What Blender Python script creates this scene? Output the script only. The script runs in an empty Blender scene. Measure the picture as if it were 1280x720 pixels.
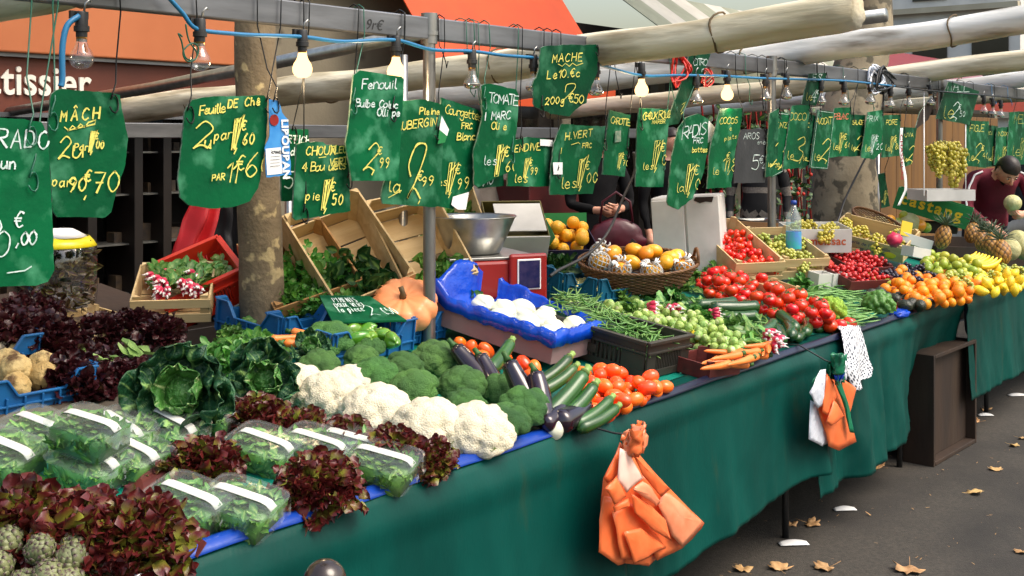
import bpy, bmesh, math, random
from math import sin, cos, pi, radians, sqrt, atan2
from mathutils import Vector, Matrix, noise
random.seed(7)
SC = bpy.context.scene
COL = SC.collection
V = Vector
# ---------------------------------------------------------------- viewing geometry (stall axis = +X, shops = +Y)
F = 1422.0
TH = math.atan(1146.0 / F)
CT, ST = cos(TH), sin(TH)
EYE = 1.65
HOR = 173.0
T = 0.12           # slope of the display towards the back
Y0 = 1.97          # front edge of the stall
ZT = 0.80
def ray(px, py):
    r = (px - 640) / F
    return V((CT + r * ST, ST - r * CT, (HOR - py) / F))
def zplane(y, h=0.0): return ZT + T * (y - Y0) + h
def on(px, py, h=0.0):
    d = ray(px, py)
    return d * ((ZT - EYE - T * Y0 + h) / (d.z - T * d.y)) + V((0, 0, EYE))
def atY(px, py, Y):
    d = ray(px, py)
    return d * (Y / d.y) + V((0, 0, EYE))
def atX(px, py, X):
    d = ray(px, py)
    return d * (X / d.x) + V((0, 0, EYE))
def atZ(px, py, Z):
    d = ray(px, py)
    return d * ((Z - EYE) / d.z) + V((0, 0, EYE))
def atD(px, py, dep): return ray(px, py) * dep + V((0, 0, EYE))
# ---------------------------------------------------------------- mesh builder
_ico = {}
def ico(sub):
    if sub not in _ico:
        bm = bmesh.new(); bmesh.ops.create_icosphere(bm, subdivisions=sub, radius=1.0)
        bm.verts.ensure_lookup_table()
        _ico[sub] = ([v.co.copy() for v in bm.verts], [[v.index for v in f.verts] for f in bm.faces]); bm.free()
    return _ico[sub]
class MB:
    def __init__(s): s.v = []; s.f = []; s.m = []; s.g = []
    def add(s, vs, fs, mat=0, g=0.0, M=None):
        o = len(s.v)
        for i, p in enumerate(vs):
            p = V(p)
            s.v.append(M @ p if M is not None else p)
            s.g.append(g[i] if isinstance(g, (list, tuple)) else g)
        for f in fs:
            s.f.append([i + o for i in f]); s.m.append(mat)
        return s
    def box(s, c, d, M=None, mat=0, g=0.0):
        x, y, z = d[0] / 2, d[1] / 2, d[2] / 2
        vs = [V((c[0] + a * x, c[1] + b * y, c[2] + e * z)) for e in (-1, 1) for b in (-1, 1) for a in (-1, 1)]
        return s.add(vs, [(0, 2, 3, 1), (4, 5, 7, 6), (0, 1, 5, 4), (2, 6, 7, 3), (0, 4, 6, 2), (1, 3, 7, 5)], mat, g, M)
    def bar(s, p, q, w, t, up=V((0, 0, 1)), mat=0):
        p, q = V(p), V(q); d = (q - p); L = d.length; d.normalize()
        sd = d.cross(up)
        if sd.length < 1e-4: sd = d.cross(V((1, 0, 0)))
        sd.normalize(); u = sd.cross(d)
        M = Matrix((d, sd, u)).transposed().to_4x4(); M.translation = (p + q) / 2
        return s.box((0, 0, 0), (L, w, t), M, mat)
    def tube(s, pts, r, n=8, cap=True, mat=0, g=0.0, M=None):
        pts = [V(p) for p in pts]; k = len(pts)
        rs = r if isinstance(r, (list, tuple)) else [r] * k
        gs = g if isinstance(g, (list, tuple)) else [g] * k
        vs = []; gg = []; ref = None
        for i, p in enumerate(pts):
            t = (pts[min(i + 1, k - 1)] - pts[max(i - 1, 0)])
            if t.length < 1e-9: t = V((0, 0, 1))
            t.normalize()
            if ref is None: ref = t.cross(V((0, 0, 1))) if abs(t.z) < .95 else t.cross(V((1, 0, 0)))
            ref = ref - t * ref.dot(t)
            if ref.length < 1e-6: ref = t.orthogonal()
            ref.normalize(); b = t.cross(ref)
            for j in range(n):
                a = 2 * pi * j / n
                vs.append(p + (ref * cos(a) + b * sin(a)) * rs[i]); gg.append(gs[i])
        fs = [(i * n + j, i * n + (j + 1) % n, (i + 1) * n + (j + 1) % n, (i + 1) * n + j) for i in range(k - 1) for j in range(n)]
        if cap: fs += [tuple(range(n))[::-1], tuple((k - 1) * n + j for j in range(n))]
        return s.add(vs, fs, mat, gg, M)
    def lathe(s, prof, n=20, fn=None, mat=0, g=0.0, M=None, cap=True):
        vs = []; gg = []; k = len(prof)
        for i, (r, z) in enumerate(prof):
            for j in range(n):
                a = 2 * pi * j / n; rr = r * (fn(a, i / (k - 1)) if fn else 1)
                vs.append(V((rr * cos(a), rr * sin(a), z))); gg.append(g[i] if isinstance(g, (list, tuple)) else g)
        fs = [(i * n + j, i * n + (j + 1) % n, (i + 1) * n + (j + 1) % n, (i + 1) * n + j) for i in range(k - 1) for j in range(n)]
        if cap: fs += [tuple(range(n))[::-1], tuple((k - 1) * n + j for j in range(n))]
        return s.add(vs, fs, mat, gg, M)
    def grid(s, nu, nv, fn, gf=None, mat=0, M=None, us=(0, 1), vr=(0, 1)):
        vs = []; gg = []
        for j in range(nv + 1):
            for i in range(nu + 1):
                u = us[0] + (us[1] - us[0]) * i / nu; w = vr[0] + (vr[1] - vr[0]) * j / nv
                vs.append(V(fn(u, w))); gg.append(gf(u, w) if gf else 0.0)
        fs = [(j * (nu + 1) + i, j * (nu + 1) + i + 1, (j + 1) * (nu + 1) + i + 1, (j + 1) * (nu + 1) + i) for j in range(nv) for i in range(nu)]
        return s.add(vs, fs, mat, gg, M)
    def blob(s, sub, c, r, fn=None, gf=None, mat=0, M=None):
        vs, fs = ico(sub); out = []; gg = []
        for p in vs:
            k = fn(p) if fn else 1.0
            q = V((p.x * r[0], p.y * r[1], p.z * r[2])) * k + V(c)
            out.append(q); gg.append(gf(p) if gf else 0.0)
        return s.add(out, fs, mat, gg, M)
    def prism(s, poly, y0, y1, mat=0, side=None):
        """polygon in (x,z), extruded along y"""
        n = len(poly); vs = [V((a, y0, b)) for a, b in poly] + [V((a, y1, b)) for a, b in poly]
        s.add(vs, [tuple(range(n)), tuple(range(2 * n - 1, n - 1, -1))], mat)
        o = len(s.v) - 2 * n
        for i in range(n):
            j = (i + 1) % n
            s.f.append([o + j, o + i, o + n + i, o + n + j]); s.m.append(mat if side is None else side)
        return s
    def build(s, name, mats, parent=None, smooth=True, link=True, bevel=0.0, solid=0.0, sub=0, auto=None):
        me = bpy.data.meshes.new(name)
        me.from_pydata([tuple(p) for p in s.v], [], s.f); me.update()
        if not isinstance(mats, (list, tuple)): mats = [mats]
        for m in mats: me.materials.append(m)
        if len(mats) > 1: me.polygons.foreach_set('material_index', [min(i, len(mats) - 1) for i in s.m])
        if any(s.g):
            at = me.attributes.new('g', 'FLOAT', 'POINT'); at.data.foreach_set('value', s.g)
        bm = bmesh.new(); bm.from_mesh(me); bmesh.ops.recalc_face_normals(bm, faces=bm.faces); bm.to_mesh(me); bm.free()
        if smooth:
            me.polygons.foreach_set('use_smooth', [True] * len(me.polygons))
            if auto is not None: me.set_sharp_from_angle(angle=radians(auto))
        o = bpy.data.objects.new(name, me)
        if solid:
            md = o.modifiers.new('s', 'SOLIDIFY'); md.thickness = solid
        if bevel:
            md = o.modifiers.new('b', 'BEVEL'); md.width = bevel; md.segments = 2; md.limit_method = 'ANGLE'; md.angle_limit = radians(40)
        if sub:
            md = o.modifiers.new('u', 'SUBSURF'); md.levels = sub; md.render_levels = sub
        if link: COL.objects.link(o)
        if parent is not None: o.parent = parent
        return o
def tag(o, label=None, cat=None, group=None, kind=None):
    if label: o['label'] = label
    if cat: o['category'] = cat
    if group: o['group'] = group
    if kind: o['kind'] = kind
    return o
def empty(name, loc=(0, 0, 0), rot=(0, 0, 0), label=None, cat=None, group=None, link=True):
    o = bpy.data.objects.new(name, None); o.location = loc; o.rotation_euler = rot; o.empty_display_size = .05
    if link: COL.objects.link(o)
    return tag(o, label, cat, group)
PROTO = []
KIDS = {}
def proto(o, *kids):
    """an unlinked thing kept as the source of copies"""
    def reg(p):
        for k in KIDS.get(p.name, []): reg(k)
    PROTO.append(o); return o
def copy_tree(o, parent=None):
    c = o.copy(); COL.objects.link(c)
    if parent is not None: c.parent = parent
    for ch in CH.get(o, []): copy_tree(ch, c)
    return c
CH = {}
class P:
    """prototype tree: P(root) ; .part(obj)"""
    def __init__(s, root): s.root = root; CH.setdefault(root, []); PROTO.append(root)
    def part(s, o, under=None):
        u = under or s.root; CH.setdefault(u, []).append(o); PROTO.append(o); return o
def put(p, loc, rot=(0, 0, 0), sc=1.0, label=None, cat=None, group=None, M=None):
    c = copy_tree(p.root if isinstance(p, P) else p)
    if M is not None: c.matrix_world = M
    else:
        c.location = loc; c.rotation_euler = rot
        c.scale = (sc, sc, sc) if not isinstance(sc, (tuple, list)) else sc
    return tag(c, label, cat, group)
def single(mb, name, mats, **k):
    return P(mb.build(name, mats, link=False, **k))
# ---------------------------------------------------------------- materials
def srgb(r, g, b):
    f = lambda c: (c / 255) / 12.92 if c / 255 <= .04045 else ((c / 255 + .055) / 1.055) ** 2.4
    c = (f(r), f(g), f(b)); k = .48 + .5 * max(c) ** .5
    return (c[0] * k, c[1] * k, c[2] * k, 1)
def C(*a): return (a[0], a[1], a[2], 1)
def mat(name, c1, c2=None, scale=8.0, rough=.5, bump=0.0, bscale=None, rnd=0.0, metal=0.0, g=None, spec=.5, sss=0.0,
        trans=0.0, coat=0.0, detail=4.0, lo=.35, hi=.65, stretch=None, third=None, tscale=3.0, tlo=.62, thi=.7, huer=0.0, transl=0.0):
    m = bpy.data.materials.new(name); m.use_nodes = True
    nt = m.node_tree; N = nt.nodes; L = nt.links; b = N['Principled BSDF']
    b.inputs['Roughness'].default_value = rough; b.inputs['Metallic'].default_value = metal
    b.inputs['Specular IOR Level'].default_value = spec
    if coat: b.inputs['Coat Weight'].default_value = coat; b.inputs['Coat Roughness'].default_value = .15
    if trans: b.inputs['Transmission Weight'].default_value = trans
    if sss:
        b.inputs['Subsurface Weight'].default_value = sss; b.inputs['Subsurface Radius'].default_value = (.012, .008, .005); b.inputs['Subsurface Scale'].default_value = 1.0
    c2 = c2 or c1
    tc = N.new('ShaderNodeTexCoord'); mp = N.new('ShaderNodeMapping'); L.new(tc.outputs['Object'], mp.inputs[0])
    if stretch: mp.inputs['Scale'].default_value = stretch
    oi = N.new('ShaderNodeObjectInfo')
    ad = N.new('ShaderNodeVectorMath'); ad.operation = 'ADD'; L.new(mp.outputs[0], ad.inputs[0])
    ml = N.new('ShaderNodeMath'); ml.operation = 'MULTIPLY'; ml.inputs[1].default_value = 37.0; L.new(oi.outputs['Random'], ml.inputs[0])
    L.new(ml.outputs[0], ad.inputs[1])
    nz = N.new('ShaderNodeTexNoise'); nz.inputs['Scale'].default_value = scale; nz.inputs['Detail'].default_value = detail; L.new(ad.outputs[0], nz.inputs['Vector'])
    cr = N.new('ShaderNodeValToRGB'); cr.color_ramp.elements[0].position = lo; cr.color_ramp.elements[1].position = hi
    cr.color_ramp.elements[0].color = c1; cr.color_ramp.elements[1].color = c2; L.new(nz.outputs['Fac'], cr.inputs[0])
    col = cr.outputs['Color']
    def mix(a, bcol, fac):
        mx = N.new('ShaderNodeMix'); mx.data_type = 'RGBA'; L.new(a, mx.inputs[6])
        if isinstance(bcol, tuple): mx.inputs[7].default_value = bcol
        else: L.new(bcol, mx.inputs[7])
        L.new(fac, mx.inputs[0]); return mx.outputs[2]
    if third:
        n2 = N.new('ShaderNodeTexNoise'); n2.inputs['Scale'].default_value = tscale; n2.inputs['Detail'].default_value = 6; L.new(ad.outputs[0], n2.inputs['Vector'])
        r2 = N.new('ShaderNodeValToRGB'); r2.color_ramp.elements[0].position = tlo; r2.color_ramp.elements[1].position = thi; L.new(n2.outputs['Fac'], r2.inputs[0])
        col = mix(col, third, r2.outputs['Color'])
    if g:
        at = N.new('ShaderNodeAttribute'); at.attribute_name = 'g'
        r3 = N.new('ShaderNodeValToRGB'); r3.color_ramp.elements[0].position = g[1]; r3.color_ramp.elements[1].position = g[2]
        L.new(at.outputs['Fac'], r3.inputs[0]); col = mix(col, g[0], r3.outputs['Color'])
    if rnd or huer:
        hs = N.new('ShaderNodeHueSaturation'); L.new(col, hs.inputs['Color'])
        mr = N.new('ShaderNodeMapRange'); mr.inputs[3].default_value = 1 - rnd; mr.inputs[4].default_value = 1 + rnd; L.new(oi.outputs['Random'], mr.inputs[0]); L.new(mr.outputs[0], hs.inputs['Value'])
        if huer:
            m2 = N.new('ShaderNodeMath'); m2.operation = 'MULTIPLY'; m2.inputs[1].default_value = 7.13; L.new(oi.outputs['Random'], m2.inputs[0])
            fr = N.new('ShaderNodeMath'); fr.operation = 'FRACT'; L.new(m2.outputs[0], fr.inputs[0])
            m3 = N.new('ShaderNodeMapRange'); m3.inputs[3].default_value = .5 - huer; m3.inputs[4].default_value = .5 + huer; L.new(fr.outputs[0], m3.inputs[0]); L.new(m3.outputs[0], hs.inputs['Hue'])
        col = hs.outputs['Color']
    L.new(col, b.inputs['Base Color'])
    if bump:
        nb = N.new('ShaderNodeTexNoise'); nb.inputs['Scale'].default_value = bscale or scale * 4; nb.inputs['Detail'].default_value = 5; L.new(ad.outputs[0], nb.inputs['Vector'])
        bp = N.new('ShaderNodeBump'); bp.inputs['Strength'].default_value = min(1, bump); bp.inputs['Distance'].default_value = .01 * max(1, bump); L.new(nb.outputs['Fac'], bp.inputs['Height']); L.new(bp.outputs[0], b.inputs['Normal'])
    if transl:
        out = N['Material Output']; tr = N.new('ShaderNodeBsdfTranslucent'); L.new(col, tr.inputs[0]); ms = N.new('ShaderNodeMixShader'); ms.inputs[0].default_value = transl
        L.new(b.outputs[0], ms.inputs[1]); L.new(tr.outputs[0], ms.inputs[2]); L.new(ms.outputs[0], out.inputs['Surface'])
    return m
def clear(name, tint=(1, 1, 1, 1), gloss=.12, rough=.12, haze=.06):
    m = bpy.data.materials.new(name); m.use_nodes = True; nt = m.node_tree; N = nt.nodes; L = nt.links
    N.remove(N['Principled BSDF']); out = N['Material Output']
    t = N.new('ShaderNodeBsdfTransparent'); t.inputs[0].default_value = tint
    gl = N.new('ShaderNodeBsdfGlossy'); gl.inputs['Roughness'].default_value = rough
    df = N.new('ShaderNodeBsdfDiffuse'); df.inputs[0].default_value = (.9, .92, .92, 1)
    lw = N.new('ShaderNodeLayerWeight'); lw.inputs[0].default_value = .35
    mr = N.new('ShaderNodeMapRange'); mr.inputs[3].default_value = gloss; mr.inputs[4].default_value = min(1, gloss + .14); L.new(lw.outputs['Facing'], mr.inputs[0])
    m1 = N.new('ShaderNodeMixShader'); L.new(mr.outputs[0], m1.inputs[0]); L.new(t.outputs[0], m1.inputs[1]); L.new(gl.outputs[0], m1.inputs[2])
    m2 = N.new('ShaderNodeMixShader'); m2.inputs[0].default_value = haze; L.new(m1.outputs[0], m2.inputs[1]); L.new(df.outputs[0], m2.inputs[2])
    tc = N.new('ShaderNodeTexCoord'); nz = N.new('ShaderNodeTexNoise'); nz.inputs['Scale'].default_value = 30; L.new(tc.outputs['Object'], nz.inputs['Vector'])
    bp = N.new('ShaderNodeBump'); bp.inputs['Strength'].default_value = .5; bp.inputs['Distance'].default_value = .004; L.new(nz.outputs['Fac'], bp.inputs['Height'])
    L.new(bp.outputs[0], gl.inputs['Normal']); L.new(m2.outputs[0], out.inputs['Surface'])
    return m
def emit(name, col, s):
    m = bpy.data.materials.new(name); m.use_nodes = True; nt = m.node_tree; N = nt.nodes
    e = N.new('ShaderNodeEmission'); e.inputs[0].default_value = col; e.inputs[1].default_value = s
    nt.links.new(e.outputs[0], N['Material Output'].inputs['Surface']); return m
def nz3(p, s=1.0, o=0.0): return noise.noise(V((p[0] * s + o, p[1] * s + o * 1.7, p[2] * s - o)))
def R(a, b): return random.uniform(a, b)
def rot3(rx, ry, rz): return Matrix.Rotation(rz, 4, 'Z') @ Matrix.Rotation(ry, 4, 'Y') @ Matrix.Rotation(rx, 4, 'X')
def TR(loc, rx=0, ry=0, rz=0, s=1.0): return Matrix.Translation(V(loc)) @ rot3(rx, ry, rz) @ Matrix.Scale(s, 4)
# tone library
M = {}
M['green_paint'] = mat('green_sign_paint', srgb(0, 90, 53), srgb(2, 105, 61), 9, .5, spec=.12, bump= .12, bscale=60, rnd=.2, third=srgb(104, 182, 142), tscale=11, tlo=.52, thi=.9, detail=7)
M['green_dark'] = mat('dark_green_sign_paint', srgb(0, 74, 46), srgb(3, 88, 54), 9, .5, spec=.12, bump= .12, bscale=60, rnd=.2, third=srgb(84, 155, 116), tscale=11, tlo=.52, thi=.9, detail=7)
M['slate'] = mat('slate_paint', srgb(42, 46, 50), srgb(55, 58, 62), 12, .6, .1, third=srgb(105, 108, 110), tscale=18, tlo=.64, thi=.85)
M['worn_edge'] = mat('worn_board_edge', srgb(60, 120, 92), srgb(150, 160, 140), 40, .7)
M['chalk_y'] = mat('yellow_chalk_paint', srgb(232, 222, 110), srgb(206, 200, 92), 90, .8, rnd=.05)
M['chalk_w'] = mat('white_chalk_paint', srgb(225, 236, 232), srgb(165, 195, 185), 70, .8)
M['chalk_r'] = mat('salmon_chalk_paint', srgb(230, 130, 95), srgb(210, 110, 80), 70, .8)
M['wire_dark'] = mat('dark_wire', srgb(28, 30, 30), None, 5, .4, metal=.6)
M['wire_green'] = mat('green_coated_wire', srgb(18, 96, 72), srgb(30, 110, 84), 20, .35)
M['steel'] = mat('galvanised_steel', srgb(122, 124, 128), srgb(148, 150, 154), 14, .42, .06, 60, metal=.75, third=srgb(88, 88, 90), tscale=9, tlo=.58, thi=.8, stretch=(.15, 1, 1))
M['post'] = mat('scuffed_steel_pipe', srgb(150, 150, 150), srgb(178, 178, 176), 20, .32, .06, metal=.85, third=srgb(105, 100, 95), tscale=14, stretch=(1, 1, .3))
M['alu'] = mat('brushed_aluminium', srgb(190, 190, 186), srgb(170, 170, 166), 25, .3, .04, metal=.9)
M['tarp'] = mat('dirty_cream_canvas', srgb(234, 226, 202), srgb(206, 194, 160), 4, .7, .45, 22, third=srgb(138, 118, 82), tscale=6, tlo=.48, thi=.74, stretch=(2, .35, 2))
M['tarp_grey'] = mat('weathered_grey_canvas', srgb(236, 236, 232), srgb(208, 206, 198), 4, .5, .3, 22, third=srgb(118, 106, 84), tscale=6, tlo=.52, thi=.74, stretch=(2, .35, 2))
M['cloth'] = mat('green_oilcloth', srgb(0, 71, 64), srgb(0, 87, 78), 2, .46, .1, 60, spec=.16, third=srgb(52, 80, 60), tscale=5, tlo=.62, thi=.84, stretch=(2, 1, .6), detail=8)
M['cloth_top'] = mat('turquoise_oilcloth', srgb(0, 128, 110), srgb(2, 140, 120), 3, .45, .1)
M['blue_plastic'] = mat('blue_plastic_sheet', srgb(16, 62, 160), srgb(22, 72, 176), 8, .28, .1)
M['navy_plastic'] = mat('navy_plastic_sheet', srgb(8, 18, 50), srgb(12, 24, 62), 8, .35, .1)
M['blue_crate'] = mat('mid_blue_polypropylene', srgb(20, 92, 152), srgb(26, 104, 164), 6, .42, .04, rnd=.08, third=srgb(60, 118, 160), tscale=14, tlo=.62, thi=.85)
M['teal_crate'] = mat('teal_blue_polypropylene', srgb(16, 92, 124), srgb(22, 104, 136), 6, .42, .04, third=srgb(56, 116, 138), tscale=14, tlo=.62, thi=.85)
M['red_crate'] = mat('red_polypropylene', srgb(206, 42, 22), srgb(216, 54, 30), 6, .4, .04)
M['dark_crate'] = mat('olive_black_polypropylene', srgb(56, 52, 46), srgb(68, 64, 56), 8, .45, .05, third=srgb(92, 88, 78), tscale=15, tlo=.62, thi=.85)
M['wood_pale'] = mat('pale_poplar', srgb(214, 188, 140), srgb(196, 166, 116), 5, .7, .15, 40, rnd=.12, stretch=(.25, 5, 5))
M['wood_mid'] = mat('tan_crate_wood', srgb(186, 140, 84), srgb(164, 118, 66), 5, .7, .15, 40, rnd=.12, stretch=(.25, 5, 5))
M['wood_red'] = mat('red_stained_wood', srgb(118, 46, 40), srgb(98, 36, 32), 6, .6, .15, stretch=(.3, 5, 5))
M['wood_dark'] = mat('dark_weathered_plywood', srgb(66, 44, 26), srgb(46, 30, 18), 5, .7, .2, 30, third=srgb(76, 58, 38), tscale=6, tlo=.6, thi=.8, stretch=(1, 1, .25))
M['board'] = mat('stained_brown_board', srgb(96, 84, 70), srgb(78, 68, 56), 6, .8, .2, third=srgb(120, 108, 92), tscale=9)
M['card'] = mat('brown_cardboard', srgb(170, 130, 88), srgb(158, 118, 78), 6, .8)
M['card_white'] = mat('white_carton', srgb(222, 220, 214), srgb(206, 204, 198), 6, .6, third=srgb(182, 178, 168), tscale=8, tlo=.64, thi=.85)
M['card_pink'] = mat('pink_grey_carton', srgb(160, 128, 128), srgb(150, 116, 116), 6, .7)
M['card_purple'] = mat('dark_purple_carton', srgb(44, 30, 70), srgb(52, 36, 80), 6, .6)
M['card_green'] = mat('bright_green_carton', srgb(22, 132, 66), srgb(28, 142, 74), 6, .5)
M['olive_card'] = mat('olive_carton', srgb(126, 116, 52), srgb(110, 102, 46), 6, .6)
M['paper'] = mat('white_paper', srgb(236, 236, 234), srgb(222, 222, 222), 12, .7)
M['black'] = mat('black_rubber', C(.012, .012, .013), C(.02, .02, .02), 12, .5)
M['red_paint'] = mat('red_enamel', srgb(150, 22, 20), srgb(160, 30, 26), 7, .3, coat=.3)
M['screen'] = mat('dark_blue_display', srgb(24, 30, 84), srgb(60, 52, 96), 30, .15)
M['orange_bag'] = mat('orange_plastic_film', srgb(255, 138, 80), srgb(250, 118, 62), 9, .26, .3, 13, transl=.2)
M['orange_pale'] = mat('pale_orange_film_and_highlight', srgb(254, 168, 126), srgb(248, 140, 96), 9, .24, .3, 13, transl=.15)
M['orange_glare'] = mat('orange_film_glare', srgb(255, 222, 206), srgb(252, 206, 186), 9, .24, .3, 13, transl=.15)  # glare on the orange film, painted as a near-white colour
M['white_bag'] = mat('white_plastic_film', srgb(240, 243, 250), srgb(222, 228, 240), 9, .25, .6, 40, transl=.15)
M['green_bag'] = mat('green_plastic_film', srgb(20, 122, 84), srgb(34, 146, 104), 9, .3, .3, 34, transl=.15)
M['blue_bag'] = mat('blue_plastic_film', srgb(14, 66, 190), srgb(20, 84, 214), 9, .16, .5, 26, transl=.1)
M['wrap'] = clear('cling_film', gloss=.12, rough=.08, haze=.0)
M['clam'] = clear('clear_tray_plastic', (.97, 1, .98, 1), gloss=.03, rough=.2, haze=.035)
M['skin'] = mat('skin', srgb(228, 170, 142), srgb(216, 152, 124), 12, .5, sss=.1)
M['hair_dark'] = mat('dark_hair', srgb(40, 28, 22), srgb(56, 40, 30), 60, .5, stretch=(1, 1, .1))
M['hair_grey'] = mat('grey_hair', srgb(120, 112, 104), srgb(150, 142, 132), 60, .5)
# ================================================================ produce
def vmat(*a, **k): return mat(*a, **k)
M['broc'] = mat('broccoli_green', srgb(54, 104, 42), srgb(84, 136, 54), 9, .65, .9, 260, rnd=.16, huer=.012, g=(srgb(104, 138, 72), .5, 1.0))
M['broc_stalk'] = mat('pale_green_stalk', srgb(150, 182, 96), srgb(128, 160, 80), 12, .5, .1)
M['curd'] = mat('cauliflower_curd', srgb(226, 218, 194), srgb(216, 206, 176), 10, .7, .7, 220, rnd=.04, sss=.12)
M['roman'] = mat('romanesco_green', srgb(150, 190, 40), srgb(128, 170, 36), 9, .6, .5, 200, rnd=.12, huer=.015)
M['leafg'] = mat('mid_green_leaf', srgb(66, 126, 46), srgb(104, 164, 66), 7, .42, .3, 60, rnd=.18, huer=.015, transl=.15, g=(srgb(176, 204, 116), .35, 1.0))
M['leafd'] = mat('dark_green_leaf', srgb(28, 74, 34), srgb(48, 100, 44), 7, .4, .3, 60, rnd=.16, huer=.012, transl=.12, g=(srgb(140, 178, 90), .4, 1.0))
M['leafl'] = mat('pale_green_leaf', srgb(128, 164, 84), srgb(160, 190, 110), 7, .45, .3, 60, rnd=.12, transl=.15, g=(srgb(214, 220, 168), .4, 1.0))
M['leafy'] = mat('yellow_green_leaf', srgb(160, 180, 40), srgb(196, 204, 70), 7, .45, .3, 60, rnd=.12, transl=.15)
M['oak'] = mat('oak_leaf_lettuce', srgb(140, 160, 46), srgb(172, 184, 74), 14, .34, .25, 50, rnd=.1, transl=.14, g=(srgb(104, 34, 34), .26, .72), third=srgb(128, 50, 40), tscale=14, tlo=.54, thi=.66)
M['oak_dark'] = mat('dark_red_lettuce', srgb(104, 104, 40), srgb(110, 80, 44), 14, .34, .25, 50, rnd=.14, transl=.1, g=(srgb(72, 26, 32), .25, .62))
M['savoy'] = mat('savoy_leaf', srgb(26, 82, 50), srgb(44, 104, 60), 16, .45, .8, 90, rnd=.08, transl=.08, g=(srgb(150, 190, 110), .2, .8))
M['savoy_in'] = mat('savoy_heart_leaf', srgb(62, 122, 50), srgb(88, 146, 62), 14, .45, .9, 80, g=(srgb(200, 216, 150), .4, 1.0))
M['tomato'] = mat('ripe_tomato_skin', srgb(218, 36, 12), srgb(228, 56, 20), 9, .2, .02, rnd=.16, huer=.006, coat=.12)
M['roma'] = mat('orange_red_tomato_skin', srgb(246, 88, 20), srgb(250, 110, 34), 9, .22, .02, rnd=.1, huer=.012, coat=.12)
M['calyx'] = mat('tomato_calyx', srgb(46, 96, 36), srgb(70, 116, 46), 20, .6)
M['auber'] = mat('aubergine_skin', srgb(34, 18, 34), srgb(48, 24, 44), 6, .12, .02, rnd=.2, coat=.6)
M['zucc'] = mat('courgette_skin', srgb(34, 80, 32), srgb(58, 110, 46), 60, .34, .05, rnd=.18, huer=.012, stretch=(.08, 1, 1), coat=.2, third=srgb(112, 150, 84), tscale=90, tlo=.6, thi=.75)
M['cuke'] = mat('cucumber_skin', srgb(30, 78, 34), srgb(48, 100, 44), 40, .26, .2, 120, rnd=.15, stretch=(.1, 1, 1), coat=.2)
M['pepper'] = mat('green_pepper_skin', srgb(70, 134, 28), srgb(112, 166, 44), 6, .14, .02, rnd=.1, huer=.015, coat=.5)
M['pumpkin'] = mat('pumpkin_rind', srgb(222, 132, 78), srgb(234, 156, 104), 8, .42, .12, 40, third=srgb(196, 150, 110), tscale=10, tlo=.64, thi=.85)
M['orange'] = mat('orange_peel', srgb(242, 136, 10), srgb(248, 154, 24), 8, .35, .25, 240, rnd=.06, huer=.01)
M['orange_y'] = mat('golden_orange_peel', srgb(246, 172, 32), srgb(250, 188, 52), 8, .35, .25, 240, rnd=.06)
M['lemon'] = mat('lemon_peel', srgb(240, 200, 28), srgb(246, 214, 56), 8, .35, .25, 200, rnd=.07, huer=.012)
M['lime'] = mat('yellow_green_fruit_skin', srgb(150, 168, 40), srgb(184, 190, 60), 8, .35, .15, rnd=.14, huer=.03)
M['mango'] = mat('mango_skin', srgb(242, 178, 30), srgb(236, 150, 30), 5, .3, .03, rnd=.06, huer=.012)
M['melon'] = mat('melon_rind', srgb(186, 180, 118), srgb(206, 200, 146), 20, .6, .5, 90, rnd=.1)
M['avoc'] = mat('avocado_skin', srgb(40, 46, 34), srgb(54, 62, 42), 20, .35, .5, 120, rnd=.25)
M['carrot'] = mat('carrot_skin', srgb(232, 116, 40), srgb(240, 136, 62), 30, .4, .15, 90, rnd=.08, stretch=(.2, 1, 1))
M['sprout'] = mat('sprout_leaf', srgb(134, 172, 72), srgb(172, 200, 106), 60, .42, .35, 120, rnd=.16, huer=.015, g=(srgb(214, 220, 158), .45, .95))
M['bean'] = mat('green_bean_skin', srgb(92, 142, 62), srgb(124, 170, 88), 20, .42, .1, rnd=.2, huer=.015)
M['bean_flat'] = mat('flat_bean_skin', srgb(104, 160, 74), srgb(140, 188, 106), 20, .4, .1, rnd=.16)
M['bean_wax'] = mat('wax_bean_skin', srgb(226, 210, 124), srgb(236, 224, 150), 20, .45, .1, rnd=.1)
M['radish'] = mat('pink_radish_skin', srgb(206, 34, 78), srgb(220, 56, 98), 14, .25, .04, rnd=.1, g=(srgb(244, 232, 232), .55, .75))
M['turnip'] = mat('radish_white_tip', srgb(206, 36, 76), srgb(220, 60, 96), 14, .3, .04, rnd=.1, g=(srgb(244, 236, 232), .62, .8))
M['fennel'] = mat('white_fennel_bulb', srgb(238, 238, 218), srgb(228, 232, 202), 8, .4, .15, 60, sss=.1, g=(srgb(196, 214, 140), .6, 1.0))
M['parsnip'] = mat('white_radish_skin', srgb(232, 218, 196), srgb(218, 200, 172), 14, .5, .2, stretch=(.3, 1, 1))
M['celeriac'] = mat('celeriac_skin', srgb(206, 180, 122), srgb(184, 152, 92), 14, .7, .8, 60, third=srgb(116, 84, 46), tscale=18, tlo=.54, thi=.64)
M['arti'] = mat('artichoke_bract', srgb(104, 112, 74), srgb(138, 142, 96), 10, .5, .2, rnd=.12, g=(srgb(86, 58, 60), .7, 1.0))
M['arti_p'] = mat('purple_artichoke_bract', srgb(112, 92, 84), srgb(138, 116, 102), 10, .5, .2, rnd=.12, g=(srgb(92, 52, 62), .3, .9))
M['grape_g'] = mat('green_grape_skin', srgb(168, 180, 74), srgb(194, 200, 100), 7, .22, .02, rnd=.1, huer=.02, sss=.3)
M['grape_y'] = mat('golden_grape_skin', srgb(186, 176, 58), srgb(206, 190, 76), 7, .22, .02, sss=.3)
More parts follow.
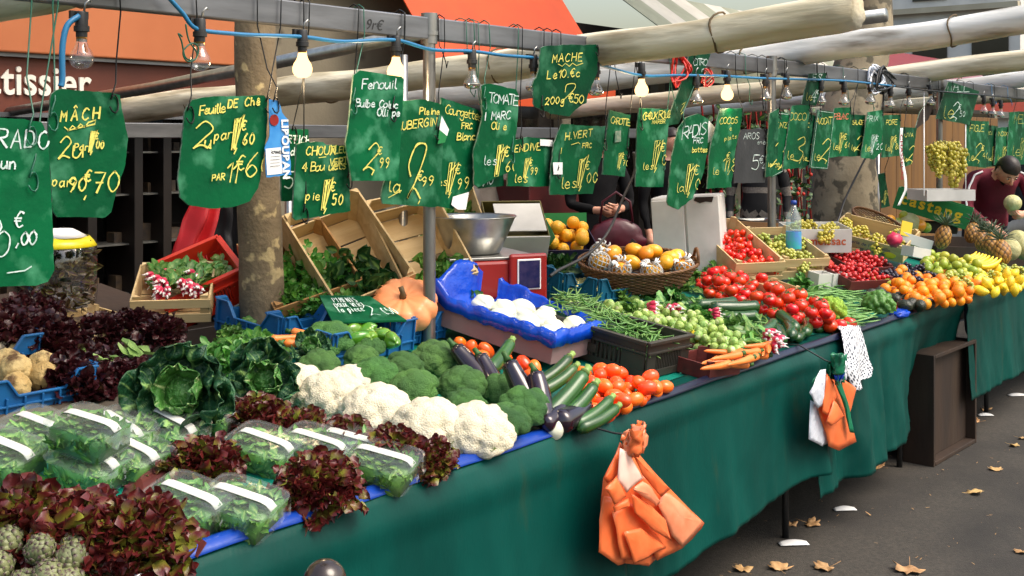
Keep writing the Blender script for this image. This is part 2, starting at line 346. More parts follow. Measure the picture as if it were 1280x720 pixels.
M['grape_k'] = mat('black_grape_skin', srgb(36, 24, 44), srgb(66, 52, 78), 30, .3, .02, rnd=.25)
M['berry'] = mat('red_berry_skin', srgb(196, 26, 32), srgb(214, 50, 46), 10, .25, .1, rnd=.15)
M['banana'] = mat('banana_peel', srgb(240, 202, 30), srgb(246, 214, 60), 7, .4, .04, third=srgb(120, 90, 30), tscale=30, tlo=.7, thi=.8)
M['pine'] = mat('pineapple_rind', srgb(168, 112, 48), srgb(196, 144, 66), 16, .5, .4, 60, g=(srgb(92, 66, 36), .3, .9))
M['pine_leaf'] = mat('pineapple_crown_leaf', srgb(70, 96, 70), srgb(110, 128, 96), 9, .45, .1)
M['net_white'] = mat('white_foam_net', srgb(240, 240, 238), srgb(226, 226, 222), 9, .6)
M['twig'] = mat('brown_twig', srgb(96, 76, 44), srgb(120, 96, 58), 20, .7)
M['herb'] = mat('herb_leaf', srgb(60, 126, 40), srgb(96, 160, 58), 12, .45, .1, rnd=.2, huer=.015, transl=.15, g=(srgb(140, 178, 84), .5, 1.0))

def leaf(mb, base, d, up, L, W, nu=4, nv=6, curl=0.0, cup=.15, ruf=0.0, shape=None, ph=0.0, mat=0, gv=None, freq=9.0, nzs=0.0, vein=False):
    d = V(d).normalized(); side = d.cross(V(up))
    if side.length < 1e-4: side = d.orthogonal()
    side.normalize(); u3 = side.cross(d).normalized(); base = V(base)
    sh = shape or (lambda v: sin(pi * min(1, v * .92 + .06)) ** .7)
    vs = []; gg = []
    for j in range(nv + 1):
        v = j / nv; a = curl * v * v
        c = base + d * (L * v * (1 - .25 * abs(a))) + u3 * (a * L)
        hw = W * sh(v) * .5
        for i in range(nu + 1):
            u = -1 + 2 * i / nu
            e = max(abs(u), v ** 3); an = atan2(u * .6, v - .35); z = cup * W * u * u + ruf * W * e * e * sin(freq * .34 * an + ph) + ruf * .45 * W * e ** 4 * sin(freq * .95 * an + ph * 2)
            p = c + side * (hw * u) + u3 * z
            if nzs: p += u3 * (nzs * W * nz3(p, 60 / max(W, .02) * .06, ph))
            vs.append(p)
            if vein:
                mr = max(0, 1 - abs(u) * 7); k = abs(((v - abs(u) * .45) * 6.0) % 1.0 - .5) * 2
                gg.append(max(mr, (max(0, k - .72) / .28) * .8) + .001)
            else: gg.append(gv(u, v) if gv else 0.001 + max(0, 1 - abs(u) * 2.2) * (1 - v * .5))
    fs = [(j * (nu + 1) + i, j * (nu + 1) + i + 1, (j + 1) * (nu + 1) + i + 1, (j + 1) * (nu + 1) + i) for j in range(nv) for i in range(nu)]
    mb.add(vs, fs, mat, gg)
def dirv(az, el): return V((cos(az) * cos(el), sin(az) * cos(el), sin(el)))
# ---- oak-leaf lettuce
def lettuce(name, rad, n, m, seed, tip=.0):
    random.seed(seed); mb = MB()
    for i in range(n):
        t = i / n; az = i * 2.39996 + R(-.3, .3); el = radians(6 + 76 * t + R(-8, 8))
        d = dirv(az, el); L = rad * (1.0 - .2 * t) * R(.8, 1.12); up = V((0, 0, 1)) if el < 1.2 else V((-cos(az), -sin(az), .3)); o = R(-.12, .15) + tip; b0 = d * rad * .1 + V((0, 0, .012)); cu = R(-.25, .05)
        leaf(mb, b0, d, up, L * .92, L * .42, 6, 7, cu, R(.1, .25), .12, ph=R(0, 6), gv=lambda u, v, o=o: max(.001, v * .55 + o))
        sd = d.cross(up).normalized(); n3 = sd.cross(d).normalized()
        for j in range(8):
            q = R(.5, 1.0); s_ = R(-1, 1); p = b0 + d * L * q * .95 + sd * L * .26 * s_ * (1.15 - .4 * q) + n3 * (cu * q * q * L * .8 + R(-.006, .010)); l = R(.026, .045) * rad / .125
            leaf(mb, p - d * l * .35, d * R(.3, 1) + sd * s_ * R(.3, 1.1) + n3 * R(-.55, .6), n3 + V((R(-.7, .7), R(-.7, .7), R(-.4, .4))), l, l * R(.85, 1.25), 4, 5, R(-.6, .15), R(-.1, .35), R(.08, .2), shape=lambda v: (.55 + .6 * v) * (sqrt(max(0, 1 - ((v - .45) / .56) ** 2)) if v > .45 else 1), ph=R(0, 6), freq=R(9, 14), gv=lambda u, v, o=o: max(.001, .42 + v * .45 + o))
    return single(mb, name, m)
LET = [lettuce('lettuce', .125, 74, M['oak'], 11 + i) for i in range(3)]
LETD = [lettuce('lettuce', .125, 66, M['oak_dark'], 31 + i, .1) for i in range(2)]
# ---- lobed domes: broccoli, cauliflower, romanesco
def lobes(rad, sub, k, amp, fine, famp, seed, flat=.78, gamp=True):
    rs = random.Random(seed); pts = []
    for i in range(k):
        z = 1 - (i + .5) / k * 1.15; r = sqrt(max(0, 1 - z * z)); a = i * 2.39996 + rs.uniform(-.35, .35)
        pts.append(V((r * cos(a), r * sin(a), z)).normalized() * rs.uniform(.97, 1.03))
    fp = []
    for i in range(fine):
        z = 1 - (i + .5) / fine * 1.3; r = sqrt(max(0, 1 - z * z)); a = i * 2.39996 + rs.uniform(-.2, .2)
        fp.append(V((r * cos(a), r * sin(a), z)).normalized())
    from mathutils import kdtree
    kd = kdtree.KDTree(len(pts)); [kd.insert(p, i) for i, p in enumerate(pts)]; kd.balance()
    kf = kdtree.KDTree(len(fp)); [kf.insert(p, i) for i, p in enumerate(fp)]; kf.balance()
    sc1 = sqrt(4.6 / k); sc2 = sqrt(5.2 / fine)
    vs, fs = ico(sub); out = []; gg = []
    size = [rs.uniform(.9, 1.12) for _ in pts]
    for p in vs:
        q, i, d = kd.find(p); d1 = min(1, d / sc1); _, _, d2 = kf.find(p); d2 = min(1, d2 / sc2)
        b = sqrt(max(0, 1 - d1 * d1 * .92)); f = sqrt(max(0, 1 - d2 * d2 * .9))
        h = (1 - amp) + amp * b * size[i] + famp * f
        w = p * h * rad
        if w.z < 0: w.z *= .25; w.x *= .93; w.y *= .93
        out.append(V((w.x, w.y, w.z * flat))); gg.append(.001 + max(0, .55 - b) * 1.2 if gamp else .001)
    return out, fs, gg
def broccoli(seed, rad=.085, k=20, m='broc', fine=420):
    root = empty('broccoli', link=False, label='x'); p = P(root)
    vs, fs, gg = lobes(rad, 5, k, .34, fine, .07, seed)
    mb = MB(); mb.add([v + V((0, 0, .055)) for v in vs], fs, 0, gg); p.part(mb.build('floret_head', M[m], root, link=False))
    mb = MB(); mb.tube([(0, 0, -.005), (0, 0, .02), (.004, 0, .06)], [.024, .026, .05], 10); rs = random.Random(seed)
    for i in range(6):
        a = i * 1.05 + rs.uniform(-.2, .2); mb.tube([(0, 0, .015), (cos(a) * .03, sin(a) * .03, .036), (cos(a) * .056, sin(a) * .056, .06)], [.013, .011, .014], 7)
    p.part(mb.build('stalk', M['broc_stalk'], root, link=False)); return p
BROC = [broccoli(3, .085, 22), broccoli(5, .08, 17), broccoli(8, .088, 26)]
def cauli(seed, rad=.105):
    root = empty('cauliflower', link=False); p = P(root); rs = random.Random(seed)
    vs, fs, gg = lobes(rad, 5, 46, .22, 520, .06, seed, .8, False)
    mb = MB(); mb.add([v + V((0, 0, .04)) for v in vs], fs, 0, 0.0); p.part(mb.build('curd', M['curd'], root, link=False))
    random.seed(seed); mb = MB()
    for i in range(9):
        a = i * .698 + R(-.2, .2); d = dirv(a, radians(14)); leaf(mb, d * .03, d, (0, 0, 1), R(.08, .1), R(.05, .08), 4, 6, .35, .1, .06, ph=R(0, 6))
    p.part(mb.build('wrapper_leaf', M['leafl'], root, link=False)); return p
CAUL = [cauli(2), cauli(6, .1)]
def romanesco(seed, rad=.075, m='roman'):
    root = empty('romanesco', link=False); p = P(root)
    vs, fs, gg = lobes(rad, 5, 60, .4, 400, .09, seed, 1.0, True)
    mb = MB(); mb.add([v + V((0, 0, .035)) for v in vs], fs, 0, gg); p.part(mb.build('curd', M[m], root, link=False))
    random.seed(seed); mb = MB()
    for i in range(8):
        a = i * .785; d = dirv(a, radians(40)); leaf(mb, d * .02, d, (0, 0, 1), .09, .05, 4, 6, .3, .1, .06, ph=R(0, 6))
    p.part(mb.build('wrapper_leaf', M['leafl'], root, link=False)); return p
ROM = romanesco(4)
# ---- savoy cabbage
def savoy(seed, rad, nout):
    random.seed(seed); root = empty('savoy_cabbage', link=False); p = P(root)
    mb = MB()
    mb.blob(5, (0, 0, rad * .5), (rad * .4, rad * .4, rad * .42), lambda q: 1 + .09 * noise.noise(q * 4) + .06 * noise.noise(q * 11), lambda q: max(.001, 1 - abs(((atan2(q.y, q.x) * 3 / pi) % 1) - .5) * 14 if q.z > -.5 else .001))
    for i in range(5):
        a = i * 1.26 + .4; d = dirv(a, radians(52)); leaf(mb, d * rad * .12 + V((0, 0, rad * .15)), d, V((-cos(a), -sin(a), .6)), rad * 1.05, rad * .95, 22, 22, .2, .3, .07, ph=R(0, 6), nzs=.2, vein=True, shape=lambda v: sin(pi * min(1, v * .8 + .1)) ** .6)
    p.part(mb.build('heart', M['savoy_in'], root, link=False, solid=.0015))
    for i in range(nout):
        mb = MB(); a = i * 2.39996 + R(-.2, .2); el = radians(R(16, 42)); d = dirv(a, el)
        leaf(mb, d * rad * .1 + V((0, 0, .012)), d, V((-cos(a) * .5, -sin(a) * .5, 1)), rad * R(1.25, 1.5), rad * R(1.3, 1.6), 30, 30, R(.18, .42), R(.05, .2), R(.05, .09), ph=R(0, 6), freq=18, nzs=.26, vein=True, shape=lambda v: sin(pi * min(1, v * .80 + .1)) ** .55)
        p.part(mb.build('outer_leaf', M['savoy'], root, link=False, solid=.0016))
    return p
SAV = [savoy(4, .135, 8), savoy(9, .11, 6)]
# ---- smooth fruit
def fruit(name, m, r, fn=None, sub=3, gf=None, c=(0, 0, 0)):
    mb = MB(); mb.blob(sub, c, r if isinstance(r, tuple) else (r, r, r), fn, gf); return single(mb, name, m)
def tomato(seed, r=.036, rib=.04):
    root = empty('tomato', link=False); p = P(root); mb = MB()
    mb.blob(4, (0, 0, 0), (r, r, r * .84), lambda q: 1 + rib * cos(atan2(q.y, q.x) * 5 + seed) * (max(0, q.z) ** 1.5) - .16 * max(0, q.z - .86) / .14 + .015 * noise.noise(q * 2 + V((seed, 0, 0))))
    p.part(mb.build('fruit', M['tomato'], root, link=False)); mb = MB()
    for i in range(5):
        a = i * 1.256; mb.add([], []); leaf(mb, (0, 0, r * .72), dirv(a, .25), (0, 0, 1), r * .75, r * .22, 2, 4, -.25, .1, .1, ph=i)
    mb.tube([(0, 0, r * .7), (.002, 0, r * .98)], .0025, 6); p.part(mb.build('calyx', M['calyx'], root, link=False)); return p
TOM = [tomato(1), tomato(2, .034, .06)]
ROMA = [fruit('roma_tomato', M['roma'], (.035, .024, .024), lambda q: 1 + .04 * noise.noise(q * 1.6)), fruit('roma_tomato', M['roma'], (.033, .025, .025), lambda q: 1 + .05 * noise.noise(q * 1.9))]
CHERRY = [fruit('cherry_tomato', M['tomato'], .0165)]
SPR = []
for sd in (1, 2, 3):
    SPR.append(fruit('brussels_sprout', M['sprout'], (.0195, .0185, .021), lambda q, sd=sd: 1 + .09 * abs(sin(3 * atan2(q.y, q.x) + 4 * q.z + sd)) + .05 * noise.noise(q * 3), 3, lambda q, sd=sd: max(.001, (1.2 if q.z < -.78 else 0) + max(0, 1 - 6 * abs(((atan2(q.y, q.x) * 1.2 + q.z * .7 + sd) % 1) - .5)) * .8)))
ORA = [fruit('orange', M['orange'], (.037, .037, .0355))]
ORY = [fruit('orange', M['orange_y'], (.037, .037, .0355))]
CLEM = [fruit('clementine', M['orange'], (.03, .03, .026))]
LEM = [fruit('lemon', M['lemon'], (.038, .027, .027), lambda q: 1 + .22 * max(0, abs(q.x) - .84) / .16)]
LIM = [fruit('pear', M['lime'], (.036, .030, .030), lambda q: 1 - .12 * max(0, q.x))]
MANGO = [fruit('mango', M['mango'], (.058, .046, .042), lambda q: 1 + .06 * q.x * q.y)]
MELON = [fruit('melon', M['melon'], (.07, .068, .066), lambda q: 1 + .02 * cos(10 * atan2(q.y, q.x)) * (1 - q.z * q.z), 4)]
AVO = [fruit('avocado', M['avoc'], (.048, .032, .032), lambda q: 1 - .16 * max(0, q.x) * (1 - .4 * q.x))]
BERRY = [fruit('strawberry', M['berry'], (.017, .014, .014), lambda q: 1 - .2 * max(0, q.x), 2)]
CELERIAC = [fruit('celeriac', M['celeriac'], (.05, .048, .044), lambda q: 1 + .1 * noise.noise(q * 3) + .05 * noise.noise(q * 8), 4)]
# ---- long vegetables
def longveg(name, m, L, r, bend, prof, n=14, capm=None, capname=None, sd=0, k=14, ngon=None):
    root = empty(name, link=False); p = P(root); mb = MB(); pts = []; rs = []
    for i in range(k + 1):
        t = i / k; pts.append(V((L * (t - .5), bend * L * (4 * (t - .5) ** 2 - .5), .002 * sin(5 * t + sd)))); rs.append(max(.0008, r * prof(t)))
    mb.tube(pts, rs, n); p.part(mb.build('body', m, root, link=False))
    if capm:
        mb = MB(); e = pts[-1]; d = (pts[-1] - pts[-3]).normalized(); rr = r * prof(.93)
        if capname == 'calyx':
            mb.tube([e - d * L * .02, e + d * L * .06, e + d * L * .12 + V((0, .006, .004))], [rr * .55, rr * .34, rr * .3], 8)
            for i in range(5):
                a = i * 1.256; s1 = d.orthogonal().normalized(); s2 = d.cross(s1); o = s1 * cos(a) + s2 * sin(a)
                leaf(mb, e + d * L * .01, (-d + o * .9), o, r * 1.15, r * .7, 2, 4, -.12, .1, 0)
        else: mb.tube([e - d * L * .01, e + d * L * .04, e + d * L * .1], [rr * .8, rr * .5, rr * .62], 6)
        p.part(mb.build(capname or 'stem', capm, root, link=False))
    return p
endr = lambda t: min(1, (max(0, t) / .1) ** .5) * min(1, (max(0, 1 - t) / .06) ** .4)
ZUC = [longveg('courgette', M['zucc'], .2, .024, .02, lambda t: endr(t) * (1.06 - .26 * t), 14, M['broc_stalk'], 'stem', 1), longveg('courgette', M['zucc'], .19, .021, .05, lambda t: endr(t) * (1.05 - .25 * t), 14, M['broc_stalk'], 'stem', 2)]
CUKE = [longveg('cucumber', M['cuke'], .24, .026, .04, endr, 14, None, None, 1)]
AUB = [longveg('aubergine', M['auber'], .17, .034, .03, lambda t: endr(t) * (1.05 - .45 * t ** 1.4), 18, M['calyx'], 'calyx', 1), longveg('aubergine', M['auber'], .15, .031, .06, lambda t: endr(t) * (1.05 - .38 * t), 18, M['calyx'], 'calyx', 2)]
AUBW = longveg('white_aubergine', M['fennel'], .12, .032, .03, lambda t: endr(t) * (1.05 - .35 * t), 18, M['broc_stalk'], 'calyx', 2)
CAR = [longveg('carrot', M['carrot'], .17, .0165, .02, lambda t: endr(t) * (.35 + .65 * t), 10, M['calyx'], 'stem', 1)]
DAIKON = [longveg('white_radish', M['parsnip'], .24, .026, .07, lambda t: endr(t) * (.25 + .8 * t ** .8), 14, None, None, 1)]
def bean(name, m, L, r, bend, flat=1.0):
    mb = MB(); k = 8
    mb.tube([(L * (i / k - .5), bend * L * (4 * (i / k - .5) ** 2), 0) for i in range(k + 1)], [r * min(1, .25 + 1.6 * min(i / k, 1 - i / k) * 2) for i in range(k + 1)], 6)
    if flat != 1: mb.v = [V((p.x, p.y, p.z * flat)) for p in mb.v]
    return single(mb, name, m)
BEAN = [bean('green_bean', M['bean'], .11, .0036, .1), bean('green_bean', M['bean'], .095, .0038, -.16), bean('green_bean', M['bean'], .1, .0034, .28)]
BEANF = [bean('flat_bean', M['bean_flat'], .17, .0085, .06, .4), bean('flat_bean', M['bean_flat'], .15, .008, -.1, .4)]
BEANW = [bean('wax_bean', M['bean_wax'], .1, .0042, .12), bean('wax_bean', M['bean_wax'], .09, .0042, -.2)]
# ---- green pepper, pumpkin, artichoke, fennel
def pepper(seed):
    root = empty('green_pepper', link=False); p = P(root); mb = MB()
    mb.blob(4, (0, 0, 0), (.055, .034, .034), lambda q: (1 - .22 * max(0, -q.x)) * (1 + .1 * cos(3 * atan2(q.z, q.y) + seed)) * (1 - .25 * max(0, q.x - .85) / .15))
    p.part(mb.build('body', M['pepper'], root, link=False)); mb = MB()
    mb.tube([(.042, 0, 0), (.06, 0, .004), (.074, .004, .012)], [.011, .006, .0065], 8); p.part(mb.build('stem', M['broc_stalk'], root, link=False)); return p
PEP = [pepper(0), pepper(1.3)]
def pumpkin():
    root = empty('pumpkin', link=False); p = P(root); mb = MB()
    mb.blob(5, (0, 0, .085), (.15, .15, .088), lambda q: (1 + .10 * abs(cos(atan2(q.y, q.x) * 5.5)) ** .6 - .05) * (1 - .34 * max(0, abs(q.z) - .72) / .28) * (1 + .02 * noise.noise(q * 3)))
    p.part(mb.build('rind', M['pumpkin'], root, link=False)); mb = MB()
    mb.tube([(0, 0, .13), (.004, 0, .17), (.02, .01, .19)], [.022, .012, .013], 7); p.part(mb.build('stem', M['twig'], root, link=False)); return p
PUMP = pumpkin()
def artichoke(seed, r, m, n=46):
    random.seed(seed); root = empty('artichoke', link=False); p = P(root); mb = MB()
    mb.blob(2, (0, 0, r), (r * .8, r * .8, r * .85))
    for i in range(n):
        t = i / n; z = -.82 + 1.72 * t; rr = sqrt(max(0.02, 1 - z * z)); a = i * 2.39996
        o = V((cos(a) * rr, sin(a) * rr, z)); d = (V((-z * cos(a), -z * sin(a), rr)) + o * .18).normalized()
        leaf(mb, o * r * .86 + V((0, 0, r)) - d * r * .1, d, o, r * .78, r * .78, 4, 4, -.18 if t < .7 else -.34, -.22, 0, shape=lambda v: (1 - v ** 2.2) ** .6 * (.8 + .35 * v), gv=lambda u, v: max(.001, v ** 1.5))
    p.part(mb.build('bracts', M[m], root, link=False, solid=.0015)); mb = MB(); mb.tube([(0, 0, r * .25), (0, 0, -r * .5), (r * .1, 0, -r * 1.3)], r * .2, 8)
    p.part(mb.build('stalk', M['broc_stalk'], root, link=False)); return p
ART = [artichoke(1, .034, 'arti'), artichoke(2, .03, 'arti')]
ARTP = [artichoke(3, .024, 'arti_p', 34)]
FEN = [fruit('fennel_bulb', M['fennel'], (.055, .042, .036), lambda q: (1 - .25 * max(0, q.x)) * (1 + .05 * cos(6 * atan2(q.z, q.y))), 4, lambda q: max(.001, q.x))]
# ---- bunches
def spray(mb, n, L, spread, W, droop=-.5, leaflets=5, tilt=.9, mt=0, sm=1, stemr=.0016, base=(0, 0, 0)):
    for i in range(n):
        a = R(0, 2 * pi); el = radians(R(90 - spread, 90)); d = dirv(a, el); l = L * R(.6, 1.1)
        pts = [V(base) + d * l * t + V((0, 0, droop * l * t * t * .4)) for t in (0, .35, .7, 1)]
        mb.tube(pts, [stemr, stemr, stemr * .8, stemr * .5], 4, False, sm, .9)
        for k in range(leaflets):
            t = R(.45, 1.0); q = pts[0].lerp(pts[3], t) if t < .5 else pts[2].lerp(pts[3], (t - .7) / .3)
            dd = (d + V((R(-1, 1), R(-1, 1), R(-.6, .7))) * tilt).normalized(); w = W * R(.7, 1.3)
            leaf(mb, q, dd, (R(-.4, .4), R(-.4, .4), 1), w * R(1.1, 1.6), w, 2, 3, R(-.4, .1), R(0, .2), .1, ph=R(0, 6))
def herb(name, seed, n, L, spread, W, mk='herb', lf=6, droop=-.5):
    random.seed(seed); mb = MB(); spray(mb, n, L, spread, W, droop, lf); return single(mb, name, [M[mk], M['broc_stalk']])
PARS = [herb('parsley_bunch', 5 + i, 44, .12, 75, .02) for i in range(2)]
CHARD = [herb('leaf_bunch', 15 + i, 22, .14, 62, .045, 'leafd', 3) for i in range(2)]
LEAFM = [herb('leaf_bunch', 25 + i, 30, .14, 75, .034, 'leafg', 4) for i in range(2)]
SPIN = [herb('spinach_bunch', 45 + i, 22, .12, 80, .045, 'leafd', 3) for i in range(1)]
CELL = [herb('celery_head', 65 + i, 20, .14, 45, .03, 'leafg', 4) for i in range(1)]
TURNL = [herb('turnip_bunch', 75, 18, .10, 60, .026, 'leafl', 4)]
def radish_bunch(seed, nr=14, m='turnip', Lf=.13):
    random.seed(seed); root = empty('radish_bunch', link=False); p = P(root)
    mb = MB(); spray(mb, 11, Lf, 50, .034, -.4, 3); mb.v = [V((v.z, v.y, v.x * .6 + .03)) for v in mb.v]; p.part(mb.build('leaves', [M['leafg'], M['broc_stalk']], root, link=False))
    for i in range(nr):
        mb = MB(); a = R(-.9, .9); z = R(.0, .05); l = R(.03, .042); d = V((-1, sin(a) * .9, R(-.2, .5))).normalized()
        o = V((-.004, sin(a) * .022, .015 + z)); pts = [o + d * l * t for t in (0, .12, .35, .65, .88, 1, 1.35)]
        mb.tube(pts, [.003, .008, .0105, .0105, .007, .003, .0006], 9, True, 0, [.001, .001, .05, .3, .7, 1, 1]); p.part(mb.build('radish', M[m], root, link=False))
    return p
RAD = [radish_bunch(3), radish_bunch(4, 16)]
def grapes(name, seed, m, n=70, r=.0115, L=.19, W=.055):
    random.seed(seed); root = empty(name, link=False); p = P(root); mb = MB(); pl = []
    for i in range(n * 6):
        t = R(0, 1); w = W * (sin(pi * min(1, .22 + .78 * t)) ** .7) * (1 - .35 * t); a = R(0, 2 * pi); q = V((cos(a) * w * R(.5, 1), sin(a) * w * R(.5, 1), -t * L))
        if all((q - o).length > r * 1.62 for o in pl): pl.append(q); mb.blob(2, q, (r, r, r * 1.1))
        if len(pl) >= n: break
    p.part(mb.build('berries', m, root, link=False)); mb = MB(); mb.tube([(0, 0, .03), (0, 0, 0), (.004, 0, -L * .5), (0, 0, -L * .9)], .0022, 5)
    p.part(mb.build('stem', M['twig'], root, link=False)); return p
GRG = grapes('grape_bunch', 1, M['grape_g']); GRY = grapes('grape_bunch', 2, M['grape_y'], 95, .0135, .23, .07); GRK = grapes('grape_bunch', 3, M['grape_k'], 60, .013, .15, .06)
def pineapple(seed):
    random.seed(seed); root = empty('pineapple', link=False); p = P(root); mb = MB()
    def fn(q):
        a = atan2(q.y, q.x); h = q.z * 3.2
        return 1 + .07 * (abs(sin(4 * a + h * 1.6)) * abs(sin(4 * a - h * 1.6)))
    mb.blob(5, (0, 0, .075), (.052, .052, .08), fn, lambda q: max(.001, 1 - 1.7 * abs(sin(4 * atan2(q.y, q.x) + q.z * 5.1)) * abs(sin(4 * atan2(q.y, q.x) - q.z * 5.1))))
    p.part(mb.build('fruit', M['pine'], root, link=False)); mb = MB()
    for i in range(30):
        t = i / 30; a = i * 2.4; d = dirv(a, radians(28 + 58 * t)); leaf(mb, (0, 0, .147), d, (0, 0, 1), R(.08, .13), .02, 2, 5, -.3 * (1 - t) - .04, .2, 0, shape=lambda v: (1 - v) ** .8)
    p.part(mb.build('leaf_crown', M['pine_leaf'], root, link=False, solid=.001)); return p
PINE = pineapple(2)
def bananas():
    root = empty('banana_bunch', link=False); p = P(root)
    for i in range(5):
        mb = MB(); pts = []
        for k in range(9):
            t = k / 8; a = -.2 + 1.25 * t; pts.append(V((.15 * sin(a), (i - 2) * (.016 + .014 * t), .11 - .14 * cos(a) + .003 * i)))
        mb.tube(pts, [.006, .009, .015, .018, .0185, .018, .015, .009, .004], 7); p.part(mb.build('banana', M['banana'], root, link=False))
    return p
BAN = bananas()
def clamshell(seed, tall=1.0):
    random.seed(seed); root = empty('salad_tray', link=False); p = P(root); L, W, H = .175, .135, .07 * tall
    mb = MB()   # tray: tapered open box with a rolled rim, and a domed film lid
    def ring(z, k, n=28):
        out = []
        for i in range(n):
            a = 2 * pi * i / n; c, s = cos(a), sin(a); e = .38
            out.append(V((L / 2 * k * abs(c) ** e * (1 if c > 0 else -1), W / 2 * k * abs(s) ** e * (1 if s > 0 else -1), z)))
        return out
    rings = [ring(.001, .84), ring(.002, .88), ring(H * .5, .94), ring(H * .93, .985), ring(H * .95, 1.03), ring(H, 1.03), ring(H * 1.01, .99), ring(H * 1.05, .95), ring(H * 1.09, .6), ring(H * 1.10, .2)]
    n = 28; vs = [q for r in rings for q in r]
    for q in vs:
        if q.z > H * .5: q.z += .003 * noise.noise(q * 40 + V((seed, 0, 0)))
    fs = [(i * n + j, i * n + (j + 1) % n, (i + 1) * n + (j + 1) % n, (i + 1) * n + j) for i in range(len(rings) - 1) for j in range(n)] + [tuple(range(n)), tuple((len(rings) - 1) * n + j for j in range(n))]
    mb.add(vs, fs); p.part(mb.build('clear_tray', M['clam'], root, link=False, auto=50))
    mb = MB()
    for i in range(230):
        x, y = R(-.36, .36) * L, R(-.34, .34) * W; z = R(.35, .98) * H; leaf(mb, (x, y, z * .96), dirv(R(0, 6.3), R(-.3, .5)), (R(-.4, .4), R(-.4, .4), 1), R(.022, .036), R(.011, .018), 2, 3, R(-.3, .3), .15, .05)
    for i in range(60):
        x, y = R(-.43, .43) * L, (.4 * W if i % 2 else -.4 * W) + R(-.004, .002); leaf(mb, (x * .85, y, R(.05, .5) * H), dirv(R(0, 6.3), R(.4, 1.3)), (0, 1 if i % 2 else -1, .2), .034, .014, 2, 3, 0, .1, 0)
    mb.box((0, 0, H * .42), (L * .8, W * .8, H * .72)); p.part(mb.build('salad_leaves', M['leafg'], root, link=False))
    mb = MB(); mb.grid(3, 12, lambda u, v: V((-.08 + .16 * v, -.012 + .024 * u, H * 1.115 - .014 * abs(2 * v - 1) ** 8 + .0008))); p.part(mb.build('paper_band', M['card_white'], root, link=False, solid=.0008))
    mb = MB()
    for s in (-1, 1):
        mb.grid(8, 3, lambda u, v, s=s: V((s * (L * .5 + .014 * v), (u - .5) * W * (.8 - .3 * v), H * (.95 - .4 * v) + .012 * noise.noise(V((u * 6, v * 3, seed + s)))))); 
    p.part(mb.build('film_flap', M['wrap'], root, link=False)); return p
CLAM = [clamshell(1), clamshell(2)]
# ---------------------------------------------------------------- packing of loose produce
def inpoly(x, y, poly):
    c = False; n = len(poly)
    for i in range(n):
        x1, y1 = poly[i]; x2, y2 = poly[i - 1]
        if (y1 > y) != (y2 > y) and x < (x2 - x1) * (y - y1) / (y2 - y1 + 1e-12) + x1: c = not c
    return c
def pack(n, r, poly, base=None, tries=14, bias=0.0, seed=1, squash=1.0):
    rs = random.Random(seed); base = base or (lambda x, y: zplane(y))
    xs = [p[0] for p in poly]; ys = [p[1] for p in poly]; cx, cy = sum(xs) / len(xs), sum(ys) / len(ys); out = []
    cell = {}; cs = 2 * r
    def top(x, y):
        z = base(x, y) + r * squash; i, j = int(x // cs), int(y // cs)
        for a in (-1, 0, 1):
            for b in (-1, 0, 1):
                for q in cell.get((i + a, j + b), ()):
                    d2 = (q.x - x) ** 2 + (q.y - y) ** 2
                    if d2 < cs * cs: z = max(z, q.z + sqrt(cs * cs - d2) * squash)
        return z
    for k in range(n):
        best = None
        for t in range(tries):
            for _ in range(60):
                x = rs.uniform(min(xs), max(xs)); y = rs.uniform(min(ys), max(ys))
                if inpoly(x, y, poly): break
            z = top(x, y); sc = z - base(x, y) + bias * sqrt((x - cx) ** 2 + (y - cy) ** 2)
            if best is None or sc < best[0]: best = (sc, V((x, y, z)))
        q = best[1]; out.append(q); cell.setdefault((int(q.x // cs), int(q.y // cs)), []).append(q)
    return out
def pxpoly(pts, h=0.03): return [(q.x, q.y) for q in (on(a, b, h) for a, b in pts)]
def heap(protos, n, r, pts, label, cat, group, h=.03, base=None, tries=14, bias=0.0, seed=1, squash=1.0, flat=False, upright=False, poly=None, lie=None, rz=(0, 6.283), sc=(.9, 1.1)):
    poly = poly or pxpoly(pts, h)
    rs = random.Random(seed * 7 + 1); got = []
    for q in pack(n, r, poly, base, tries, bias, seed, squash):
        if upright: rt = (rs.uniform(-.35, .35), rs.uniform(-.35, .35), rs.uniform(0, 6.28))
        elif flat: rt = (rs.uniform(-.2, .2) if not lie else rs.uniform(0, 6.28), rs.uniform(-.25, .25), rs.uniform(*rz))
        else: rt = (rs.uniform(0, 6.28), rs.uniform(0, 6.28), rs.uniform(0, 6.28))
        s = rs.uniform(*sc)
        got.append(put(protos[rs.randrange(len(protos))], q, rt, s, label, cat, group))
    return got
# ================================================================ setting
M['asphalt'] = mat('asphalt', srgb(64, 59, 52), srgb(82, 76, 67), 60, .85, .4, 160, third=srgb(50, 46, 41), tscale=1.8, tlo=.46, thi=.7, detail=8)
M['stone'] = mat('limestone_wall', srgb(150, 140, 118), srgb(134, 124, 104), 2.2, .85, .2, 40, third=srgb(104, 96, 80), tscale=3)
M['cream_wall'] = mat('cream_render', srgb(196, 186, 160), srgb(184, 172, 146), 1.6, .85, .1)
M['white_wall'] = mat('pale_render', srgb(224, 220, 212), srgb(212, 208, 200), 1.6, .85)
M['dark_wood'] = mat('dark_stained_joinery', srgb(30, 22, 18), srgb(40, 30, 24), 4, .45)
M['navy_wood'] = mat('navy_joinery', srgb(24, 30, 46), srgb(30, 38, 56), 4, .45)
M['orange_fascia'] = mat('pale_orange_awning', srgb(188, 106, 60), srgb(196, 114, 68), 2, .7, .05)
M['orange_awn'] = mat('deep_orange_awning', srgb(208, 74, 14), srgb(198, 68, 12), 3, .7, .05)
M['brown_band'] = mat('chestnut_fascia', srgb(118, 52, 28), srgb(104, 46, 26), 3, .6)
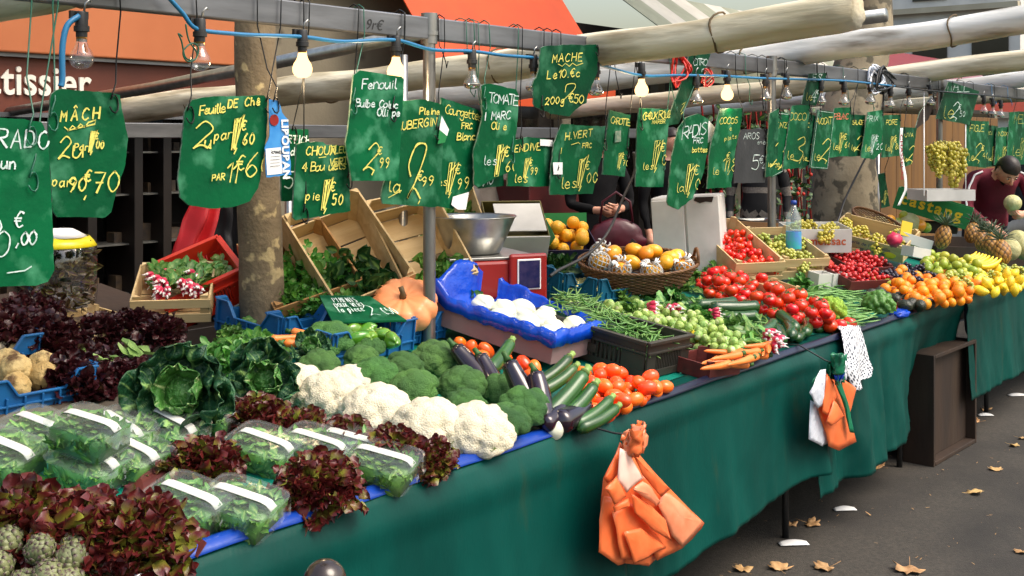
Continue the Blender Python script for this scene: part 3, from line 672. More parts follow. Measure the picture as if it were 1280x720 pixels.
M['white_letters'] = mat('cream_lettering', srgb(240, 232, 218), None, 4, .6)
M['dark_glass'] = mat('dark_shop_glass', C(.006, .006, .006), C(.012, .011, .01), 2, .06, spec=.6)
M['shelf_goods'] = mat('dim_shelf_goods', srgb(92, 72, 48), srgb(50, 40, 34), 18, .7, rnd=.4)
M['bark'] = mat('plane_bark', srgb(136, 120, 94), srgb(112, 98, 76), 9, .85, .5, 50, third=srgb(184, 166, 124), tscale=13, tlo=.6, thi=.66)
M['bark2'] = mat('pale_plane_bark', srgb(178, 164, 136), srgb(150, 136, 110), 4, .85, .3, 40, third=srgb(110, 102, 84), tscale=7, tlo=.5, thi=.56)
M['grey_tarp'] = mat('grey_tarpaulin', srgb(96, 88, 82), srgb(112, 104, 96), 3, .35, .4, 12)
M['ochre'] = mat('ochre_boards', srgb(134, 92, 34), srgb(112, 76, 28), 3, .7, .1, stretch=(3, 1, .3))
M['stripe_a'] = mat('grey_green_awning_stripe', srgb(150, 152, 128), srgb(138, 140, 116), 4, .7)
M['stripe_b'] = mat('pale_awning_stripe', srgb(196, 190, 176), srgb(184, 178, 164), 4, .7)
def structure(o): o['kind'] = 'structure'; return o
mb = MB(); mb.grid(40, 40, lambda u, v: V((-60 + 240 * u, -100 + 200 * v, 0)))
structure(mb.build('ground', M['asphalt'], smooth=False))
# ---- pastry shop front (Y = 7)
YF = 7.0
def fx(px): return atY(px, 100, YF).x
sh = empty('pastry_shop', (3, YF, 0), label='pastry shop front with an orange awning fascia and dark display windows', cat='shop')
def part(mb, name, m, par, **k):
    o = mb.build(name, m, **k); o.parent = par; o.matrix_parent_inverse = par.matrix_basis.inverted() if True else o.matrix_parent_inverse; return o
xa, xb = -3.0, 5.55
mb = MB(); mb.box(((xa + xb) / 2, YF + .25, 4.4), (xb - xa, .5, 3.6)); part(mb, 'upper_wall', M['cream_wall'], sh, smooth=False)
mb = MB(); mb.box(((xa + xb) / 2, YF - .06, 2.44), (xb - xa, .1, .5)); part(mb, 'awning_fascia', M['orange_fascia'], sh, smooth=False, bevel=.01)
mb = MB(); mb.box(((xa + xb) / 2, YF - .02, 2.18), (xb - xa, .1, .03)); mb.box(((xa + xb) / 2, YF - .02, 1.80), (xb - xa, .12, .03)); part(mb, 'moulding', M['steel'], sh, smooth=False)
mb = MB(); mb.box(((xa + xb) / 2, YF + .02, 1.99), (xb - xa, .08, .36)); part(mb, 'sign_band', M['brown_band'], sh, smooth=False)
def text(body, loc, size, m, parent, name='lettering', rot=(pi / 2, 0, 0), ext=.004, xs=1.0, align='LEFT', bold=0.0, shear=0.0, sp=1.05):
    cu = bpy.data.curves.new(name, 'FONT'); cu.body = body; cu.size = size; cu.extrude = ext; cu.align_x = align; cu.offset = bold; cu.shear = shear; cu.space_character = 1.05
    o = bpy.data.objects.new(name, cu); cu.materials.append(m); COL.objects.link(o)
    o.rotation_euler = rot; o.location = loc; o.scale = (xs, 1, 1)
    cu.space_character = sp; bpy.context.view_layer.update(); me = bpy.data.meshes.new_from_object(o.evaluated_get(bpy.context.evaluated_depsgraph_get())); bpy.data.objects.remove(o)
    o = bpy.data.objects.new(name, me); COL.objects.link(o); o.rotation_euler = rot; o.location = loc; o.scale = (xs, 1, 1)
    if parent is not None: o.parent = parent; o.matrix_parent_inverse = parent.matrix_basis.inverted()
    return o
p0 = atY(-2, 117, YF - .03); p1 = atY(113, 108, YF - .03)
text('P\u00e2tissier', (p1.x, YF - .03, p0.z + .0), .27, M['white_letters'], sh, align='RIGHT', bold=.004, ext=.008, xs=.88)
mb = MB(); mb.box(((xa + xb) / 2, YF + .55, .95), (xb - xa, .1, 1.75)); part(mb, 'display_window', M['dark_glass'], sh, smooth=False)
mb = MB()
for px in (-60, 62, 128, 186, 222, 300): x = fx(px); mb.box((x, YF + .3, .95), (.07, .36, 1.9))
mb.box(((xa + xb) / 2, YF + .3, .12), (xb - xa, .36, .24)); part(mb, 'window_frame', M['dark_wood'], sh, smooth=False, bevel=.006)
random.seed(3)
for k, z in enumerate((.55, .9, 1.25, 1.55)):
    mb = MB(); mb.box(((xa + xb) / 2, YF + .32, z), (xb - xa - .1, .26, .012)); part(mb, 'shelf', M['alu'], sh, smooth=False)
    x = 3.4
    while x < 5.4:
        w = R(.05, .13); h = R(.06, .13); mb = MB(); mb.box((x, YF + .33, z + .007 + h / 2), (w, .1, h)); x += w + R(.02, .16)
        part(mb, 'shelf_box', M['shelf_goods'], sh, smooth=False)
# ---- stone house beside it
sb = empty('stone_building', (7.5, YF, 0), label='beige stone building with a navy shop door beside the pastry shop', cat='building')
mb = MB(); mb.box((6.6, YF + .3, 3.5), (2.1, .7, 5.0)); part(mb, 'wall', M['stone'], sb, smooth=False)
mb = MB(); mb.box((6.6, YF - .1, 2.92), (2.1, .2, .1)); mb.box((6.6, YF - .14, 3.05), (2.14, .28, .08)); part(mb, 'cornice', M['cream_wall'], sb, smooth=False, bevel=.01)
mb = MB(); mb.box((6.2, YF + .1, .5), (1.3, .2, 1.0)); mb.box((6.2, YF + .16, 1.5), (1.3, .1, 1.0)); part(mb, 'door', M['navy_wood'], sb, smooth=False, bevel=.01)
mb = MB(); mb.box((7.25, YF - .02, 1.0), (.75, .12, 2.0)); part(mb, 'pilaster', M['cream_wall'], sb, smooth=False, bevel=.01)
# ---- dark run of shops with a row of awnings
ds = empty('shop_row', (14, YF, 0), label='low row of shaded shop fronts behind the far half of the stall', cat='shop')
mb = MB(); mb.box((16.2, YF + .4, 1.45), (17.1, .5, 2.9)); part(mb, 'wall', M['dark_wood'], ds, smooth=False)
mb = MB()
for i in range(9): mb.box((8.6 + 1.9 * i, YF + .13, 1.2), (1.3, .05, 1.9))
part(mb, 'shop_window', M['dark_glass'], ds, smooth=False)
mb = MB()
for i in range(10): mb.box((7.75 + 1.9 * i, YF + .1, 1.35), (.16, .12, 2.6))
part(mb, 'pilaster', M['stone'], ds, smooth=False, bevel=.01)
def awning(poly, Y, m, name, label, th=.05, gdepth=.7, drop=.5):
    """sloping awning: front edge traced on plane Y, roof falling from the wall"""
    t = MB(); P0 = [atY(a, b, Y) for a, b in poly]
    vs = [q - V((0, 0, 0)) for q in P0] + [q + V((0, th, 0)) for q in P0]; n = len(P0)
    t.add(vs, [tuple(range(n)), tuple(range(2 * n - 1, n - 1, -1))] + [(i, (i + 1) % n, n + (i + 1) % n, n + i) for i in range(n)])
    return tag(t.build(name, m, smooth=False), label, 'awning')
def slope_awning(x0, x1, y0, z0, y1, z1, m, label, stripes=None, cat='awning'):
    r = empty('awning', ((x0 + x1) / 2, y1, z1), label=label, cat=cat)
    n = stripes or 1
    for k in range(2 if stripes else 1):
        t = MB()
        for i in range(n):
            if stripes and i % 2 != k: continue
            a = x0 + (x1 - x0) * i / n; b = x0 + (x1 - x0) * (i + 1) / n
            t.add([(a, y0, z0), (b, y0, z0), (b, y1, z1), (a, y1, z1)], [(0, 1, 2, 3)])
        part(t, 'canvas', m[k] if stripes else m, r, smooth=False, solid=.01)
    t = MB(); t.box(((x0 + x1) / 2, y0 + .006, z0 - .1), (x1 - x0, .012, .2)); part(t, 'valance', m[0] if stripes else m, r, smooth=False)
    t = MB(); t.tube([(x0, y0 + .03, z0), (x1, y0 + .03, z0)], .02, 8); part(t, 'front_bar', M['alu'], r)
    return r
q1, q2 = atY(522, 110, 6.2), atY(700, 30, 6.2)
slope_awning(q1.x, q1.x + 2.35, 5.9, 2.12, 6.95, 3.6, M['orange_awn'], 'deep orange shop awning rising beside the stone building')
slope_awning(10.2, 15.4, 5.7, 2.42, 6.95, 3.3, (M['stripe_a'], M['stripe_b']), 'grey green and cream striped awning over the far shops', 12)
slope_awning(16.5, 22, 5.6, 2.3, 6.95, 3.1, M['red_paint'], 'dark red awning at the far end of the shop row')
# far pale building seen over the canopy beams
fb = empty('apartment_building', (34, 12, 0), label='far pale apartment building with tall dark windows above the canopy beams', cat='building')
mb = MB(); mb.box((34, 11.4, 7.5), (.6, 5, 15)); part(mb, 'wall', M['white_wall'], fb, smooth=False)
for k in range(3):
    for j in range(4):
        mb = MB(); mb.box((33.68, 9.7 + 1.7 * k, 3.6 + 3.1 * j), (.08, 1.0, 2.0)); w_ = part(mb, 'window', M['dark_glass'], fb, smooth=False)
for j in range(4):
    mb = MB(); mb.box((33.6, 11.4, 2.3 + 3.1 * j), (.3, 5, .16)); part(mb, 'string_course', M['cream_wall'], fb, smooth=False)
# ochre boards and blue panel behind the fruit end
mb = MB()
qa, qb = atY(1098, 200, 5.2), atY(1215, 200, 5.2)
for i in range(9): mb.box((qa.x + (qb.x - qa.x + 1.2) * (i + .5) / 9, 5.2, .98), ((qb.x - qa.x + 1.2) / 9 - .01, .05, 1.96))
tag(mb.build('board_partition', M['ochre'], smooth=False, bevel=.004), 'ochre wooden board partition behind the melon crate', 'partition')
# ---- plane trees
def trunk(name, pts, rs, m, label, seed):
    r = empty(name, pts[0], label=label, cat='tree')
    t = MB(); P_ = []; RR = []
    n = 46
    for i in range(n + 1):
        u = i / n * (len(pts) - 1); k = min(int(u), len(pts) - 2); P_.append(V(pts[k]).lerp(V(pts[k + 1]), u - k)); RR.append(rs[k] + (rs[k + 1] - rs[k]) * (u - k))
    t.tube(P_, RR, 28)
    for i, p in enumerate(t.v):
        c = min(P_, key=lambda q: abs(q.z - p.z)); d = (p - c); t.v[i] = c + d * (1 + .05 * noise.noise(p * 5 + V((seed, 0, 0))) + .035 * noise.noise(p * 13)) if d.length > 0 else p
    part(t, 'trunk', m, r); return r
tp = atY(325, 300, 3.28)
t1 = trunk('plane_tree', [(tp.x, 3.28, 0), (tp.x + .01, 3.28, 1.0), (tp.x - .015, 3.29, 2.0), (tp.x + .03, 3.35, 3.2), (tp.x + .06, 3.5, 5)], [.095, .079, .072, .068, .05], M['bark'], 'slim mottled plane tree rising through the stall beside the red crate', 1)
tq = atY(1056, 240, 4.15)
t2 = trunk('plane_tree', [(tq.x, 4.15, 0), (tq.x, 4.15, 1.0), (tq.x + .02, 4.15, 1.7), (tq.x + .28, 4.05, 2.6), (tq.x + .35, 4.1, 5)], [.34, .29, .26, .23, .2], M['bark2'], 'thick pale plane tree behind the moissac carton and grape crate', 5)
def crown(par, c, r, n, seed, el):
    random.seed(seed); t = MB()
    for i in range(6):
        a = i * 1.05; d = dirv(a, R(.5, 1.0)); t.tube([V(el), V(el) + d * r * .5, V(el) + d * r * 1.0 + V((0, 0, .3))], [.05, .035, .012], 6)
    part(t, 'limb', M['bark'], par); t = MB()
    cl = [V(c) + V((R(-1, 1) * r, R(-1, 1) * r, R(-.5, .8) * r)) for _ in range(26)]
    for i in range(n):
        q = random.choice(cl) + V((random.gauss(0, .3), random.gauss(0, .3), random.gauss(0, .25))); w = R(.09, .16)
        leaf(t, q, dirv(R(0, 6.3), R(-.6, .6)), (R(-1, 1), R(-1, 1), 1), w, w, 2, 2, R(-.3, .3), .1, .1)
    part(t, 'crown', M['leafg'], par)
crown(t1, (tp.x + .1, 3.5, 6.6), 1.2, 900, 3, (tp.x + .06, 3.5, 4.9)); crown(t2, (tq.x + .4, 4.1, 6.9), 1.7, 1300, 4, (tq.x + .35, 4.1, 4.9))
# ---- steel stall frame
YB = 2.8; ZB = 2.043
fr = empty('stall_frame', (3, YB, 0), label='grey steel market stall frame with a long front beam on pipe posts', cat='stall frame')
PX = [.26, 3.0, 5.74, 8.48, 11.22, 13.96]
for i in range(len(PX) - 1):
    mb = MB(); mb.box(((PX[i] + PX[i + 1]) / 2, YB, ZB), (PX[i + 1] - PX[i] - .056, .045, .08)); part(mb, 'front_beam', M['steel'], fr, smooth=False, bevel=.005)
for x in PX:
    mb = MB(); mb.tube([(x, YB, 0), (x, YB, 2.0)], .0225, 18); mb.tube([(x, YB, 1.99), (x, YB, 2.1)], .03, 18); mb.tube([(x, YB, 2.02), (x, YB, 2.035)], .034, 18)
    mb.tube([(x, YB, 0.001), (x, YB, .02)], .06, 18); part(mb, 'post', M['post'], fr, auto=40)
mb = MB(); mb.box((6.2, 5.0, 1.69), (14.5, .04, .075)); part(mb, 'rear_beam', M['steel'], fr, smooth=False, bevel=.004)
for x in (.3, 4.2, 8.5, 13): mb = MB(); mb.tube([(x, 5.0, 0), (x, 5.0, 1.65)], .022, 14); part(mb, 'rear_post', M['post'], fr)
q = on(504, 372, .0); mb = MB(); qq = atY(504, 300, 3.25); mb.tube([(qq.x, 3.25, .02), (qq.x, 3.25, 1.99)], .019, 14); part(mb, 'inner_post', M['post'], fr)
text('9r\u20ac', (atY(457, 34, YB - .024).x, YB - .0235, atY(457, 36, YB - .024).z), .05, M['black'], fr, name='scrawl', ext=.0004, shear=.3)
# ---- rolled canopies on their arms, lying across the beam
arms = [(1.72, 2.5, 2.13, 6.2, 2.0, .085, 'tarp', 'cream rolled canopy over the nearest end of the stall'),
        (4.02, 1.62, 2.115, 6.35, 1.83, .08, 'tarp', 'stained cream rolled canopy crossing above the jagged mâche sign'),
        (6.12, 1.35, 2.27, 6.35, 1.92, .085, 'tarp_grey', 'silvery rolled canopy crossing the beam beyond the twisted dark sign'),
        (8.25, 1.4, 2.26, 6.2, 1.9, .08, 'tarp', 'tan rolled canopy crossing the beam by the knotted cables'),
        (10.4, 1.6, 2.25, 6.2, 1.95, .08, 'tarp_grey', 'grey rolled canopy beyond the hanging grapes'), (12.6, 1.6, 2.25, 6.2, 1.95, .08, 'tarp', 'farthest cream rolled canopy at the end of the stall')]
for X, ya, za, yb, zb, r, mk, lb in arms:
    rt = empty('rolled_canopy', (X, ya, za), label=lb, cat='rolled canopy', group='rolled canopies over the stall')
    t = MB(); n = 60; P_ = []; RR = []
    for i in range(n + 1):
        u = i / n; P_.append((X + .006 * sin(u * 19), ya + (yb - ya) * u, za + (zb - za) * u - .03 * sin(pi * u) + .005 * sin(u * 31))); RR.append(r * .84 * (1 + .10 * u + .05 * noise.noise(V((u * 9, X, 0)))) * (.9 if i == 0 else 1))
    t.tube(P_, RR, 22)
    for i, p in enumerate(t.v):
        k = i // 22; a = 2 * pi * (i % 22) / 22; c = V(P_[min(k, n)]); d = p - c; t.v[i] = c + d * (1 + .16 * noise.noise(V((cos(a) * 2 + X, sin(a) * 2, k * .09))) + .07 * abs(sin(a * 2.5 + k * .04 + X)))
    part(t, 'canvas_roll', M[mk], rt)
    t = MB(); t.tube([(X + .115, ya - .06, za - .01), (X + .115, yb, zb - .01)], .026, 14); part(t, 'pipe', M['alu'], rt)
    t = MB()
    for u in (.12, .36, .6, .85):
        c = V((X, ya + (yb - ya) * u, za + (zb - za) * u - .03 * sin(pi * u))); t.tube([c + V((cos(a) * r * 1.02 + .012, 0.01 * sin(3 * a), sin(a) * r * 1.0)) for a in [i * 2 * pi / 20 for i in range(21)]], .0045, 5, False)
    part(t, 'tie_cord', M['twig'], rt)
mb = MB(); A, B = atX(522, 42, 3.6), atX(-30, 147, 3.6); mb.tube([A, A.lerp(B, .5) - V((0, 0, .02)), B], .031, 14)
tag(mb.build('canopy_pole', M['alu']), 'thin bare metal canopy pole running under the stained cream roll', 'pole')
# ---- trestle tables, each with its own top and legs
def table(x0, x1, y0, y1, label, z0=None, m='board'):
    r = empty('trestle_table', ((x0 + x1) / 2, (y0 + y1) / 2, 0), label=label, cat='table', group='trestle tables under the display')
    t = MB(); t.add([(x0, y0, zplane(y0, -.03)), (x1, y0, zplane(y0, -.03)), (x1, y1, zplane(y1, -.03)), (x0, y1, zplane(y1, -.03)), (x0, y0, zplane(y0, -.006)), (x1, y0, zplane(y0, -.006)), (x1, y1, zplane(y1, -.006)), (x0, y1, zplane(y1, -.006))], [(0, 1, 2, 3), (4, 5, 6, 7), (0, 1, 5, 4), (1, 2, 6, 5), (2, 3, 7, 6), (3, 0, 4, 7)])
    part(t, 'tabletop', M[m], r, smooth=False)
    for x in (x0 + .05, (x0 + x1) / 2, x1 - .05):
        for y in (y0 + .1, y1 - .1):
            t = MB(); t.tube([(x, y, 0), (x, y, zplane(y, -.03))], .014, 10); part(t, 'leg', M['black'], r)
    return r
table(.28, 2.98, Y0, 3.18, 'first table under the lettuces and cauliflowers'); table(3.02, 5.72, Y0, 3.6, 'second table under the beans and sprouts')
table(5.76, 8.46, Y0, 3.6, 'third table under the big tomatoes and oranges'); table(8.5, 13.2, Y0, 2.5, 'farthest table under the pineapples')
table(.4, 2.55, 3.55, 4.2, 'rear table under the dark lettuces and radish crate', m='wood_dark')
table(3.2, 5.0, 3.64, 4.15, 'rear table behind the herb crates')
# table covering (one sheet per table, laid on top)
def cover(x0, x1, y0, y1, m, label, cat='table cover', name='table_cover', lift=.0):
    t = MB(); t.grid(int((x1 - x0) * 14), 24, lambda u, v: V((x0 + (x1 - x0) * u, y0 + (y1 - y0) * v, zplane(y0 + (y1 - y0) * v, lift - .003 + .003 * noise.noise(V((u * 14 * (x1 - x0) * .4, v * 9, 1)))))))
    return tag(t.build(name, m), label, cat)
cover(8.5, 13.2, Y0 + .01, 2.48, M['cloth_top'], 'turquoise oilcloth sheet over the farthest table', lift=.004)
cover(.29, 8.46, Y0 + .01, 3.19, M['cloth_top'], 'turquoise oilcloth sheet laid flat over the display tables', lift=.004)
mb = MB(); qs = [on(-60, 560), on(-60, 510), on(60, 488), on(190, 472), on(235, 500), on(180, 512), on(60, 540)]
mb.add([q + V((0, 0, .006)) for q in qs] + [q + V((0, 0, .018)) for q in qs], [tuple(range(7)), tuple(range(13, 6, -1))] + [(i, (i + 1) % 7, 7 + (i + 1) % 7, 7 + i) for i in range(7)])
tag(mb.build('wooden_board', M['board'], smooth=False, bevel=.003), 'stained brown board lying behind the wrapped salad trays', 'board')
# ---- front cloths
def front_cloth(x0, x1, zb0, zb1, seed, amp, label, out0=0.0, fold=None, dips=()):
    nx = int((x1 - x0) * 60); t = MB()
    def fn(u, v):
        x = x0 + (x1 - x0) * u
        if v < .1:
            k = v / .1; return V((x, Y0 + .07 - .07 * k - out0 * k, ZT + .0035 * (1 - k) + .012 - .004 * k + .004 * noise.noise(V((x * 7, k, seed)))))
        k = (v - .1) / .9; zb = zb0 + (zb1 - zb0) * u + .025 * noise.noise(V((x * 2.3, seed, 3)))
        ztop = ZT + .008; dr = 0
        z = ztop + (zb - ztop) * (k ** 1.0)
        w = amp * (k ** .8) * (noise.noise(V((x * 3.1, seed, k * .5))) + .55 * noise.noise(V((x * 8.3, seed + 4, k * .9))) + .3 * noise.noise(V((x * 15, seed, k * 3))) + .12 * noise.noise(V((x * 34 + k * 9, seed, k * 8))))
        y = Y0 - out0 - .012 - .018 * min(1, k * 9) - .035 * k + w
        bel = .010 * sin(pi * min(1, k * 5)) * (1 + noise.noise(V((x * 5, seed, 0))))
        y -= bel
        if fold:
            fxp, fw, fa = fold; e = math.exp(-((x - fxp) / fw) ** 2); y -= fa * e * (.25 + .75 * k)
        for (dx, dw, da) in dips: e = math.exp(-((x - dx) / dw) ** 2); y -= da * e * min(1, k * 1.4); 
        return V((x, y, z))
    t.grid(nx, 44, fn)
    return tag(t.build('tablecloth', M['cloth'], solid=.0012), label, 'tablecloth', 'green cloths hung along the stall front')
front_cloth(.25, 2.87, .10, .14, 1, .028, 'green oilcloth hung before the lettuces, its free edge folding outward', .015, (2.84, .09, .055), ((2.3, .05, .012), (1.7, .07, -.012)))
front_cloth(2.83, 4.36, .22, .31, 6, .022, 'green oilcloth hung behind the big orange bag bundle', .0, (4.33, .05, .05), ((3.6, .05, .012),))
front_cloth(4.34, 6.3, .20, .24, 9, .045, 'green oilcloth sagging behind the small bag bundle and the dark box', .0, None, ((4.75, .10, .05), (5.1, .08, -.04), (6.0, .42, -.2)))
front_cloth(6.28, 13.2, .24, .26, 12, .03, 'green oilcloth hung before the citrus at the far end', .0, None, ())
mb = MB(); mb.grid(60, 6, lambda u, v: V((.3 + 12.9 * u, 3.26 + .03 * sin(u * 90), .02 + .8 * v))); tag(mb.build('added_dark_sheet', M['black'], solid=.002), 'added black sheet that darkens the space under the tables', 'cloth')  # made-up sheet closing the open rear so the underside stays dark
# plastic strips clipped along the edge
def strip(x0, x1, m, label, w=.030, seed=1):
    t = MB(); n = int((x1 - x0) * 24)
    t.grid(n, 5, lambda u, v: V((x0 + (x1 - x0) * u, Y0 - .034 + .02 * min(1, v * 2) + w * max(0, v - .4) * 1.0 + .004 * noise.noise(V(((x0 + (x1 - x0) * u) * 4, seed, 0))), ZT + .004 + .018 * min(1, v * 2.2) + .004 * noise.noise(V(((x0 + (x1 - x0) * u) * 3, 5, seed))))))
    return tag(t.build('edge_strip', m, solid=.0015), label, 'edge strip')
strip(.3, 2.82, M['blue_plastic'], 'bright blue plastic strip along the cloth edge before the lettuces', seed=1)
strip(2.86, 5.55, M['navy_plastic'], 'navy plastic strip along the cloth edge before the beans', .008, 2)
strip(5.6, 8.4, M['navy_plastic'], 'navy plastic strip along the cloth edge before the oranges', .006, 3)
# dark box standing at the cloth
q0 = atZ(1155, 582, 0); bx = empty('wooden_box', (q0.x, q0.y - .05, 0), (0, 0, radians(-2)), label='dark weathered wooden box standing on end against the green cloth', cat='box')
def lp(mb, name, m, par, **k):
    o = mb.build(name, m, **k); o.parent = par; return o
L_, D_, H_ = .62, .16, .56
mb = MB(); mb.box((.01, D_ / 2, H_ / 2), (.02, D_, H_)); lp(mb, 'side_panel', M['wood_dark'], bx, smooth=False, bevel=.003)
mb = MB(); mb.box((L_ - .01, D_ / 2, H_ / 2), (.02, D_, H_)); lp(mb, 'side_panel', M['wood_dark'], bx, smooth=False, bevel=.003)
mb = MB(); mb.box((L_ / 2, D_ / 2, H_ - .01), (L_ - .044, D_, .02)); lp(mb, 'top_panel', M['wood_dark'], bx, smooth=False, bevel=.003)
mb = MB(); mb.box((L_ / 2, D_ / 2, .012), (L_ - .044, D_, .02)); lp(mb, 'bottom_panel', M['wood_dark'], bx, smooth=False, bevel=.003)
mb = MB(); mb.box((L_ / 2, .06, H_ / 2), (L_ - .046, .02, H_ - .046)); lp(mb, 'front_panel', M['wood_dark'], bx, smooth=False, bevel=.003)
# made-up dark crates, added to blacken the space under the table
random.seed(5)
for i, (x, y, h) in enumerate([(.9, 2.9, .3), (1.7, 2.8, .34), (2.5, 2.9, .3), (3.5, 2.75, .34), (4.3, 2.8, .3), (5.0, 2.75, .36), (6.9, 2.8, .3), (7.7, 2.8, .3)]):
    c = empty('dark_filler_crate', (x, y, 0), (0, 0, R(-.2, .2)), label='dark plastic crate added to blacken the space under the tables', cat='crate', group='dark crates added below the tables')
    mb = MB()
    for s in (-1, 1): mb.box((s * .29, 0, h / 2), (.02, .4, h)); mb.box((0, s * .19, h / 2), (.558, .02, h - .004))
    mb.box((0, 0, .012), (.55, .35, .02)); lp(mb, 'body', M['dark_crate'], c, smooth=False, bevel=.004)
    mb = MB(); mb.box((0, -.206, h - .03), (.6, .012, .03)); mb.box((0, .206, h - .03), (.6, .012, .03)); lp(mb, 'rim', M['dark_crate'], c, smooth=False)
# ================================================================ hand lettering
GL = {
'A': '0,0 .5,1 1,0;.2,.36 .8,.36', 'B': '0,0 0,1;~0,1 .7,.95 .75,.62 .1,.52;~.1,.52 .9,.45 .9,.08 0,0', 'C': '~.95,.85 .5,1 .05,.6 .1,.2 .5,0 .95,.15',
'D': '0,0 0,1;~0,1 .7,.92 .95,.5 .7,.08 0,0', 'E': '.85,1 0,1 0,0 .9,0;0,.52 .7,.52', 'F': '.9,1 0,1 0,0;0,.52 .7,.52', 'G': '~.95,.85 .5,1 .05,.6 .1,.2 .5,0 .95,.2 .95,.45;.95,.45 .55,.45',
'H': '0,0 0,1;1,0 1,1;0,.5 1,.5', 'I': '.3,0 .3,1', 'J': '~.8,1 .8,.3 .5,0 .1,.15', 'K': '0,0 0,1;.9,1 0,.45 .95,0', 'L': '0,1 0,0 .85,0', 'M': '0,0 .08,1 .5,.35 .92,1 1,0', 'N': '0,0 0,1 1,0 1,1',
'O': '~.5,1 .05,.75 .05,.25 .5,0 .95,.25 .95,.75 .5,1', 'P': '0,0 0,1;~0,1 .8,.95 .85,.6 .1,.45', 'Q': '~.5,1 .05,.75 .05,.25 .5,0 .95,.25 .95,.75 .5,1;.6,.3 1,-.1', 'R': '0,0 0,1;~0,1 .8,.95 .8,.6 .1,.5;.2,.5 .95,0',
'S': '~.9,.88 .5,1 .1,.78 .5,.52 .9,.25 .5,0 .08,.12', 'T': '0,1 1,1;.5,1 .5,0', 'U': '~0,1 .02,.25 .5,0 .98,.25 1,1', 'V': '0,1 .5,0 1,1', 'X': '0,0 1,1;0,1 1,0', 'Y': '0,1 .5,.5 1,1;.5,.5 .5,0', 'Z': '0,1 1,1 0,0 1,0',
'a': '~.85,.5 .4,.6 .05,.3 .35,0 .85,.25;~.85,.6 .85,.2 1,0', 'b': '~.1,1 .1,0 .5,-.02 .85,.3 .5,.58 .1,.4', 'c': '~.85,.5 .4,.6 .05,.3 .4,0 .9,.1', 'd': '~.8,.5 .4,.58 .05,.28 .35,0 .8,.2;.8,1 .85,0', 'e': '~.1,.3 .85,.35 .5,.62 .08,.3 .4,0 .9,.1',
'g': '~.8,.5 .4,.6 .05,.3 .4,.05 .8,.4;~.8,.6 .8,-.25 .4,-.4 .1,-.25', 'h': '.1,0 .1,1;~.1,.4 .5,.6 .8,.4 .85,0', 'i': '.4,.55 .4,0;.4,.75 .42,.8', 'l': '~.3,1 .3,.15 .6,0', 'm': '0,0 0,.55;~0,.4 .25,.6 .45,.4 .45,0;~.45,.4 .75,.6 .95,.4 1,0', 'n': '.05,0 .05,.58;~.05,.38 .5,.62 .85,.4 .9,0',
'o': '~.45,.6 .05,.4 .1,.1 .45,0 .85,.2 .8,.5 .45,.6', 'p': '.1,.58 .1,-.35;~.1,.4 .5,.62 .85,.35 .5,0 .1,.15', 'r': '.1,.58 .1,0;~.1,.35 .4,.58 .8,.55', 's': '~.8,.52 .4,.6 .15,.45 .5,.3 .75,.12 .4,0 .1,.08', 't': '~.4,.95 .4,.15 .8,0;.05,.62 .8,.64', 'u': '~.05,.58 .08,.1 .5,0 .85,.3;.88,.58 .95,0', 'x': '0,0 .9,.6;0,.6 .9,0',
'0': '~.5,1 .08,.7 .08,.3 .5,0 .92,.3 .92,.7 .5,1', '1': '.1,.7 .55,1 .45,0', '2': '~.05,.75 .5,1 .95,.72 .5,.35 .02,0;~.02,0 .4,.12 .95,0', '3': '~.08,.88 .6,1 .8,.75 .35,.55 .9,.35 .7,.05 .05,.08', '4': '.7,0 .7,1 0,.35 1,.35', '5': '.9,1 .2,1 .12,.58;~.12,.58 .7,.62 .9,.3 .6,0 .05,.1', '6': '~.8,1 .25,.6 .08,.25 .45,0 .9,.25 .5,.5 .12,.3', '7': '0,1 .95,1 .35,0;.2,.5 .8,.5', '8': '~.5,.55 .1,.78 .5,1 .9,.78 .5,.55 .05,.25 .5,0 .95,.25 .5,.55', '9': '~.9,.75 .5,.5 .08,.75 .5,1 .9,.75 .7,.3 .4,0',
'\u20ac': '~.95,.9 .55,1 .15,.6 .15,.35 .5,0 .95,.12;-.05,.58 .7,.58;-.05,.4 .65,.4', ',': '.3,.08 .05,-.25', '.': '.2,.02 .26,.07', '-': '.1,.45 .8,.5', '~': '0,.3 .15,.6 .3,.25 .45,.6 .6,.25 .75,.6 .95,.3', '_': '0,0 1,.06', '\u00c2': '0,0 .5,1 1,0;.2,.36 .8,.36;.25,1.15 .5,1.35 .75,1.15', '\u00ea': '~.1,.3 .85,.35 .5,.62 .08,.3 .4,0 .9,.1;.2,.78 .45,.95 .7,.78', "'": '.2,1 .1,.75'}
def catmull(p, k=5):
    out = []; n = len(p)
    for i in range(n - 1):
        a, b, c, d = p[max(i - 1, 0)], p[i], p[i + 1], p[min(i + 2, n - 1)]
        for j in range(k):
            t = j / k; out.append(tuple(.5 * (2 * b[m] + (c[m] - a[m]) * t + (2 * a[m] - 5 * b[m] + 4 * c[m] - d[m]) * t * t + (3 * b[m] - a[m] - 3 * c[m] + d[m]) * t ** 3) for m in (0, 1)))
    return out + [p[-1]]
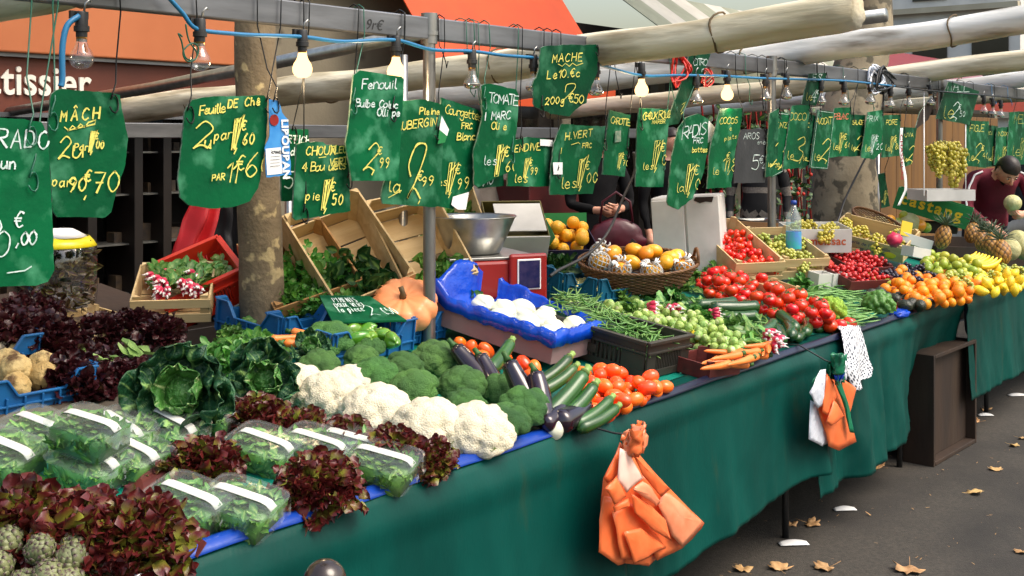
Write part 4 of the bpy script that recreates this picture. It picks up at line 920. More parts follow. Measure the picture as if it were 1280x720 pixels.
class Chalk:
    """writing on a board facing the street at depth Y; strokes are given where they stand on the board"""
    def __init__(s, Y): s.Y = Y; s.k = 0; s.mb = {}; s.poly = None
    def stroke(s, pts, w, m):
        mb = s.mb.setdefault(m, MB()); s.k += 1; Y = s.Y - .0012 - .00012 * s.k
        if s.poly:
            run = []
            for p in list(pts) + [None]:
                if p is not None and inpoly(p[0], p[1], s.poly): run.append(p)
                else:
                    if len(run) > 1: s._stroke(run, w, m, mb)
                    run = []
            return
        s._stroke(pts, w, m, mb)
    def _stroke(s, pts, w, m, mb):
        s.k += .3; Y = s.Y - .0012 - .00012 * s.k
        P_ = [atY(a, b, s.Y) for a, b in pts]; P_ = [V((p.x, p.z)) for p in P_]
        Q = [P_[0]]
        for p in P_[1:]:
            if (p - Q[-1]).length > .0008: Q.append(p)
        if len(Q) < 2: return
        vs = []; n = len(Q)
        for i, p in enumerate(Q):
            d = (Q[min(i + 1, n - 1)] - Q[max(i - 1, 0)]).normalized(); o = V((-d.y, d.x)); ww = w * (.45 + .75 * abs(noise.noise(V((i * .45, s.k * 1.7, 0)))) + .35 * random.random()) * .56
            e = d * (-.3 * w if i == 0 else .3 * w if i == n - 1 else 0)
            vs += [(p.x + o.x * ww + e.x, Y, p.y + o.y * ww + e.y), (p.x - o.x * ww + e.x, Y, p.y - o.y * ww + e.y)]
        mb.add(vs, [(2 * i, 2 * i + 1, 2 * i + 3, 2 * i + 2) for i in range(n - 1)])
    def text(s, body, x, y, h, adv=None, m='chalk_y', ang=0.0, w=.0048, wide=.55, slant=.12, jit=.05):
        """x,y = start of the baseline in photo pixels, h = capital height, ang = slope of the line (degrees, up positive)"""
        ca, sa = cos(radians(ang)), sin(radians(ang)); cx = 0.0; adv = adv or h * wide * 1.28
        for ch in body:
            if ch != ' ' and ch in GL:
                dj = R(-jit, jit) * h; sc = R(.93, 1.07)
                for st in GL[ch].split(';'):
                    cv = st.startswith('~') and len(st.split()) > 2; pts = [tuple(float(q) for q in p.split(',')) for p in st.lstrip('~').split()]
                    if cv: pts = catmull(pts)
                    else: pts = [pts[0]] + [q for a, b in zip(pts, pts[1:]) for q in (((a[0] + b[0]) / 2, (a[1] + b[1]) / 2), b)]
                    out = []
                    for (u, v) in pts:
                        lx = cx + u * h * wide * sc + slant * v * h; ly = v * h * sc + dj
                        out.append((x + lx * ca - ly * sa * 0 + 0, y - lx * sa - ly))
                    s.stroke(out, w, m)
            cx += adv * (.55 if ch in ',.i1lI\'' else 1.0)
    def price(s, x, y, h, whole, cents, m='chalk_y', ang=0, w=.0055):
        """the big outlined figure with a small euro and cents"""
        s.text(whole, x, y, h, m=m, w=w, wide=.42, ang=ang, slant=.25)
        if whole == '1': s.stroke([(x + h * .2, y - h * .9), (x + h * .09, y + h * .02), (x + h * .2, y), (x + h * .36, y - h * .95), (x + h * .2, y - h * .9)], w * .7, m); s.stroke([(x + h * .27, y - h * .9), (x + h * .15, y - h * .06)], w * 1.3, m)
        xx = x + h * (.36 if whole == '1' else .5); s.text('\u20ac', xx, y - h * .58, h * .28, m=m, w=w * .8); s.text(cents, xx + h * .05, y - h * .14, h * .33, m=m, w=w * .8, wide=.42, adv=h * .2, ang=ang); s.stroke([(xx - h * .12, y - h * .04), (xx - h * .2, y + h * .12)], w * .8, m)
    def done(s, par):
        for k, mb in s.mb.items():
            o = mb.build('chalk_writing', M[k], smooth=False); o.parent = s.board
ZTOP = ZB + .04
def hook_wire(par, hx, hz, Y, m, topx, name='wire_hook'):
    """wire bent through the board's hole, rising to and over the front beam"""
    pts = []
    for i in range(9):
        a = -pi * .9 + i * (1.75 * pi) / 8; pts.append((hx + .014 * cos(a), Y - .007 - .004 * sin(i), hz - .004 + .024 * sin(a)))
    yb = YB - .03
    if hz < ZB - .06:
        pts += [(hx + .006, Y - .004, hz + .05), (hx * .6 + topx * .4 + R(-.008, .008), (Y + yb) / 2 - .004, hz * .6 + ZB * .4 - .01), (topx + R(-.006, .006), yb - .004, ZB - .05), (topx, yb - .003, ZTOP + .002)]
        pts += [(topx + .004, YB - .005, ZTOP + .016), (topx + .006, YB + .024, ZTOP + .005), (topx + .006, YB + .03, ZTOP - .035)]
    P_ = []
    for i in range(len(pts) - 1): P_ += [pts[i], tuple((pts[i][k] + pts[i + 1][k]) / 2 for k in range(3))]
    mb = MB(); mb.tube(P_ + [pts[-1]], .0022, 6); o = mb.build(name, M[m]); o.parent = par; o.matrix_parent_inverse = par.matrix_basis.inverted()
def chip(poly, amt, seed):
    """worn, slightly nibbled outline"""
    rs = random.Random(seed); out = []; n = len(poly)
    for i in range(n):
        a, b = V(poly[i]), V(poly[(i + 1) % n]); k = max(1, int((b - a).length / 5))
        for j in range(k): out.append(tuple(a.lerp(b, j / k) + V((rs.uniform(-amt, amt), rs.uniform(-amt, amt)))))
    return out
def sign(poly, Y, label, m='green_paint', holes=None, wires='wire_dark', amt=.5, tops=None, th=.006, group='green price boards hung from the stall beam', edge='worn_edge', name='price_board'):
    poly = chip(poly, amt, int(sum(p[0] for p in poly)))
    P_ = [atY(a, b, Y) for a, b in poly]; c = sum(P_, V((0, 0, 0))) / len(P_)
    r = empty(name, (c.x, Y, min(p.z for p in P_)), label=label, cat='price sign', group=group)
    mb = MB(); mb.prism([(p.x, p.z) for p in P_], Y, Y + th, 0, 1); o = mb.build('board', [M[m], M[edge]], smooth=False); o.parent = r; o.matrix_parent_inverse = r.matrix_basis.inverted()
    ck = Chalk(Y); ck.board = o; ck.poly = poly
    for i, (hx, hy) in enumerate(holes or []):
        h = atY(hx, hy, Y); tx = atY(tops[i], 50, YB).x if tops else h.x + R(-.02, .02)
        hook_wire(r, h.x, h.z, Y, wires[i] if isinstance(wires, (list, tuple)) else wires, tx)
    return r, ck
random.seed(21)
# 1 cut by the frame
r, c = sign([(-75, 143), (30, 149), (52, 153), (60, 170), (65, 260), (68, 338), (60, 352), (45, 357), (-75, 360)], 2.66, 'large worn green board reading RADO, hung lowest at the near end of the beam', holes=[(38, 168), (40, 225)], wires='wire_green', tops=(30, 64))
c.text('RADO', -4, 183, 22, m='chalk_w', ang=-3, adv=17); c.text('un', 0, 211, 15, m='chalk_w'); c.text('\u20ac', 17, 283, 19, m='chalk_w'); c.text('2', -28, 316, 46, m='chalk_w'); c.text(',00', 19, 306, 16, m='chalk_w', adv=10); c.stroke([(8, 341), (30, 338), (38, 333)], .004, 'chalk_w'); c.text('O', -9, 320, 34, m='chalk_w'); c.done(r)
# 2
r, c = sign([(70, 113), (76, 111), (138, 116), (150, 119), (154, 145), (160, 170), (157, 205), (146, 238), (139, 265), (132, 272), (72, 271), (66, 264), (61, 180), (60, 160), (64, 118)], 2.70, 'green board reading MÂCH with a wavy underline, yellow chalk', holes=[(141, 128), (65, 150)], tops=(140, 60), wires=('wire_dark', 'wire_green'))
c.text('M\u00c2CH', 75, 152, 14, adv=13.5, ang=4); c.stroke([(80, 159), (85, 163), (90, 157), (95, 161), (100, 155), (105, 159), (110, 153), (119, 150), (118, 155), (84, 163)], .004, 'chalk_y')
c.text('2u', 72, 199, 26, ang=5, adv=17); c.text('Par', 92, 188, 9, w=.0035); c.price(107, 190, 28, '1', '00', ang=5); c.text('par', 63, 233, 13, w=.0035); c.text('90', 83, 239, 18); c.text('\u20ac', 104, 226, 14); c.text('70', 114, 240, 25); c.text(',', 103, 246, 14); c.done(r)
# 3
r, c = sign([(240, 125), (256, 121), (300, 120), (330, 119), (334, 124), (334, 160), (330, 195), (323, 235), (312, 252), (290, 259), (262, 261), (236, 256), (226, 247), (223, 225), (229, 165), (231, 140)], 2.70, 'broad green board reading Feuille De Chêne with a rounded lower edge', holes=[(236, 142), (334, 130)], tops=(236, 343))
c.text('Feuille', 249, 144, 11, ang=7, adv=5.6); c.text('DE Ch\u00ea', 284, 135, 10, ang=6, adv=7); c.text('2', 240, 186, 34, wide=.7); c.text('u', 254, 184, 16); c.text('par', 266, 176, 12, ang=8, w=.004); c.price(284, 187, 42, '1', '60', ang=6, w=.0065); c.text('PAR', 263, 226, 8, w=.004, ang=5); c.text('11', 279, 228, 24, adv=13); c.text('\u20ac', 293, 212, 17); c.text('60', 303, 222, 28, ang=4); c.done(r)
M['tag_blue'] = mat('printed_blue_film', srgb(50, 134, 206), srgb(70, 150, 216), 20, .3)
r, c = sign([(336, 124), (348, 126), (353, 140), (360, 150), (364, 218), (333, 222), (331, 185), (337, 170)], 2.68, 'blue and white printed packing tag reading LIBOUBAN', m='tag_blue', edge='tag_blue', holes=[(343, 130)], th=.002, group='printed tags hung from the beam', name='packing_tag')
mb = MB(); k = [atY(a, b, 2.6785) for a, b in [(332, 186), (351, 184), (353, 217), (334, 219)]]; mb.add(k, [(0, 1, 2, 3)]); o = mb.build('label_panel', M['paper'], smooth=False); o.parent = r; o.matrix_parent_inverse = r.matrix_basis.inverted()
a = atY(352, 149, 2.677); text('LIBOUBAN', (a.x, 2.677, a.z), .036, M['paper'], r, rot=(pi / 2, radians(88), 0), ext=.0003, xs=1.0, bold=.0014)
mb = MB(); e = atY(343, 150, 2.677); mb.tube([(e.x, 2.678, e.z), (e.x, 2.677, e.z)], .017, 16); o = mb.build('round_emblem', M['red_paint'], smooth=False); o.parent = r; o.matrix_parent_inverse = r.matrix_basis.inverted()
c.text('ROMANESCO', 338, 192, 3.5, m='slate', adv=2, w=.002)
for yy in (196, 200, 204, 208): c.stroke([(337, yy), (349, yy - 1)], .0016, 'slate')
c.done(r)
r, c = sign([(350, 160), (386, 162), (388, 250), (352, 252)], 2.83, 'half hidden green board reading ARTICH behind the choux fleur board', m='green_dark', holes=[(366, 166)])
c.text('ARTICH', 352, 178, 10, m='chalk_w', adv=6.5, ang=-4); c.text('de', 362, 194, 10, m='chalk_w'); c.text('5', 354, 235, 22, m='chalk_w'); c.done(r)
r, c = sign([(379, 178), (404, 177), (408, 181), (432, 182), (436, 186), (438, 264), (370, 275), (366, 272), (371, 180)], 2.73, 'square green board reading CHOUX FLEUR VERT', holes=[(435, 225), (380, 268)], tops=(440, 371))
c.text('CHOUX', 382, 194, 11, adv=7.5, ang=2); c.text('FLEUR', 413, 192, 8, adv=5, ang=4); c.text('VERT', 411, 208, 9, adv=5.5, ang=6); c.text("4 Bouquets", 376, 215, 11, adv=5.5, ang=4, w=.004); c.price(396, 262, 40, '1', '50', ang=3, w=.006); c.text('pie', 379, 250, 11, w=.004); c.stroke([(396, 197), (405, 196)], .003, 'chalk_y'); c.done(r)
r, c = sign([(442, 94), (450, 88), (502, 96), (505, 100), (498, 226), (440, 226), (432, 178), (435, 165)], 2.69, 'tall green board reading Fenouil with a yellow 2,99 price', holes=[(441, 132), (490, 142)], wires=('wire_green', 'wire_dark'), tops=(446, 498), amt=.25)
c.text('Fenouil', 452, 111, 12, m='chalk_w', adv=7); c.text('Bulbe Coluc', 444, 133, 9, m='chalk_w', adv=5.2, ang=-3); c.text('Olliype', 470, 145, 9, m='chalk_w', adv=5); c.price(452, 214, 36, '2', '99', ang=-3); c.done(r)
r, c = sign([(502, 126), (530, 124), (553, 131), (556, 136), (550, 257), (545, 259), (478, 255), (476, 245), (490, 190), (497, 150)], 2.735, 'green board reading AUBERGIN with a looping yellow figure 2', holes=[(497, 140), (545, 165)], tops=(497, 547))
c.text('Pleine', 524, 143, 8, adv=5); c.text('AUBERGIN', 495, 163, 10, adv=6.7, ang=7); c.stroke(catmull([(512, 220), (510, 205), (519, 182), (530, 180), (531, 190), (520, 222), (508, 248), (516, 235), (524, 248)]), .007, 'chalk_y'); c.text('\u20ac', 520, 226, 12); c.text('99', 525, 232, 12); c.text('la', 482, 240, 18); c.stroke([(484, 247), (500, 238)], .004, 'chalk_y'); c.text(',', 521, 252, 12); c.done(r)
r, c = sign([(552, 122), (597, 137), (601, 142), (603, 200), (590, 236), (566, 262), (543, 256), (545, 170)], 2.745, 'slanted green board reading Courgettes with a torn white slip below', holes=[(600, 160)], wires='wire_green')
c.text('Courgettes', 556, 141, 11, adv=4.6, ang=-13, w=.004); c.text('FRC', 576, 161, 7, adv=4.5); c.text('Blanc', 570, 175, 9, adv=5); c.price(552, 242, 42, '1', '99', w=.005); c.text('les', 541, 232, 10, w=.0035); c.done(r)
mb = MB(); k = [atY(a, b, 2.738) for a, b in [(566, 246), (586, 240), (582, 262), (572, 262), (564, 256)]]; mb.add(k, [(0, 1, 2, 3, 4)]); tag(mb.build('paper_slip', M['paper'], smooth=False, solid=.0012), 'torn white paper slip stuck under the Courgettes board', 'paper slip')
for nm, poly, Y in (('white and green paper tag wedged on the aubergine board', [(552, 145), (561, 162), (556, 178), (547, 180), (549, 162)], 2.725), ('white and green paper tag beside the radis board', [(885, 150), (899, 165), (893, 182), (884, 194), (881, 180)], 2.78)):
    r = empty('paper_tag', atY(poly[0][0], poly[0][1], Y), label=nm, cat='paper tag'); k = [atY(a, b, Y) for a, b in poly]
    mb = MB(); mb.add(k[:2] + [k[1].lerp(k[2], .5), k[4]], [(0, 1, 2, 3)]); o = mb.build('upper_half', M['paper'], smooth=False, solid=.0012); o.parent = r; o.matrix_parent_inverse = r.matrix_basis.inverted()
    mb = MB(); mb.add([k[4], k[1].lerp(k[2], .5), k[2], k[3]], [(0, 1, 2, 3)]); o = mb.build('lower_half', M['card_green'], smooth=False, solid=.0012); o.parent = r; o.matrix_parent_inverse = r.matrix_basis.inverted()
r, c = sign([(602, 107), (612, 104), (645, 112), (649, 120), (645, 170), (641, 214), (620, 222), (598, 234), (593, 230), (592, 190), (603, 150)], 2.715, 'green board reading TOMATE with white upper lines', holes=[(604, 128), (639, 195)], wires='wire_green', tops=(603, 640))
c.text('TOMATE', 610, 128, 12, m='chalk_w', adv=6.2, ang=-6); c.text('I MARC', 604, 150, 10, m='chalk_w', adv=6, ang=2); c.text('Olive', 613, 162, 9, adv=4.6); c.price(613, 220, 42, '1', '60', w=.006); c.text('les', 602, 206, 11, m='chalk_w', w=.0035); c.done(r)
r, c = sign([(594, 195), (628, 190), (630, 232), (598, 236)], 2.77, 'low green board peeping out under the TOMATE board', m='green_dark'); c.text('2,10', 597, 230, 9, m='chalk_w'); c.done(r)
r, c = sign([(640, 176), (660, 171), (692, 175), (690, 233), (634, 233), (636, 195)], 2.75, 'small green board reading ENDIVE', holes=[(650, 176), (686, 212)], tops=(645, 682))
c.text('ENDIVE', 643, 190, 9, adv=6, ang=5); c.price(651, 222, 26, '1', '99', w=.005); c.text('les', 641, 228, 11, w=.004)
c.done(r)
mb = MB(); k = [atY(a, b, 2.742) for a, b in [(675, 174), (691, 175), (690, 183), (675, 182)]]; mb.add(k, [(0, 1, 2, 3)]); tag(mb.build('paper_label', M['paper'], smooth=False, solid=.001), 'small white printed label stuck on the ENDIVE board', 'label')
r, c = sign([(676, 60), (683, 57), (745, 56), (748, 60), (746, 90), (736, 118), (733, 128), (720, 137), (712, 146), (688, 142), (668, 134), (666, 118), (667, 100), (673, 92), (675, 78)], 2.70, 'jagged green board reading MACHE hung highest, close under the beam', m='green_dark', holes=[(676, 138), (745, 62)], amt=1.0, tops=(672, 752))
c.text('MACHE', 690, 78, 10, adv=8, ang=3); c.stroke([(697, 80), (702, 83), (706, 79), (711, 83), (715, 79), (720, 82), (728, 79)], .0035, 'chalk_y'); c.text('Le10.\u20acc', 683, 99, 10, adv=7, ang=5); c.text('200g', 680, 131, 9, adv=6.5, ang=5); c.text('\u20ac50', 709, 128, 11, adv=6.5, ang=-5); c.stroke(catmull([(705, 115), (707, 106), (717, 105), (716, 112), (704, 124), (701, 128)]), .0035, 'chalk_y'); c.done(r)
r, c = sign([(702, 155), (757, 158), (755, 185), (748, 210), (741, 242), (688, 244), (687, 238), (692, 180)], 2.72, 'green board reading H. VERT with a white square stuck on it', holes=[(697, 215), (755, 180)], tops=(693, 755), amt=.6)
c.text('H.VERT', 706, 175, 9, adv=6.3, ang=8); c.text('FRC', 727, 185, 6, adv=4); c.text('I', 699, 192, 7); c.stroke([(713, 181), (722, 178), (724, 180)], .003, 'chalk_y'); c.text('les', 699, 235, 13, w=.004); c.price(716, 234, 38, '1', '00', w=.006); c.done(r)
mb = MB(); k = [atY(a, b, 2.712) for a, b in [(691, 203), (703, 203), (703, 218), (692, 218)]]; mb.add(k, [(0, 1, 2, 3)]); tag(mb.build('paper_label', M['paper'], smooth=False, solid=.001), 'blank white square label stuck on the H. VERT board', 'label')
r, c = sign([(762, 137), (788, 144), (786, 180), (781, 221), (753, 218), (757, 180)], 2.75, 'narrow green board reading CAROTTE with a grey patch', holes=[(783, 190)], tops=(787,)); c.text('CAROTTE', 763, 154, 8, adv=3.4, ang=-9, w=.0035); c.price(769, 210, 20, '1', '70', w=.004); c.done(r)
mb = MB(); k = [atY(a, b, 2.744) for a, b in [(769, 164), (776, 163), (776, 177), (768, 178)]]; mb.add(k, [(0, 1, 2, 3)]); tag(mb.build('tape_patch', M['worn_edge'], smooth=False, solid=.001), 'grey tape patch on the CAROTTE board', 'tape')
r, c = sign([(799, 135), (836, 136), (838, 140), (831, 200), (829, 234), (795, 233), (796, 170)], 2.735, 'green board reading CHOUX ROUGE', holes=[(800, 155), (828, 205)], tops=(792, 832), wires=('wire_dark', 'wire_green'))
c.text('CHOUX ROUGE', 803, 150, 9, adv=3.3, ang=5, w=.0042); c.text('MARBR', 814, 155, 5, adv=3.4, ang=3, w=.003); c.price(810, 211, 38, '1', '00', w=.0055); c.text('les', 801, 212, 9, w=.0035); c.done(r)
r, c = sign([(862, 67), (889, 66), (878, 95), (862, 125), (848, 155), (835, 157), (838, 140), (850, 110)], 2.755, 'dark green board twisted aslant just under the beam', m='green_dark', holes=[(866, 70)], wires='wire_dark', tops=(895,)); c.text('CITRO', 866, 82, 8, adv=3.6, m='chalk_w', w=.003); c.text('frc', 872, 90, 6, m='chalk_w', w=.003); c.text('1,0', 847, 140, 12, w=.003, slant=.5); c.done(r)
r, c = sign([(858, 147), (872, 142), (880, 146), (886, 150), (884, 190), (880, 215), (866, 248), (848, 262), (836, 257), (834, 252), (840, 195), (848, 160)], 2.705, 'green board reading RADIS in thick white letters, tapering to a point', holes=[(853, 152)], tops=(868,), wires='wire_green')
c.text('RADIS', 852, 174, 15, m='chalk_w', adv=6.6, ang=14, w=.006); c.text('FRC', 866, 179, 7, m='chalk_w', adv=4); c.text('bottes', 864, 190, 6, adv=3.2); c.price(851, 242, 40, '1', '00', w=.0055); c.text('la', 843, 240, 11, w=.0035); c.done(r)
r, c = sign([(900, 136), (929, 135), (929, 142), (920, 185), (914, 234), (884, 236), (887, 190)], 2.74, 'green board reading COCOS with price 11,80', holes=[(927, 150)], tops=(912,)); c.text('COCOS', 899, 155, 8, adv=4.6, m='chalk_y', ang=2, w=.0035); c.text('fc', 908, 163, 5, w=.003); c.text('plats', 905, 176, 5, adv=3.6, ang=12, w=.003); c.text('11,80', 901, 214, 17, adv=7, w=.004); c.text('\u20ac', 907, 198, 8, w=.003); c.text('le', 889, 218, 9, w=.003); c.done(r)
r, c = sign([(926, 162), (960, 161), (956, 228), (917, 229), (920, 190)], 2.755, 'black slate board reading AROS', m='slate', holes=[(955, 166)], tops=(951,), edge='slate', group='price boards beyond the second post'); c.text('AROS', 929, 174, 8, adv=5, m='chalk_w', w=.003); c.text('kenib', 943, 180, 5, adv=3, m='chalk_w', w=.002); c.text('5', 938, 212, 17, m='chalk_w'); c.text('\u20ac', 948, 204, 10, m='chalk_w', w=.003); c.text('40', 951, 213, 8, m='chalk_w', w=.003, adv=4); c.done(r)
far = [([(962, 142), (974, 135), (972, 200), (966, 220), (957, 222)], 2.74, 'green_dark', '', '2', '10', 'narrow green board seen almost edge on at the second post'),
 ([(972, 140), (989, 142), (978, 215), (964, 222), (968, 180)], 2.745, 'green_paint', 'ENZ', '2', '59', 'green board reading ENZ with a white edge line'),
 ([(990, 132), (1013, 131), (1006, 180), (1000, 210), (978, 212)], 2.735, 'green_paint', 'COCO', '3', '60', 'green board reading COCO with price 3,60'),
 ([(1012, 142), (1020, 145), (1014, 205), (1000, 212)], 2.75, 'green_dark', 'PE', '3', '50', 'thin green board wedged beyond the COCO board'),
 ([(1022, 137), (1043, 140), (1034, 212), (1012, 210)], 2.735, 'green_paint', 'AVOCAT', '2', '50', 'green board reading AVOCAT with a pale painted border'),
 ([(1043, 135), (1064, 134), (1060, 195), (1036, 197)], 2.745, 'green_paint', 'P.BLANC', '1', '60', 'green board with salmon lettering reading P. BLANC'),
 ([(1064, 143), (1082, 144), (1078, 195), (1060, 196)], 2.75, 'green_dark', 'SALADE', '2', '00', 'green board reading SALADE'),
 ([(1085, 140), (1104, 137), (1102, 190), (1092, 199), (1076, 197)], 2.72, 'green_paint', 'PRIX', '1', '20', 'pale lettered green board hung with plastic bags'),
 ([(1104, 144), (1126, 143), (1124, 195), (1102, 197)], 2.745, 'green_paint', 'POIRE', '1', '80', 'green board reading POIRE beside the white ribbon'),
 ([(1128, 159), (1146, 160), (1140, 205), (1126, 210)], 2.75, 'green_dark', 'UVA', '2', '20', 'green board reading UVA half behind the white ribbon'),
 ([(1098, 218), (1106, 216), (1112, 258), (1102, 260)], 3.3, 'green_dark', '', '1', '', 'small dark green board leaning on the pale plane tree'),
 ([(1012, 92), (1034, 91), (1020, 132), (1002, 130)], 2.75, 'green_dark', 'LES', '4', '', 'dark green board twisted aslant beyond the second post'),
 ([(1186, 102), (1224, 114), (1212, 156), (1170, 148), (1180, 118)], 2.72, 'green_dark', 'ITALIE', '2', '50', 'tilted dark green board reading ITALIE above the hanging grapes'),
 ([(1165, 120), (1172, 122), (1160, 150), (1144, 162), (1150, 140)], 2.76, 'wood_dark', '', '', '', 'weathered brown board turned edge on beside the ITALIE board'),
 ([(1209, 150), (1236, 152), (1233, 210), (1205, 207)], 2.735, 'green_paint', 'FIGUE', '2', '40', 'green board reading FIGUE above the man in burgundy'),
 ([(1236, 156), (1248, 158), (1246, 208), (1232, 209)], 2.76, 'green_dark', 'KI', '1', '', 'thin green board between the FIGUE and MELON boards'),
 ([(1246, 160), (1264, 158), (1262, 208), (1243, 206)], 2.74, 'green_paint', 'NOIX', '1', '50', 'green board reading NOIX above the melon seller'),
 ([(1262, 140), (1300, 138), (1298, 205), (1258, 206)], 2.73, 'green_paint', 'MELON', '1', '90', 'green board reading MELON, last before the picture ends')]
random.seed(5)
for poly, Y, m, t1_, w1, ct, lb in far:
    xs = [p[0] for p in poly]; ys = [p[1] for p in poly]; x0, x1, y0, y1 = min(xs), max(xs), min(ys), max(ys)
    top = sorted(poly, key=lambda p: p[1])[:2]
    r, c = sign(poly, Y, lb, m=m, holes=[(top[0][0] * .9 + top[1][0] * .1, top[0][1] + 3)], amt=.35, group='price boards beyond the second post', tops=(top[0][0] + 2,))
    mm = 'chalk_r' if 'salmon' in lb else 'chalk_w' if ('ITALIE' in lb or 'pale lettered' in lb or 'aslant' in lb) else 'chalk_y'; w = x1 - x0
    if t1_: c.text(t1_, x0 + w * .22, y0 + (y1 - y0) * .24, w * .26, adv=min(w * .2, w * .62 / len(t1_)), m=mm, w=.0042, slant=.1)
    if w1: c.price(x0 + w * .32, y0 + (y1 - y0) * .86, (y1 - y0) * .38, w1, ct, m='chalk_w' if mm == 'chalk_w' else 'chalk_y', w=.006); 
    if 'border' in lb or 'edge line' in lb: c.stroke([(a * .94 + sum(xs) / len(xs) * .06, b * .96 + sum(ys) / len(ys) * .04) for a, b in poly + poly[:1]], .004, 'chalk_w')
    if w1: c.text('le', x0 + w * .12, y0 + (y1 - y0) * .84, w * .3, m='chalk_y', w=.004)
    c.done(r)
# ================================================================ lamps and cable
M['bulb_glass'] = clear('bulb_glass', gloss=.10, rough=.02, haze=.02)
M['filament'] = emit('glowing_filament', (1, .72, .35, 1), 60)
M['bulb_lit'] = emit('lit_bulb_glass', (1, .62, .26, 1), 1.8)
M['brass'] = mat('brass', srgb(200, 150, 80), None, 9, .3, metal=.9)
M['silver'] = mat('mirror_bulb_coating', srgb(236, 232, 226), None, 9, .08, metal=1.0)
def bulb(px, py, kind, label, Y=2.745, s=1.0):
    c = atY(px, py, Y); r = empty('light_bulb', c, label=label, cat='light bulb', group='bare bulbs strung along the beam'); 
    kid = lambda o: (setattr(o, 'parent', r), o)[1]
    mb = MB(); mb.lathe([(.0001, .112), (.014, .112), (.016, .108), (.0165, .075), (.020, .074), (.020, .060), (.015, .059), (.0145, .045)], 18); mb.box((.0, .014, .104), (.05, .012, .02)); kid(mb.build('socket', M['black'], auto=45))
    mb = MB(); mb.tube([(.012, .01, .108), (.014, .006, .135), (.026, .004, .146), (.03, .004, .14)], .003, 6); kid(mb.build('clip', M['alu']))
    mb = MB(); mb.lathe([(.0135, .034), (.0135, .058)], 16); kid(mb.build('bulb_cap', M['brass']))
    mb = MB()
    if kind == 'refl':
        mb.lathe([(.0135, .04), (.014, .028), (.018, .014), (.029, -.004), (.032, -.014)], 22, cap=False); kid(mb.build('neck_glass', M['bulb_glass']))
        mb = MB(); mb.lathe([(.0318, -.013), (.0325, -.018), (.027, -.028), (.014, -.033), (.0005, -.034)], 22, cap=False); kid(mb.build('reflector_bowl', M['silver']))
    else:
        mb.lathe([(.0135, .04), (.0145, .03), (.019, .018), (.027, .006), (.031, -.008), (.030, -.02), (.024, -.031), (.013, -.0375), (.0005, -.039)], 24, cap=False); kid(mb.build('bulb_glass', M['bulb_lit'] if kind == 'lit' else M['bulb_glass']))
        mb = MB(); mb.tube([(-.008, 0, .03), (-.012, 0, .0), (-.006, 0, .006), (0, 0, .0), (.006, 0, .006), (.012, 0, .0), (.008, 0, .03)], .0009, 5); kid(mb.build('filament', M['filament'] if kind == 'lit' else M['wire_dark']))
    if kind == 'lit':
        l = bpy.data.lights.new('bulb_light', 'POINT'); l.energy = 3; l.color = (1, .72, .42); l.shadow_soft_size = .04; o = bpy.data.objects.new('bulb_light', l); o.location = (0, 0, -.06); COL.objects.link(o); o.parent = r
    return r
BL = [(102, 68, 'off', 'clear unlit bulb nearest the picture edge'), (250, 72, 'off', 'clear unlit bulb beside the green wire loop'), (378, 82, 'lit', 'glowing bulb over the choux fleur board'), (495, 86, 'lit', 'glowing bulb behind the Fenouil board top'), (590, 100, 'refl', 'silvered bulb just beyond the first whole post'), (667, 104, 'refl', 'silvered bulb half hidden by the jagged MACHE board'), (745, 110, 'refl', 'silvered bulb at the free edge of the jagged MACHE board'), (802, 110, 'lit', 'glowing bulb above the CHOUX ROUGE board'), (870, 122, 'refl', 'silvered bulb behind the twisted dark board'), (909, 116, 'lit', 'glowing bulb above the COCOS board'), (957, 119, 'refl', 'silvered bulb right at the second post'), (983, 117, 'refl', 'silvered bulb just past the second post'), (1026, 124, 'refl', 'silvered bulb behind the second twisted board'), (1055, 125, 'refl', 'silvered bulb above the P. BLANC board'), (1088, 124, 'refl', 'silvered bulb under the knotted cables'), (1113, 129, 'refl', 'silvered bulb above the POIRE board'), (1136, 128, 'refl', 'silvered bulb above the white ribbon'), (1163, 126, 'refl', 'silvered bulb before the brown board'), (1230, 137, 'refl', 'first silvered bulb of the close trio at the far end'), (1241, 140, 'refl', 'middle silvered bulb of the close trio at the far end'), (1251, 142, 'refl', 'last silvered bulb of the close trio at the far end')]
for b in BL: bulb(*b)
def cable(pts, r, m, name, label, Y=2.74, cat='cable', flat=1.0, sub=6):
    P3 = [atY(p[0], p[1], p[2] if len(p) > 2 else Y) for p in pts]; out = []
    n = len(P3)
    for i in range(n - 1):
        a, b, c_, d = P3[max(i - 1, 0)], P3[i], P3[i + 1], P3[min(i + 2, n - 1)]
        for j in range(sub):
            t = j / sub; out.append(.5 * (2 * b + (c_ - a) * t + (2 * a - 5 * b + 4 * c_ - d) * t * t + (3 * b - a - 3 * c_ + d) * t ** 3))
    mb = MB(); mb.tube(out + [P3[-1]], r, 7); return tag(mb.build(name, M[m]), label, cat)
M['blue_cable'] = mat('blue_flat_cable', srgb(36, 120, 170), srgb(44, 130, 180), 9, .4)
M['red_cable'] = mat('red_cable', srgb(206, 40, 28), None, 9, .4)
cable([(208, -6), (228, 16), (246, 36), (290, 42), (320, 44), (378, 46), (430, 52), (494, 50), (540, 62), (590, 64), (628, 69), (667, 72), (720, 78), (745, 80), (800, 94), (850, 94), (905, 95), (957, 98), (1055, 101), (1120, 108)], .0065, 'blue_cable', 'light_cable', 'long blue flat cable linking the bulbs under the beam')
cable([(99, 20), (84, 32), (78, 60), (78, 98), (76, 108)], .008, 'blue_cable', 'light_cable', 'short blue cable dropping beside the nearest bulb')
